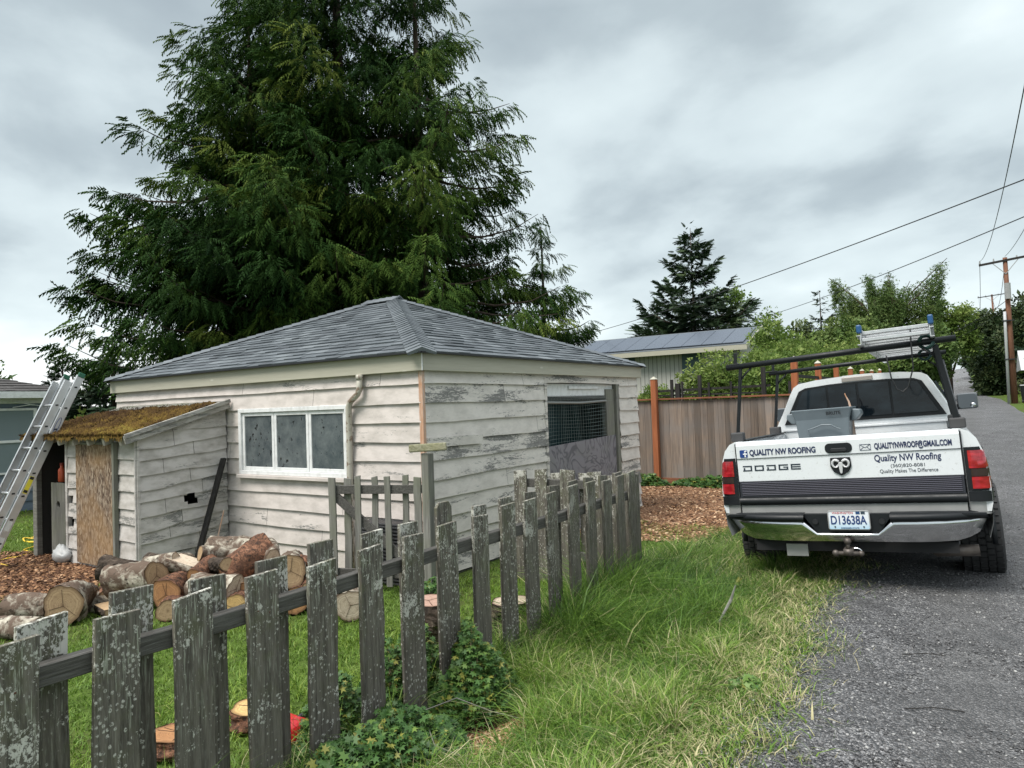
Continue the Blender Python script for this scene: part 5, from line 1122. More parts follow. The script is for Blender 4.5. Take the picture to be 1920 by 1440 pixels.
    # wheels
    for i, (s, yc, x0, x1) in enumerate(((1, 1.20, .76, 1.08), (-1, 1.20, -1.08, -.76), (1, 4.70, .74, 1.04), (-1, 4.70, -1.04, -.74))):
        zc = .425 if s > 0 else .40; rad = .42 if s > 0 else .42
        q = MB(); n = 40; sec = [(x0+.03, .24), (x0, .30), (x0+.005, .375), (x0+.03, .405), (x0+.06, .41), (x1-.06, .41), (x1-.03, .405), (x1-.005, .375), (x1, .30), (x1-.03, .24)]
        q.loft([[(x, yc+r*math.cos(2*math.pi*k/n), zc+r*math.sin(2*math.pi*k/n)) for x, r in sec] for k in range(n+1)])
        for k in range(44):
            for j in range(5):
                a = 2*math.pi*(k+.5*(j % 2))/44; xa = x0+.012+(x1-x0-.024)*j/5; xb = x0+.012+(x1-x0-.024)*(j+.84)/5; r = .418 if 0 < j < 4 else .408
                rot = Matrix.Rotation(a-math.pi/2, 3, 'X'); q.box(((xa+xb)/2, yc+r*math.cos(a), zc+r*math.sin(a)), (xb-xa, .045, .022), rot=rot)
        wl = q.build('wheel', M_tyre, TR)
        q = MB(); q.loft([[(x, yc+r*math.cos(2*math.pi*k/24), zc+r*math.sin(2*math.pi*k/24)) for x, r in ((x0+.02, .245), (x0+.10, .21), (x1-.10, .21), (x1-.02, .245))] for k in range(25)])
        xf = x1-.11 if s > 0 else x0+.11; q.tube([(xf-.01, yc, zc), (xf+.01, yc, zc)], .21, 24); q.tube([(xf-.04, yc, zc), (xf+.05*s, yc, zc)], .06, 12); q.build('rim', M_silver, wl)
    # cab
    P_ = [(.93, .55), (.985, .80), (.975, 1.10), (.93, 1.30), (.875, 1.42), (.80, 1.56), (.70, 1.77), (.655, 1.85), (.60, 1.885), (.42, 1.91), (0, 1.93)]
    full = [(-x, z) for x, z in P_]+[(x, z) for x, z in P_[-2::-1]]
    def ring(y, topz=None, sc_=1.0):
        out = []
        for x, z in full:
            zz = z if topz is None else (z if z <= 1.42 else 1.42+(z-1.42)*topz); out.append((x*sc_, y, zz))
        return out
    q = MB(); q.loft([ring(2.05, 1, .985), ring(2.07), ring(2.5), ring(3.1), ring(3.45, .97)]); q.loft([ring(3.45, .97), ring(4.05, .05, .97)])
    q.add(ring(2.05, 1, .985), [tuple(range(len(full)))]); cab = q.build('cab', M_car, TR, smooth=False, bevel=.012, seg=2)
    # rear window
    wp = [(-.785, 1.435), (.785, 1.435), (.60, 1.80), (.53, 1.832), (.28, 1.85), (0, 1.855), (-.28, 1.85), (-.53, 1.832), (-.60, 1.80)]; q = MB(); q.prism(wp, 2.03, 2.048, 'y'); rw = q.build('rear_window', M_blk, cab, bevel=.004)
    def hx(z): return .60+(.785-.60)*(1.80-z)/(1.80-1.435)
    def pane(xa, xb, za=1.475, zb=1.815):
        def top(x): return float(np.interp(abs(x), [0, .28, .53, .58], [1.828, 1.824, 1.805, 1.785]))
        pts = []
        la = (lambda z: -hx(z)+.045) if xa is None else (lambda z: xa); lb = (lambda z: hx(z)-.045) if xb is None else (lambda z: xb)
        pts = [(la(za), za), (lb(za), za)]; xr_ = lb(1.79); xl_ = la(1.79)
        for k in range(6): x = xr_+(xl_-xr_)*k/5; pts.append((x, top(x)))
        q = MB(); q.prism(pts, 2.022, 2.030, 'y'); q.build('pane', M_glass, rw)
    pane(None, -.318); pane(-.295, -.02); pane(.005, .295); pane(.318, None)
    q = MB(); q.add([(-.15, 2.035, 1.862), (.15, 2.035, 1.862), (.15, 2.035, 1.905), (-.15, 2.035, 1.905), (-.15, 2.10, 1.862), (.15, 2.10, 1.862), (.15, 2.10, 1.93), (-.15, 2.10, 1.93)], [(0, 1, 2, 3), (3, 2, 6, 7), (0, 3, 7, 4), (1, 5, 6, 2)]); q.build('brake_lamp', mat('dirty_lens', col=(.28, .26, .24), rough=.4), cab, bevel=.004)
    q = MB()
    for s in (-1, 1): q.tube([(s*.60, 2.06, 1.90), (s*.60, 2.6, 1.905), (s*.60, 3.3, 1.90)], .008, 6)
    q.build('drip_rail', M_blk, cab)
    for s in (-1, 1):
        q = MB(); q.add([(s*.882, 2.35, 1.43), (s*.882, 3.55, 1.43), (s*.715, 3.15, 1.79), (s*.715, 2.35, 1.79)], [(0, 1, 2, 3)]); o = q.build('side_window', M_glass, cab)
        o2 = o.modifiers.new('th', 'SOLIDIFY'); o2.thickness = .02; o2.offset = 0
        # mirrors
        q = MB(); x0, x1 = (.90, 1.10) if s > 0 else (-1.06, -.90); q.b2(min(x0, x1), max(x0, x1), 3.10, 3.16, 1.46, 1.64); mr = q.build('side_mirror', mat('mirror_shell', col=(.10, .11, .12), rough=.3), TR, bevel=.028, seg=3)
        q = MB(); q.prism(rrect((x0+x1)/2, 1.55, .175, .155, .03), 3.092, 3.099, 'y'); q.build('mirror_glass', mat('mirror_glass', col=(.13, .14, .15), rough=.05, metal=1.0), mr)
        q = MB(); q.beam((s*.85, 3.14, 1.47), (s*.93, 3.13, 1.50), .05, .06); q.build('mirror_arm', M_blk, mr)
    q = MB(); q.sphere((1.05, 3.088, 1.50), .028, sq=(1, .25, 1)); q.build('spot_mirror', M_chrome, TR, smooth=True)
    q = MB(); q.tube([(.78, 4.3, 1.25), (.78, 4.3, 1.95)], .003, 5); q.build('antenna', M_black, TR)
    # bonnet and front wings
    q = MB(); hood = [(.97, .60), (.99, .85), (.97, 1.02), (.80, 1.10), (.58, 1.22), (.3, 1.27), (0, 1.285)]; hf = [(-x, z) for x, z in hood]+[(x, z) for x, z in hood[-2::-1]]
    q.loft([[(x, y, .6+(z-.6)*k) for x, z in hf] for y, k in ((3.95, 1.05), (4.5, 1.03), (5.15, .97), (5.32, .85))], cap=True); q.build('bonnet', M_car, TR, smooth=False, bevel=.01)
    q = MB(); q.b2(-.95, .95, 5.30, 5.50, .48, .72); q.build('front_bumper', M_chrome, TR, bevel=.03, seg=2)
    # ladder rack
    def tb(pts, r, nm='rack_bar', n=10, m=M_blk, par=None): q = MB(); q.tube(pts, r, n); return q.build(nm, m, par or TR, smooth=True)
    for y, xl, xr, r in ((.12, -.88, .90, .026), (1.78, -.84, .84, .022)):
        tb([(xl, y, 2.02), (xr, y, 2.05)], r)
        for s in (-1, 1):
            wq = .028 if s < 0 else .042
            q = MB(); q.beam((s*.84, y, 1.40), (s*.755, y, 2.015), wq, wq); po = q.build('rack_post', M_blk, TR, bevel=.004)
            q = MB(); q.b2(s*.84-.055, s*.84+.055, y-.05, y+.05, 1.348, 1.43); q.build('foot_pad', mat('rubber_pad', col=(.05, .05, .052), rough=.7), po, bevel=.012, seg=2)
            tb([(s*.765, y, 1.90), (s*.72, y, 1.95), (s*.665, y, 2.0)], .009, 'gusset', 6, par=po)
        q = MB(); q.beam((-.80, y, 2.04), (-.79, y, 2.15), .014, .03); q.b2(-.88, -.76, y-.02, y+.02, 2.035, 2.05); q.build('rack_stop', M_blk, TR, bevel=.003)
    q = MB(); q.beam((.845, .2, 1.44), (.80, 1.72, 1.96), .03, .03); q.build('rack_brace', M_blk, TR)
    # straps around the ladder
    M_strap = mat('dark_green_strap', col=(.01, .045, .04), rough=.7)
    for y, xx in ((.12, .70), (1.78, .66)):
        tb([(xx+.05*math.cos(t), y-.0+.04*math.sin(t*2), 2.045+.05*math.sin(t)) for t in [R_(k*30) for k in range(13)]], .014, 'tie_strap', 6, M_strap)
    tb([(.60, .12, 2.16), (.595, .085, 2.03), (.59, .07, 1.85), (.54, .07, 1.70), (.50, .07, 1.665), (.46, .07, 1.69), (.43, .07, 1.78), (.41, .10, 1.97)], .006, 'hanging_strap', 6, M_black)
truck()
def place_local(e):   # a separate thing that rides on the truck gets the truck's own tilt
    e.matrix_world = Matrix.LocRotScale(TR.location, TR.rotation_euler.to_quaternion(), None)
def rack_ladder():
    e = empty('rack_ladder', (0, 0, 0), 'aluminium ladder with blue end caps tied on top of the black truck rack', 'ladder', local=True); place_local(e)
    M_blue = mat('blue_cap', col=(.012, .075, .20), rough=.45)
    for lv, (y0, y1) in enumerate(((-.10, 2.9), (-.02, 3.1))):
        z = 2.105+.062*lv
        for x in (.255, .735):
            q = MB(); q.b2(x-.004, x+.004, y0, y1, z-.036, z+.036)
            for k in (-1, 1): q.b2(min(x, x+(.028 if x > .5 else -.028))-.0, max(x, x+(.028 if x > .5 else -.028)), y0, y1, z+k*.036-.003, z+k*.036+.003)
            q.build('side_rail', M_alu, e, bevel=.001)
            if lv == 1: q = MB(); q.b2(x-.030, x+.008, y0-.03, y0+.05, z+.0, z+.068) if x < .5 else q.b2(x-.008, x+.030, y0-.03, y0+.05, z+.0, z+.075); q.build('end_cap', M_blue, e, bevel=.01, seg=2)
        k = y0+.06
        while k < y1:
            q = MB(); q.prism([(k-.03, z-.012), (k+.03, z-.016), (k+.035, z+.0), (k+.02, z+.014), (k-.03, z+.014)], .26, .73, 'x'); q.build('rung', M_alu, e, bevel=.002); k += .29
rack_ladder()
def bin_():
    e = empty('tote_bin', (0, 0, 0), 'grey plastic tub standing open in the truck bed behind the rear window', 'bin', local=True); place_local(e)
    M_bin = mat('grey_blue_plastic', lambda t, b: t.put(b.inputs['Base Color'], t.mix(t.noise(t.co(), 4, 4), (.115, .145, .165), (.17, .205, .225))), rough=.45)
    q = MB(); cx, cy = -.265, 1.32; z0, z1 = .875, 1.585
    def rg(hw, hd, z): return [(cx-hw, cy-hd, z), (cx+hw, cy-hd, z), (cx+hw, cy+hd, z), (cx-hw, cy+hd, z)]
    q.loft([rg(.19, .17, z0), rg(.245, .215, z1-.10), rg(.265, .235, z1-.03), rg(.275, .245, z1), rg(.262, .232, z1+.004), rg(.25, .22, z1-.03), rg(.18, .16, z0+.03)], True, cap=True); b = q.build('tub', M_bin, e, bevel=.012, seg=2)
    for s in (-1, 1):
        q = MB(); q.prism([(cx+s*.262, z1-.02), (cx+s*.335, z1-.03), (cx+s*.345, z1-.075), (cx+s*.30, z1-.13), (cx+s*.25, z1-.14)], cy-.12, cy+.12, 'y'); q.build('handle', M_bin, e, bevel=.01, seg=2)
    q = MB(); pts = [(cx-.13, 1.10), (cx-.13, 1.39), (cx-.07, 1.405), (cx, 1.43), (cx+.08, 1.425), (cx+.13, 1.39), (cx+.16, 1.38)]
    q.tube([(x, cy-.208-.045*(z-1.1)/.4-.004, z) for x, z in pts], .007, 6); q.build('moulded_edge', M_bin, b)
    cu = bpy.data.curves.new('t', 'FONT'); cu.body = 'BRUTE'; cu.extrude = .01; cu.offset = .03
    o = bpy.data.objects.new('t', cu); sc.collection.objects.link(o); dg = bpy.context.evaluated_depsgraph_get(); me = bpy.data.meshes.new_from_object(o.evaluated_get(dg)); bpy.data.objects.remove(o); bpy.data.curves.remove(cu)
    v = np.zeros(len(me.vertices)*3); me.vertices.foreach_get('co', v); v = v.reshape(-1, 3); u = (v-v.min(0))/(v.max(0)-v.min(0))
    me.vertices.foreach_set('co', np.stack([cx+.05+.13*u[:, 0], cy-.244+.004*(1-u[:, 2])-.0145*u[:, 1], 1.520+.034*u[:, 1]], 1).ravel()); me.materials.clear(); me.materials.append(mat('dark_print', col=(.02, .025, .03), rough=.5)); me.name = 'lettering'; link('lettering', me, b)
    w = empty('wood_scrap', (0, 0, 0), 'broken wood splinter sticking up out of the grey tub', 'wood scrap', local=True); place_local(w)
    q = MB(); q.loft([[(-.035+dx, 1.40, z) if i == 0 else ((-.005+dx-.007*k, 1.40, z) if i == 1 else (-.02+dx-.002*k, 1.42, z)) for i in range(3)] for k, (dx, z) in enumerate(((.0, 1.3), (0, 1.55), (-.01, 1.64), (-.03, 1.70), (-.035, 1.725)))], True, cap=True); q.build('splinter', M_rustw, w)
bin_()

# ================================================================== neighbouring houses
M_blue = mat('slate_blue_siding', lambda t, b: t.put(b.inputs['Base Color'], t.mix(t.noise(t.map(t.co(), scale=(3, 3, 20)), 1.5, 4), (.085, .115, .15), (.125, .165, .205))), rough=.6)
M_roof2 = mat('dark_brown_shingle', lambda t, b: t.put(b.inputs['Base Color'], t.mix(t.noise(t.map(t.co(), scale=(2, 6, 20)), 3, 4), (.035, .033, .033), (.085, .08, .078))), rough=.8)
M_glas2 = mat('house_glass', col=(.10, .14, .16), rough=.08, spec=.6)
def blue_house():
    h = empty('house', (-18.5, 3, -.2), 'low slate blue house with brown hip roof behind the ladder at the left', 'house')
    m = MB(); siding(m, (-16, -4), (-16, 6.75), [2.1-.19*k for k in range(13)], (1, 0), [(5.2, 10.43, .62, 1.84)], step=2.0, seed=5); siding(m, (-16, 6.75), (-21.5, 6.75), [2.1-.19*k for k in range(13)], (0, 1), [], step=2.0, seed=6); m.b2(-21.5, -16.01, -4, 6.74, -.25, 2.08); m.build('wall', M_blue, h)
    m = MB(); m.b2(-16.0, -15.95, -4, 6.8, 1.98, 2.1); m.b2(-15.7, -15.62, -4.2, 7.05, 2.08, 2.21); m.b2(-21.9, -15.7, 6.97, 7.05, 2.08, 2.21); m.build('gutter', M_white, h)
    ex0, ex1, ey0, ey1, ze = -21.9, -15.64, -4.4, 7.06, 2.215
    m = MB(); shingle_plane(m, (ex1, ey1, ze), (ex1, ey0, ze), (-18.8, ey0+3, 3.16), (-18.8, ey1-3.2, 3.16), expo=.2, seed=5); shingle_plane(m, (ex0, ey1, ze), (ex1, ey1, ze), (-18.8, ey1-3.2, 3.16), (-18.8, ey1-3.2, 3.16), expo=.2, seed=6)
    m.add([(ex0, ey0, ze), (ex0, ey1, ze), (-18.8, ey1-3.2, 3.16), (-18.8, ey0+3, 3.16)], [(0, 1, 2, 3)]); m.build('roof', M_roof2, h, recalc=False)
    m = MB(); m.b2(-16.02, -15.985, 1.2, 6.43, .62, 1.84); w = m.build('window', mat('dull_panel', col=(.17, .215, .23), rough=.25), h)
    m = MB()
    for z0, z1 in ((1.84, 1.885), (.58, .62), (1.20, 1.25)): m.b2(-15.99, -15.955, 1.2, 6.43, z0, z1)
    m.b2(-15.99, -15.95, 6.40, 6.46, .58, 1.885); m.build('window_frame', M_white, w)
    m = MB(); m.tube([(-15.9, 5.9, 2.02), (-15.86, 6.2, 1.98), (-15.85, 6.5, 1.92), (-15.86, 6.3, 1.95), (-15.88, 6.0, 1.90)], .008, 5); m.build('loose_wire', M_white, h)
blue_house()
def f_vert(t, b):
    c = t.co(); x = t.sep(c)[0]; s = t.math('FRACT', t.math('MULTIPLY', x, 5.0)); n = t.noise(t.map(c, scale=(14, 14, 1)), 1.5, 4)
    col = t.mix(n, (.38, .38, .355), (.52, .515, .485)); t.put(b.inputs['Base Color'], t.mix(t.math('LESS_THAN', s, .16), col, (.16, .165, .15)))
M_vert = mat('vertical_board_siding', f_vert, rough=.7)
M_solar = mat('solar_panel', col=(.10, .12, .16), rough=.16, spec=.8, metal=.45)
def solar_house():
    h = empty('house', (-11, 31.5, -.1), 'grey green house with solar panels on its low roof behind the garage', 'house')
    x0, x1, y0, y1 = -15.6, -7.95, 29.2, 33.4; zt = 3.72
    m = MB(); m.b2(x0, x1, y0, y1, -.2, zt); m.build('wall', M_vert, h)
    m = MB(); m.add([(x1+.003, y0, zt), (x1+.003, y1, zt), (x1+.003, (y0+y1)/2, zt+.85)], [(0, 1, 2)]); m.b2(x1+.004, x1+.01, y0, y1, 1.2, 3.7); m.build('gable', mat('pale_gable', col=(.42, .42, .38), rough=.7), h)
    ry = (y0+y1)/2; rz = zt+.97; m = MB()
    for yy, s in ((y0-.55, 1), (y1+.55, -1)):
        a = (x0-.4, yy, zt+.05); b = (x1+.45, yy, zt+.05); c = (x1+.45, ry, rz); d = (x0-.4, ry, rz)
        m.add([a, b, c, d]+[(p[0], p[1], p[2]-.10) for p in (a, b, c, d)], [(0, 1, 2, 3), (4, 5, 6, 7), (0, 1, 5, 4), (1, 2, 6, 5), (3, 0, 4, 7)])
    rf = m.build('roof', M_shingle, h)
    m = MB(); m.b2(x0-.4, x1+.46, y0-.60, y0-.552, zt-.18, zt+.02); m.beam((x1+.47, y0-.6, zt-.04), (x1+.47, ry, rz-.06), .04, .18); m.beam((x1+.47, y1+.6, zt-.04), (x1+.47, ry, rz-.06), .04, .18); m.build('fascia', M_trim, rf)
    n = Vector((0, -(rz-zt-.05), ry-y0+.55)).normalized(); sl = Vector((0, ry-y0+.55, rz-zt-.05)).normalized()
    for k in range(9):
        x = x0+.1+k*.87; o = Vector((x, y0-.40, zt+.10))+n*.06; m = MB(); vs = [o, o+Vector((.85, 0, 0)), o+Vector((.85, 0, 0))+sl*2.3, o+sl*2.3]; m.add(vs+[v-n*.04 for v in vs], [(0, 1, 2, 3), (4, 5, 6, 7), (0, 1, 5, 4), (1, 2, 6, 5), (2, 3, 7, 6), (3, 0, 4, 7)]); m.build('solar_panel', M_solar, rf)
    for xa, xb, za, zb in ((-10.43, -9.5, 2.70, 3.62), (-13.2, -12.6, 3.15, 3.64)):
        m = MB(); m.b2(xa, xb, y0-.03, y0-.005, za, zb); w = m.build('window', M_glas2, h); m = MB()
        for a in ((xa-.05, xa, za-.05, zb+.05), (xb, xb+.05, za-.05, zb+.05), (xa, xb, za-.05, za), (xa, xb, zb, zb+.05)): m.b2(a[0], a[1], y0-.05, y0-.004, a[2], a[3])
        m.build('window_frame', M_trim, w)
    # lower wing with a small gable roof at the left end
    m = MB(); g0, g1 = -20.0, -14.2; m.b2(g0, g1-.4, 27.2, 30.5, -.2, 3.1); m.build('wing_wall', M_vert, h)
    m = MB(); ya, yb = 26.8, 30.6; m.add([(g0, ya, 3.0), (g1, ya, 3.0), (g1, (ya+yb)/2, 3.75), (g0, (ya+yb)/2, 3.75), (g0, yb, 3.0), (g1, yb, 3.0)], [(0, 1, 2, 3), (3, 2, 5, 4), (1, 5, 2)]); m.build('wing_roof', M_shingle, h)
    s = empty('house', (4.8, 60, 1.3), 'small building with a pale roof edge beyond the utility pole at the right', 'house')
    m = MB(); m.b2(3.3, 8, 60, 65, 1.0, 2.9); m.build('wall', M_trim, s); m = MB(); m.add([(2.9, 59.4, 2.8), (8.4, 59.4, 2.8), (8.4, 62.5, 4.3), (2.9, 62.5, 4.3), (8.4, 65.5, 2.8), (2.9, 65.5, 2.8)], [(0, 1, 2, 3), (3, 2, 4, 5), (0, 3, 5)]); m.build('roof', mat('pale_metal_roof', col=(.45, .46, .47), rough=.4), s)
    m = MB(); m.b2(-4.9, -3.5, 22, 25, -.1, 1.75); o = empty('garden_shed', (-4.2, 23.5, -.1), 'low building with a white roof behind the posts of the lane fence', 'shed'); m.build('wall', M_vert, o); m = MB(); m.add([(-5.1, 21.8, 1.98), (-3.3, 21.8, 1.85), (-3.3, 25.2, 1.9), (-5.1, 25.2, 2.03)], [(0, 1, 2, 3)]); r = m.build('roof', mat('white_roof', col=(.6, .62, .62), rough=.4), o); r.modifiers.new('t', 'SOLIDIFY').thickness = .05
solar_house()

# ================================================================== poles, wires, bins, car
M_pole = wood('brown_pole', (.10, .045, .028), (.22, .11, .07), sc=(10, 10, .6)); M_wire = mat('wire', col=(.03, .032, .035), rough=.6)
def pole(x, y, zt, label, arm, tilt=(0, 0), conduit=False, armdx=0.0):
    z0 = Z(x, y)-.3; e = empty('utility_pole', (x, y, z0+.3), label, 'utility pole', 'utility poles along the lane')
    q = MB(); q.tube([(x, y, z0), (x+tilt[0]*.5, y, (z0+zt)/2), (x+tilt[0], y, zt)], [.17, .14, .11], 12); q.build('shaft', M_pole, e, smooth=True)
    q = MB(); q.beam((x+tilt[0]-arm, y-.1, zt-.30), (x+tilt[0]+arm*1.0, y-.1, zt-.05), .10, .12); q.build('cross_arm', M_dkwood, e)
    q = MB(); q.beam((x+tilt[0]-arm*.5, y-.12, zt-.25), (x+tilt[0], y-.12, zt-.95), .03, .04); q.beam((x+tilt[0]+arm*.5, y-.12, zt-.15), (x+tilt[0], y-.12, zt-.95), .03, .04); q.build('brace', M_silver, e)
    for k in (-1, -.45, .45, 1):
        q = MB(); q.tube([(x+tilt[0]+arm*.96*k, y-.1, zt-.24+.12*(k+1)/2+.02), (x+tilt[0]+arm*.96*k, y-.1, zt-.24+.12*(k+1)/2+.2)], [.05, .03], 8); q.build('insulator', M_silver, e)
    if conduit:
        q = MB(); q.tube([(x-.27, y-.2, z0+.3), (x-.25, y-.2, z0+4.5), (x-.24, y-.2, zt-3.1)], .075, 8); c = q.build('conduit', mat('grey_pipe', col=(.42, .43, .44), rough=.5), e, smooth=True)
        q = MB(); q.tube([(x-.05, y-.25, zt-2.4), (x-.05, y-.25, zt-1.5)], .16, 10); q.build('service_box', M_silver, e)
        for z in (3.2, 5.4):
            q = MB(); q.b2(x-.38, x+.19, y-.3, y-.15, z, z+.06); q.build('clamp', M_black, e)
pole(2.0, 48.5, 9.05, 'nearer brown utility pole with a grey conduit beside the road', 1.25, (-.08, 0), True)
pole(3.25, 120, 15.0, 'farther thin brown utility pole rising out of the dark trees', 1.7, (-.25, 0))
def wire(label, p0, p1, sag, r=.012):
    p0, p1 = Vector(p0), Vector(p1); q = MB(); q.tube([p0.lerp(p1, k/24)-Vector((0, 0, sag*4*(k/24)*(1-k/24))) for k in range(25)], r, 5); tag(q.build('overhead_wire', M_wire, None, org=tuple(p0)), label, 'wire', 'overhead wires')
wire('upper thick wire crossing the sky in front of the big spruce', (1.2, 17.0, 5.75), (-19.5, 35.5, 5.35), .25, .014)
wire('lower wire crossing the sky down to the roof with solar panels', (1.4, 19.9, 5.62), (-14.2, 52, 7.05), .25, .014)
ax, ay, az = 1.92-1.25*.96, 48.4, 8.98
wire('wire running from the left tip of the near cross arm up out of the picture', (ax, ay, az), (1.0, 8.0, 6.7), .9, .010)
wire('wire running from the top of the near pole up out of the picture', (1.92, 48.4, 9.1), (2.2, 20.0, 7.6), .4, .012)
wire('wire from the left arm tip of the near pole on to the far pole', (ax, ay, az), (1.45, 119.9, 14.9), 2.2, .016)
wire('wire between the tops of the near and the far pole', (1.92, 48.4, 8.9), (3.0, 119.9, 15.0), 2.4, .016)
wire('low cable from the middle of the near pole to the trees at the left', (1.9, 48.4, 6.6), (-6.0, 72, 6.6), 1.1, .016)
wire('second low cable from the near pole to the trees at the left', (1.9, 48.4, 6.2), (-6.5, 72, 5.6), 1.1, .014)
def rubbish(x, y, w, h, m, lid, label):
    z = Z(x, y); e = empty('rubbish_bin', (x, y, z), label, 'rubbish bin', 'rubbish bins beside the utility pole'); q = MB()
    q.loft([[(x+a*w*s, y+b*w*s, z+zz) for a, b in ((-.5, -.5), (.5, -.5), (.5, .5), (-.5, .5))] for zz, s in ((.03, .78), (h, 1.0))], True, cap=True); q.build('body', m, e, bevel=.03); q = MB(); q.b2(x-w*.54, x+w*.54, y-w*.54, y+w*.54, z+h+.002, z+h+.07); q.build('lid', lid, e, bevel=.02)
    for s in (-1, 1): q = MB(); q.tube([(x+s*w*.4-.03, y-w*.3, z+.09), (x+s*w*.4+.03, y-w*.3, z+.09)], .09, 10); q.build('wheel', M_tyre, e)
rubbish(2.62, 49.0, .62, .95, M_blk, mat('bin_lid', col=(.45, .46, .48), rough=.4), 'black wheeled rubbish bin with a pale lid beside the near utility pole')
rubbish(3.3, 49.5, .60, 1.0, M_blk, M_black, 'all black wheeled rubbish bin at the right picture edge')
def far_car(x, y, col, label):
    z = Z(x, y); e = empty('parked_car', (x, y, z), label, 'car', 'cars parked far up the lane'); q = MB()
    q.loft([[(x+a*.9*s, y+yy, z+zz) for a, zz in ((-1, .35), (-1, .85), (1, .85), (1, .35))] for yy, s in ((-2.1, .92), (-1.9, 1), (1.9, 1), (2.1, .92))], False, cap=True); q.build('body', mat('far_paint', col=col, rough=.3), e, bevel=.06, seg=2)
    q = MB(); q.loft([[(x+a*.85, y-1.6+(.0 if zz < 1 else .4), z+zz) for a, zz in ((-1, .86), (-.8, 1.4), (.8, 1.4), (1, .86))], [(x+a*.85, y+1.0-(0 if zz < 1 else .5), z+zz) for a, zz in ((-1, .86), (-.8, 1.4), (.8, 1.4), (1, .86))]], False, cap=True); q.build('cabin', M_glass, e)
    q = MB(); q.b2(x-.66, x+.66, y-1.1, y+.45, z+1.402, z+1.44); q.build('roof', mat('far_roof', col=col, rough=.3), e)
    for s in (-1, 1):
        for w in (-1.3, 1.3): q = MB(); q.tube([(x+s*.88-.1, y+w, z+.32), (x+s*.88+.1, y+w, z+.32)], .32, 12); q.build('wheel', M_tyre, e)
far_car(-4.0, 172, (.62, .63, .64), 'white car parked far away at the top of the lane'); far_car(-7.4, 178, (.12, .12, .13), 'dark grey car standing behind the white one far up the lane')

# ================================================================== foliage
def fol(name, stops, rough=.6, spec=.2, tr=.15): return tinted(name, stops, rough, spec, transl=tr)
F_cedar = fol('cedar_foliage', [(0, (.008, .026, .008)), (.4, (.026, .062, .013)), (.7, (.064, .110, .020)), (1, (.14, .175, .035))], .7, .06)
F_spruce = fol('spruce_foliage', [(0, (.014, .030, .017)), (.5, (.034, .062, .028)), (1, (.08, .11, .045))], tr=.05)
F_leaf = fol('light_leaves', [(0, (.035, .075, .014)), (.5, (.11, .18, .035)), (1, (.28, .34, .10))], tr=.3)
F_mid = fol('mid_leaves', [(0, (.022, .055, .014)), (.5, (.065, .115, .028)), (1, (.15, .20, .06))], tr=.2)
F_dark = fol('dark_leaves', [(0, (.010, .024, .010)), (.5, (.026, .048, .018)), (1, (.07, .09, .032))], tr=.1)
F_plum = fol('plum_leaves', [(0, (.022, .010, .014)), (.6, (.05, .022, .03)), (1, (.09, .05, .05))], tr=.15)
M_bark = mat('tree_bark', lambda t, b: (t.put(b.inputs['Base Color'], t.mix(t.noise(t.map(t.co(), scale=(8, 8, 1)), 2, 5), (.035, .025, .02), (.11, .085, .07)))), rough=.9, spec=.1)

def inst(V0, T0, pos, dr, up, scl, tint, tj=.0):
    """instance a small triangle template at many places: returns V, T, tint"""
    n = len(pos); d = dr/np.linalg.norm(dr, axis=1, keepdims=True); u = up-d*np.sum(up*d, 1, keepdims=True); u /= np.linalg.norm(u, axis=1, keepdims=True)+1e-9; w = np.cross(d, u)
    M = np.stack([d, w, u], -1)
    V = np.einsum('nij,kj->nki', M, V0)*scl[:, None, None]+pos[:, None, :]
    T = np.arange(n)[:, None, None]*len(V0)+T0[None]
    return V.reshape(-1, 3), T.reshape(-1, 3), np.repeat(np.clip(tint, 0, 1), len(V0))
def spray_template(pairs=7, width=.42, leaf=.085, droop=.25, ang=.75, stem=True):
    V = []; T = []
    for k in range(pairs):
        s = .08+.86*k/(pairs-1); L = width*(1-s*.75)*(.55+.45*min(1, s*4)); 
        for sg in (-1, 1):
            b = len(V); x0 = s; dx = L*math.cos(ang); dy = sg*L*math.sin(ang); zz = -droop*s*s
            V += [(x0-leaf*.5, 0, zz), (x0+leaf*.5, 0, zz), (x0+dx, dy, zz-droop*.35-.02*sg)]; T.append((b, b+1, b+2))
    b = len(V); V += [(.7, -leaf*.4, -droop*.5), (.7, leaf*.4, -droop*.5), (1.08, 0, -droop*1.1)]; T.append((b, b+1, b+2))
    return np.array(V), np.array(T)
SP_C = spray_template(6, .40, .13, .30); SP_S = spray_template(6, .40, .22, .06, .95)
LEAFT = (np.array([(0, 0, 0), (.45, -.26, .05), (1, 0, -.08), (.45, .26, .05), (.1, .2, .3), (.3, .75, .4), (.6, .55, .1), (-.1, -.3, -.2), (.1, -.85, .1), (.4, -.6, -.2)]), np.array([(0, 1, 3), (1, 2, 3), (4, 5, 6), (7, 8, 9)]))
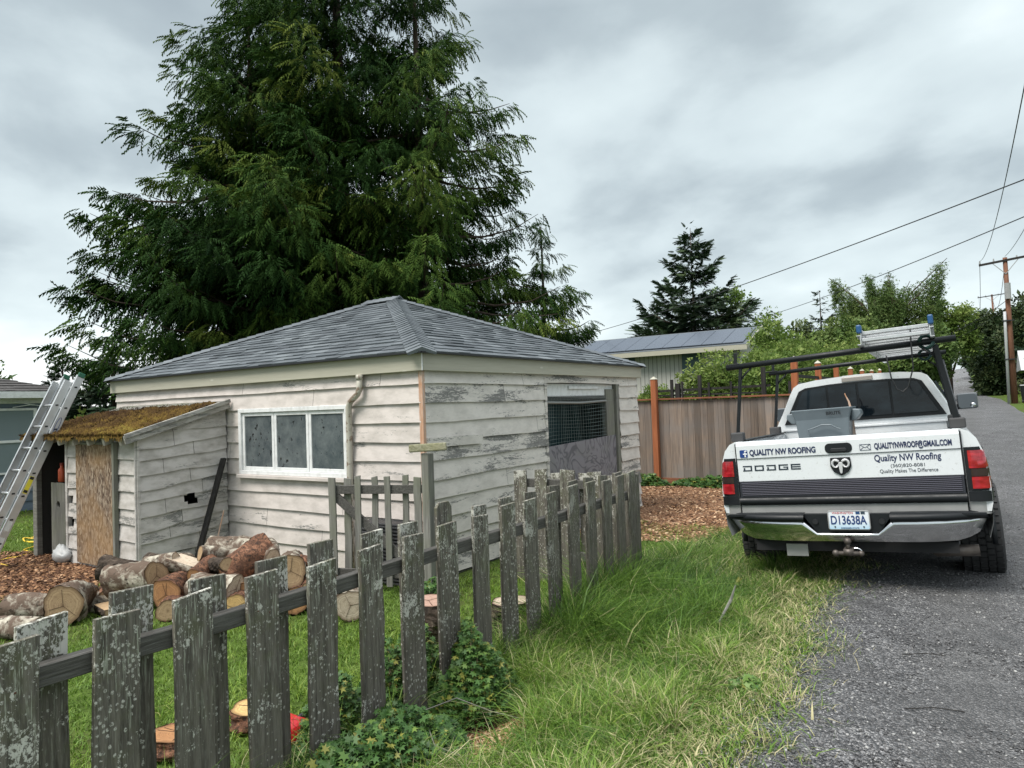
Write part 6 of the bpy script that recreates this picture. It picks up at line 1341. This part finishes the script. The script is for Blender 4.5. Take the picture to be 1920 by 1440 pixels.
def conifer(name, label, x, y, z0, H, prof, nb, nspray, size, m, tpl=SP_C, droop=.30, up=.22, seed=0, group=None, hmin=.1, dens_tip=1.3, trunk=.25, hang=.8, tintb=.45, limbs=0, cat='tree', spread=.34, lean=(0, 0)):
    r = np.random.default_rng(seed); e = empty(name, (x, y, z0), label, cat, group)
    hs, rs = zip(*prof); h = hmin*H+(1-hmin)*H*r.random(nb)**1.05; az = r.uniform(0, 2*np.pi, nb); L = np.interp(h/H, hs, rs)*r.uniform(.62, 1.12, nb); L = np.maximum(L, .15); bt = tintb+.17*r.standard_normal(nb)
    bd = droop*r.uniform(.5, 1.4, nb); bu = up*r.uniform(.6, 1.5, nb)
    w = L**1.35; bi = r.choice(nb, nspray, p=w/w.sum()); s = r.beta(dens_tip, .85, nspray)*.95+.05; s = np.maximum(s, .12)
    out = np.stack([np.cos(az), np.sin(az), 0*az], 1)[bi]; per = np.stack([-np.sin(az), np.cos(az), 0*az], 1)[bi]; Lb = L[bi]
    lat = r.uniform(-1, 1, nspray)*spread*Lb*(1.0-s*.80)*np.minimum(1, s*3); 
    zb = h[bi]+Lb*(-bd[bi]*s+bu[bi]*s**3*1.2)-np.abs(lat)*.28-r.random(nspray)*.05*Lb
    c = np.array([x, y, z0])+np.array([lean[0], lean[1], 0])*(h[bi]/H)[:, None]
    pos = c+out*(Lb*s)[:, None]+per*lat[:, None]+np.stack([0*zb, 0*zb, zb], 1)
    dr = out*(.55+.3*s)[:, None]+per*(np.sign(lat)*r.uniform(.1, .8, nspray))[:, None]+np.array([0, 0, -1])*(hang*r.uniform(.4, 1.3, nspray)-.35*(s > .88))[:, None]+.22*r.standard_normal((nspray, 3))
    upv = np.array([0, 0, 1.0])+out*.6+.45*r.standard_normal((nspray, 3))
    sc_ = size*r.uniform(.6, 1.25, nspray)*(1-.25*(h[bi]/H))
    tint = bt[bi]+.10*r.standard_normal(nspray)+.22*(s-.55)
    V, T, ti = inst(*tpl, pos, dr, upv, sc_, tint)
    npmesh('crown', V, [T], m, e, tint=ti)
    q = MB(); q.tube([(x, y, z0-.2), (x+lean[0]*.5, y+lean[1]*.5, z0+H*.5), (x+lean[0], y+lean[1], z0+H*.98)], [trunk, trunk*.42, .015], 10)
    tr = q.build('trunk', M_bark, e, smooth=True)
    q = MB(); order = np.argsort(-L)[:max(limbs, 0)]
    for i in order:
        cx, cy = x+lean[0]*h[i]/H, y+lean[1]*h[i]/H
        pts = [(cx+math.cos(az[i])*L[i]*k, cy+math.sin(az[i])*L[i]*k, z0+h[i]+L[i]*(-bd[i]*k+bu[i]*k**3*1.2)) for k in (0, .25, .5, .75, .95)]; q.tube(pts, [.05+.008*L[i], .04, .03, .018, .006], 5)
    if limbs: q.build('limbs', M_bark, e)
    return e
CP = [(0, .8), (.12, .95), (.25, 1), (.45, .80), (.65, .55), (.85, .25), (1, .04)]
def prof(R, p=CP): return [(a, b*R) for a, b in p]
conifer('cedar_tree', 'leftmost trunk of the tall cedar clump with long branches sweeping out over the shed', -16.75, 12.3, -.2, 14.2, prof(4.5, [(0, .75), (.2, 1.0), (.34, .97), (.5, .86), (.68, .70), (.82, .48), (.93, .26), (1, .05)]), 200, 21000, .52, F_cedar, seed=1, group='tall cedars behind the garage', hmin=.20, limbs=60, trunk=.34, tintb=.38)
conifer('cedar_tree', 'middle and tallest cedar of the clump directly behind the garage roof', -15.3, 14.3, -.2, 20.5, prof(5.4, [(0, .8), (.15, .95), (.3, 1), (.45, .85), (.65, .62), (.85, .28), (1, .03)]), 300, 31000, .54, F_cedar, seed=2, group='tall cedars behind the garage', hmin=.11, limbs=60, trunk=.42, tintb=.36)
conifer('cedar_tree', 'thinner right cedar of the clump with sky showing through its drooping sprays', -12.5, 14.6, -.2, 16.8, prof(3.9, [(0, .8), (.15, 1), (.32, 1), (.45, .88), (.65, .60), (.85, .30), (1, .03)]), 210, 12500, .46, F_cedar, seed=3, group='tall cedars behind the garage', hmin=.12, limbs=80, trunk=.28, tintb=.46, hang=1.0)
conifer('cedar_tree', 'small cedar standing at the right foot of the tall clump', -11.2, 18.9, -.2, 7.6, prof(2.15, [(0, .9), (.3, 1), (.6, .75), (.85, .36), (1, .05)]), 100, 5600, .36, F_cedar, seed=4, group='tall cedars behind the garage', hmin=.08, limbs=40, trunk=.16, tintb=.42, droop=.15)
conifer('spruce_tree', 'dark pointed spruce above the house with solar panels', -14.8, 44, 0, 13.0, prof(4.3, [(0, .9), (.25, .9), (.42, .85), (.6, .58), (.8, .33), (.93, .15), (1, .03)]), 150, 9500, .60, F_spruce, SP_S, droop=.02, up=.30, seed=5, group='spruces behind the houses', hmin=.2, limbs=60, trunk=.17, hang=.1, tintb=.35, spread=.42)
conifer('spruce_tree', 'smaller dark spruce just left of the large pointed one', -20.8, 53, 0, 10.4, prof(2.1, [(0, 1), (.4, .75), (.7, .4), (1, .03)]), 90, 3400, .55, F_spruce, SP_S, droop=.05, up=.2, seed=6, group='spruces behind the houses', limbs=30, hang=.1, tintb=.3, spread=.4)
conifer('spruce_tree', 'small spruce rising behind the right end of the solar roof', -13.9, 62.5, 0, 8.9, prof(1.9, [(0, 1), (.4, .7), (.7, .35), (1, .03)]), 70, 2400, .55, F_spruce, SP_S, droop=.03, up=.25, seed=7, group='spruces behind the houses', limbs=30, hang=.1, tintb=.25, spread=.4)
conifer('spruce_tree', 'ragged spruce left of the weeping birch', -10.8, 66, .3, 10.6, prof(2.6, [(0, 1), (.4, .7), (.7, .45), (1, .05)]), 80, 3000, .6, F_spruce, SP_S, droop=.03, up=.25, seed=8, group='spruces behind the houses', limbs=30, hang=.1, tintb=.25, spread=.4)
conifer('spruce_tree', 'leftmost small spruce beyond the blue house', -50.5, 22.0, -.2, 6.6, prof(1.7, [(0, 1), (.4, .75), (1, .03)]), 60, 1600, .5, F_spruce, SP_S, droop=.05, up=.2, seed=9, group='small conifers beyond the blue house', hang=.1, tintb=.25, limbs=20)
conifer('spruce_tree', 'second small spruce beyond the blue house, right of the leftmost', -47.5, 23.2, -.2, 6.3, prof(1.6, [(0, 1), (.4, .75), (1, .03)]), 60, 1600, .5, F_spruce, SP_S, droop=.05, up=.2, seed=10, group='small conifers beyond the blue house', hang=.1, tintb=.28, limbs=20)
conifer('spruce_tree', 'fuller dark conifer behind the ladder top', -36.0, 18.0, -.2, 6.4, prof(2.6, [(0, 1), (.3, .95), (.6, .7), (1, .05)]), 90, 4400, .6, F_spruce, SP_S, droop=.15, up=.2, seed=11, group='small conifers beyond the blue house', hang=.3, tintb=.3, limbs=20)

def bushy(name, label, x, y, z0, blobs, nleaf, size, m, seed=0, group=None, cat='tree', trunk=None, shell=.55, droopy=0.0, tb=.5, branches=10):
    """blobs: (dx,dy,dz,rx,ry,rz)"""
    r = np.random.default_rng(seed); e = empty(name, (x, y, z0), label, cat, group); vol = np.array([b[3]*b[4]*b[5] for b in blobs])**.75; bi = r.choice(len(blobs), nleaf, p=vol/vol.sum()); B = np.array(blobs)[bi]
    d = r.standard_normal((nleaf, 3)); d /= np.linalg.norm(d, axis=1, keepdims=True); rad = r.random(nleaf)**shell
    k = 1+.22*np.sin(d[:, 0]*5+bi*1.7)*np.cos(d[:, 1]*6+bi)+.16*np.sin(d[:, 2]*9+bi*2.3)
    pos = np.array([x, y, z0])+B[:, :3]+d*B[:, 3:]*(rad*k)[:, None]
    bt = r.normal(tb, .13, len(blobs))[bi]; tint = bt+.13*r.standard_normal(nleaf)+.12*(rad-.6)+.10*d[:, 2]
    dr = d+.8*r.standard_normal((nleaf, 3))+np.array([0, 0, -droopy]); V, T, ti = inst(*LEAFT, pos, dr, r.standard_normal((nleaf, 3))+np.array([0, 0, .8]), size*r.uniform(.6, 1.4, nleaf), tint)
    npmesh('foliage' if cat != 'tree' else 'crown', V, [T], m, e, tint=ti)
    t = trunk or .06; top = max(b[2] for b in blobs); q = MB(); q.tube([(x, y, z0-.2), (x, y, z0+top*.5), (x+.05, y, z0+top)], [t, t*.7, t*.2], 8)
    for j in range(min(branches, len(blobs))):
        b = blobs[j]; q.tube([(x, y, z0+b[2]*.35), (x+b[0]*.5, y+b[1]*.5, z0+b[2]*.75), (x+b[0]*.95, y+b[1]*.95, z0+b[2]*1.03)], [t*.5, t*.35, t*.12], 5)
    q.build('trunk' if cat == 'tree' else 'stems', M_bark, e, smooth=True); return e
def rblobs(n, sx, sy, z0, z1, r0, r1, seed, fl=1.0):
    r = random.Random(seed); return [(r.uniform(-sx, sx), r.uniform(-sy, sy), r.uniform(z0, z1), r.uniform(r0, r1), r.uniform(r0, r1), r.uniform(r0, r1)*fl) for _ in range(n)]
# light green shrubs behind the cedar fence
for i, (x, y, s, h, lb) in enumerate([(-7.4, 17.0, .9, 1.95, 'light green shrub right beside the garage roof corner'), (-6.3, 16.6, .9, 2.0, 'light green shrub behind the first orange fence post'), (-4.75, 18.6, 1.1, 3.2, 'tall light green shrub covering the window of the solar panel house'), (-4.6, 16.9, 1.2, 3.0, 'light green shrub between garden frame and truck rack'), (-4.5, 19.5, 1.5, 3.7, 'largest light green shrub of the hedge with pale flowers'), (-3.9, 22.5, 1.2, 3.7, 'light green shrub above the rear bar of the truck rack'), (-4.6, 27, 1.6, 3.6, 'rounded green shrub behind the lane fence'), (-4.4, 33, 1.9, 4.2, 'farthest rounded green shrub behind the lane fence')]):
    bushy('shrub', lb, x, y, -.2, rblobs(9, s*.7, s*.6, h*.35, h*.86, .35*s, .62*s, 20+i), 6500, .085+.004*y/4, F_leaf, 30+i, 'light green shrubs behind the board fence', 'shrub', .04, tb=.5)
# weeping birch: hanging curtains from rising limbs
def weeping(x, y, z0, H, label):
    r = np.random.default_rng(77); e = empty('birch_tree', (x, y, z0), label, 'tree'); P = []; D = []; q = MB(); q.tube([(x, y, z0-.2), (x+.2, y, z0+H*.5), (x, y, z0+H*.72)], [.3, .2, .1], 8)
    for k in range(46):
        a = r.uniform(0, 2*np.pi); R = r.uniform(.3, 4.2); h = H*(1.0-.05*R*r.random())*r.uniform(.72, 1.0); tx, ty = x+R*math.cos(a), y+R*math.sin(a)*.7
        if k == 0: tx, ty, h = x+4.3, y, H*1.02
        if k == 1: tx, ty, h = x-3.9, y, H*.97
        q.tube([(x, y, z0+h*.45), (x+(tx-x)*.4, y+(ty-y)*.4, z0+h*.78), (tx, ty, z0+h)], [.09, .06, .02], 5)
        for j in range(10):
            s = .45+.6*r.random(); bx, by, bz = x+(tx-x)*s, y+(ty-y)*s, z0+h*(.60+.42*s); ln = r.uniform(1.0, 3.4)
            n = int(42*ln); u = r.random(n); P.append(np.stack([bx+.26*r.standard_normal(n)*(1-u*.75), by+.26*r.standard_normal(n)*(1-u*.75), bz-ln*u], 1)); D.append(np.full(n, r.normal(.62, .14)))
    P = np.concatenate(P); D = np.concatenate(D); n = len(P); V, T, ti = inst(*LEAFT, P, np.array([0, 0, -1.])+.5*r.standard_normal((n, 3)), r.standard_normal((n, 3)), .15*r.uniform(.6, 1.3, n), D+.1*r.standard_normal(n))
    npmesh('crown', V, [T], F_mid, e, tint=ti); q.build('trunk', M_bark, e, smooth=True)
weeping(-5.4, 62, .4, 11.0, 'tall weeping birch with hanging curtains of leaves above the truck')
bushy('broadleaf_tree', 'mid green rounded tree below the weeping birch at its left', -8.0, 56, .2, rblobs(12, 2.2, 1.5, 2.5, 5.6, 1.0, 1.9, 50), 8500, .34, F_mid, 51, trunk=.2, tb=.6, group='broadleaf trees beyond the hedge')
bushy('broadleaf_tree', 'green rounded tree in front of the foot of the weeping birch', -4.6, 54, .3, rblobs(12, 2.8, 1.5, 2.0, 4.6, 1.0, 1.8, 52), 8500, .32, F_mid, 53, trunk=.2, tb=.5, group='broadleaf trees beyond the hedge')
bushy('broadleaf_tree', 'airy pale green tree right of the weeping birch', -1.5, 74, 1, rblobs(10, 1.5, 1.3, 4.5, 9.3, .7, 1.4, 54), 2600, .34, F_leaf, 55, trunk=.14, shell=.8, tb=.45, group='broadleaf trees beyond the hedge')
bushy('broadleaf_tree', 'sparse young tree seen behind the right side of the big spruce', -14.0, 52, 0, rblobs(9, 1.6, 1.2, 4, 9.4, .6, 1.2, 56), 1500, .30, F_leaf, 57, trunk=.12, shell=.8, tb=.3, group='broadleaf trees beyond the hedge')
bushy('broadleaf_tree', 'nearly bare pale tree left of the ragged spruce', -12.0, 68, .3, rblobs(8, 1.4, 1.2, 4, 8.2, .5, 1.1, 58), 700, .22, F_mid, 59, trunk=.10, shell=.8, tb=.9, group='broadleaf trees beyond the hedge', branches=8)
bushy('broadleaf_tree', 'low green tree line piece left of the solar roof', -27, 60, 0, rblobs(12, 6, 2, 2.5, 5.0, 1.2, 2.0, 60), 5000, .4, F_dark, 61, trunk=.2, tb=.5, group='broadleaf trees beyond the hedge')
bushy('broadleaf_tree', 'small dark tree just right of the solar roof gable', -10.5, 46, 0, rblobs(10, 2.0, 1.3, 2, 4.6, .8, 1.4, 62), 4000, .3, F_dark, 63, trunk=.16, tb=.6, group='broadleaf trees beyond the hedge')
bushy('plum_tree', 'dark purple leaved tree beside the lane behind the truck rack', -4.4, 62, .7, rblobs(12, 1.5, 2.0, 1.6, 4.9, .8, 1.4, 64), 9000, .22, F_plum, 65, trunk=.16, tb=.5)
# dark trees on the right of the lane
for i, (x, y, sx, sy, z1, R0, R1, n, m, lb) in enumerate([
    (2.6, 92, 1.7, 3, 6.8, 1.3, 2.1, 9000, F_dark, 'large dark green tree hanging over the right side of the far lane'),
    (2.0, 76, .9, 2, 4.6, .9, 1.5, 7000, F_dark, 'dense dark bush at the lane edge left of the near utility pole'),
    (5.2, 72, 1.8, 2, 8.0, 1.2, 2.0, 9000, F_dark, 'dark green tree right behind the near utility pole'),
    (5.6, 56, 1.4, 1.5, 3.0, .8, 1.3, 5000, F_mid, 'green bush behind the rubbish bins'),
    (9.6, 88, 3, 3, 8.0, 1.8, 2.6, 8000, F_dark, 'dark tree mass at the right picture edge')]):
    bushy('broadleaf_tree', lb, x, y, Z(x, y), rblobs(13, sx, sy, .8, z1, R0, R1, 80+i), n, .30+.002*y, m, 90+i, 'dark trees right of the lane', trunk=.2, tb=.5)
for i, (x, y, h, R, lb) in enumerate([(1.6, 104, 9.6, 2.4, 'spiky conifer over the far lane left of the far pole'), (3.9, 100, 8.6, 2.2, 'second spiky conifer right of the far pole'), (6.3, 84, 11.2, 3.0, 'taller conifer at the right picture edge behind the near pole'), (5.4, 64, 6.5, 2.2, 'low spreading conifer behind the near pole')]):
    conifer('spruce_tree', lb, x, y, Z(x, y), h, prof(R, [(0, 1), (.4, .85), (.7, .55), (1, .05)]), 90, 4400, .8, F_spruce, SP_S, droop=.02, up=.3, seed=110+i, group='conifers right of the lane', limbs=30, hang=.1, tintb=.25, spread=.4)
for i, (x, y, lb) in enumerate([(-7.6, 95, 'dark trees closing the lane on its left side'), (-9, 130, 'farther trees on the left of the lane'), (2.6, 135, 'farther trees on the right of the lane'), (-12, 190, 'trees at the far left end of the lane'), (3, 200, 'trees at the far right end of the lane')]):
    bushy('broadleaf_tree', lb, x, y, Z(x, y), rblobs(12, 2.6, 4, 1.2, 5.2+.01*y, 1.5, 2.5, 130+i), 5500, .36+.0025*y, F_dark, 140+i, 'trees along the far lane', trunk=.2, tb=.55)
for i, (x, y, z1, n, m, lb) in enumerate([(-43.5, 13.6, 5.2, 6000, F_mid, 'rounded green tree at the far left picture edge above the blue house roof')]):
    bushy('broadleaf_tree', lb, x, y, -.2, rblobs(12, 2.2, 2.2, 2, z1, 1.2, 1.9, 150), n, .3, m, 151, trunk=.2, group='broadleaf trees beyond the blue house')
bushy('shrub', 'light green shrub between the ladder and the garage above the mossy roof', -17.0, 9.0, -.2, rblobs(10, 1.6, .9, .8, 1.75, .5, .75, 152), 5000, .13, F_leaf, 153, None, 'shrub', tb=.45)
bushy('shrub', 'darker green shrub behind the left end of the mossy shed roof', -21.5, 12.5, -.2, rblobs(10, 2.2, 1.0, .9, 2.1, .6, .9, 154), 5000, .16, F_mid, 155, None, 'shrub', tb=.5)

# ------------------------------------------------ low lobed plants by the fence
def lobed():
    V = [(0, 0, 0)]; n = 11
    for k in range(n):
        a = -2.5+5.0*k/(n-1); r = (1.0 if k % 2 == 0 else .5)*(1-.12*abs(a)/2.5); V.append((.1+r*math.cos(a), r*math.sin(a), .08*((k % 2)-.5)-.10*r))
    return np.array(V)*.5, np.array([(0, k, k+1) for k in range(1, n)])
LOB = lobed()
F_ger = tinted('lobed_leaves', [(0, (.025, .065, .018)), (.5, (.065, .145, .034)), (.8, (.15, .24, .05)), (.93, (.24, .24, .05)), (1, (.18, .10, .05))], .5, .35, transl=.2)
def lowplant(name, label, cat, x, y, ry, rx, h, n, size, seed, tb=.45, z0=None, group=None, side=0):
    r = np.random.default_rng(seed); z0 = Z(x, y) if z0 is None else z0; e = empty(name, (x, y, z0), label, cat, group)
    a = r.uniform(0, 2*np.pi, n); q = np.sqrt(r.random(n)); px = x+rx*q*np.cos(a); py = y+ry*q*np.sin(a); hh = h*(1-q**2*.75)*(.35+.65*r.random(n)**.6)*(.75+.35*vnoise(px, py, 7, seed)); pz = z0+np.maximum(hh, .01)
    pos = np.stack([px, py, pz], 1); dr = np.stack([np.cos(a)+.9*r.standard_normal(n), np.sin(a)+.9*r.standard_normal(n), .5*r.standard_normal(n)-.1], 1)
    up = np.stack([.5*r.standard_normal(n)+.35, .5*r.standard_normal(n)-.2, np.full(n, 1.0)], 1)
    tint = tb+.16*r.standard_normal(n)+.12*(hh/h-.5); tint = np.where(r.random(n) < .06, .92, tint); V, T, ti = inst(*LOB, pos, dr, up, size*r.uniform(.55, 1.35, n), tint); npmesh('leaves', V, [T], F_ger, e, tint=ti)
    m = MB()
    for k in range(min(90, n//14)):
        j = r.integers(n); p = pos[j]; m.tube([(x+(p[0]-x)*.45, y+(p[1]-y)*.45, z0), (x+(p[0]-x)*.8, y+(p[1]-y)*.8, z0+(p[2]-z0)*.6), tuple(p)], [.003, .0025, .0015], 4)
    m.build('stems', M_rustw if seed % 2 else M_dkwood, e)
lowplant('leafy_weed', 'tall lobed green weed growing up against the fence boards in the middle', 'plant', -2.48, 3.25, .30, .24, .66, 3000, .052, 1, .5, group='lobed weeds at the picket fence')
lowplant('leafy_weed', 'wide dark green lobed weed spilling out under the fence at the bottom edge', 'plant', -2.42, 2.38, .55, .33, .44, 5200, .050, 2, .36, group='lobed weeds at the picket fence')
lowplant('leafy_weed', 'lobed weed climbing behind the boards right of the seventh board', 'plant', -2.86, 3.02, .45, .16, .58, 2200, .050, 3, .40, group='lobed weeds at the picket fence')
lowplant('leafy_weed', 'dark lobed weed behind the fence left of the tall one', 'plant', -2.84, 2.52, .32, .15, .46, 1600, .050, 4, .36, group='lobed weeds at the picket fence')
lowplant('leafy_weed', 'low weed with yellowish leaves in the gap beside the tall one', 'plant', -2.36, 2.78, .16, .16, .16, 500, .05, 5, .55, group='lobed weeds at the picket fence')
lowplant('ivy', 'dark green ivy along the foot of the cedar fence left of the orange post', 'ivy', -6.2, 13.75, .35, .9, .34, 1500, .11, 6, .35, group='ivy at the foot of the cedar fence')
lowplant('ivy', 'straggling ivy at the foot of the cedar fence right of the orange post', 'ivy', -4.35, 13.85, .30, .9, .30, 1300, .11, 7, .35, group='ivy at the foot of the cedar fence')
lowplant('leafy_weed', 'small green weed under the gate post by the garage corner', 'plant', -4.25, 5.0, .25, .2, .25, 500, .05, 8, .45, group='weeds near the garage corner')
lowplant('leafy_weed', 'flat broad leaved weed in the verge nearest the camera', 'plant', -1.55, 3.05, .13, .12, .13, 160, .07, 9, .6, group='weeds in the verge grass')
lowplant('leafy_weed', 'small broad leaved weed at the gravel edge', 'plant', -1.12, 3.9, .10, .10, .09, 110, .06, 11, .55, group='weeds in the verge grass')
lowplant('leafy_weed', 'broad leaved weed in the verge between fence end and truck', 'plant', -1.75, 6.0, .16, .14, .14, 170, .07, 12, .6, group='weeds in the verge grass')
def dry():
    q = MB(); q.tube([(-2.30, 2.60, .02), (-2.42, 2.72, .05), (-2.38, 2.95, .04), (-2.2, 3.02, -.02), (-2.05, 3.1, -.06)], .0028, 5); q.tube([(-2.42, 2.72, .05), (-2.2, 2.55, .0), (-2.02, 2.62, -.06), (-1.95, 2.85, -.08)], .003, 5); tag(q.build('dry_stem', M_greyh, None, org=(-2.3, 2.8, -.1)), 'bent tan dry stem arching over the chips by the low fence end', 'twig')
    q = MB(); q.tube([(-1.55, 4.85, .03), (-1.50, 5.0, .16), (-1.47, 5.02, .26)], [.006, .012, .004], 6); tag(q.build('pale_stalk', M_grey, None, org=(-1.5, 4.9, -.05)), 'pale broken stalk lying in the verge grass', 'twig')
    for (x, y, L, lb) in ((-.35, 3.95, .25, 'thin dark twig lying on the gravel nearest the camera'), (-.42, 4.75, .22, 'thin dark twig lying on the gravel farther up'), ):
        q = MB(); z = Z(x, y)+.030; q.tube([(x, y, z), (x+L*.5, y+.07, z+.006), (x+L, y+.10, z)], .0028, 5); tag(q.build('twig', M_dkwood, None, org=(x, y, z)), lb, 'twig')
dry()
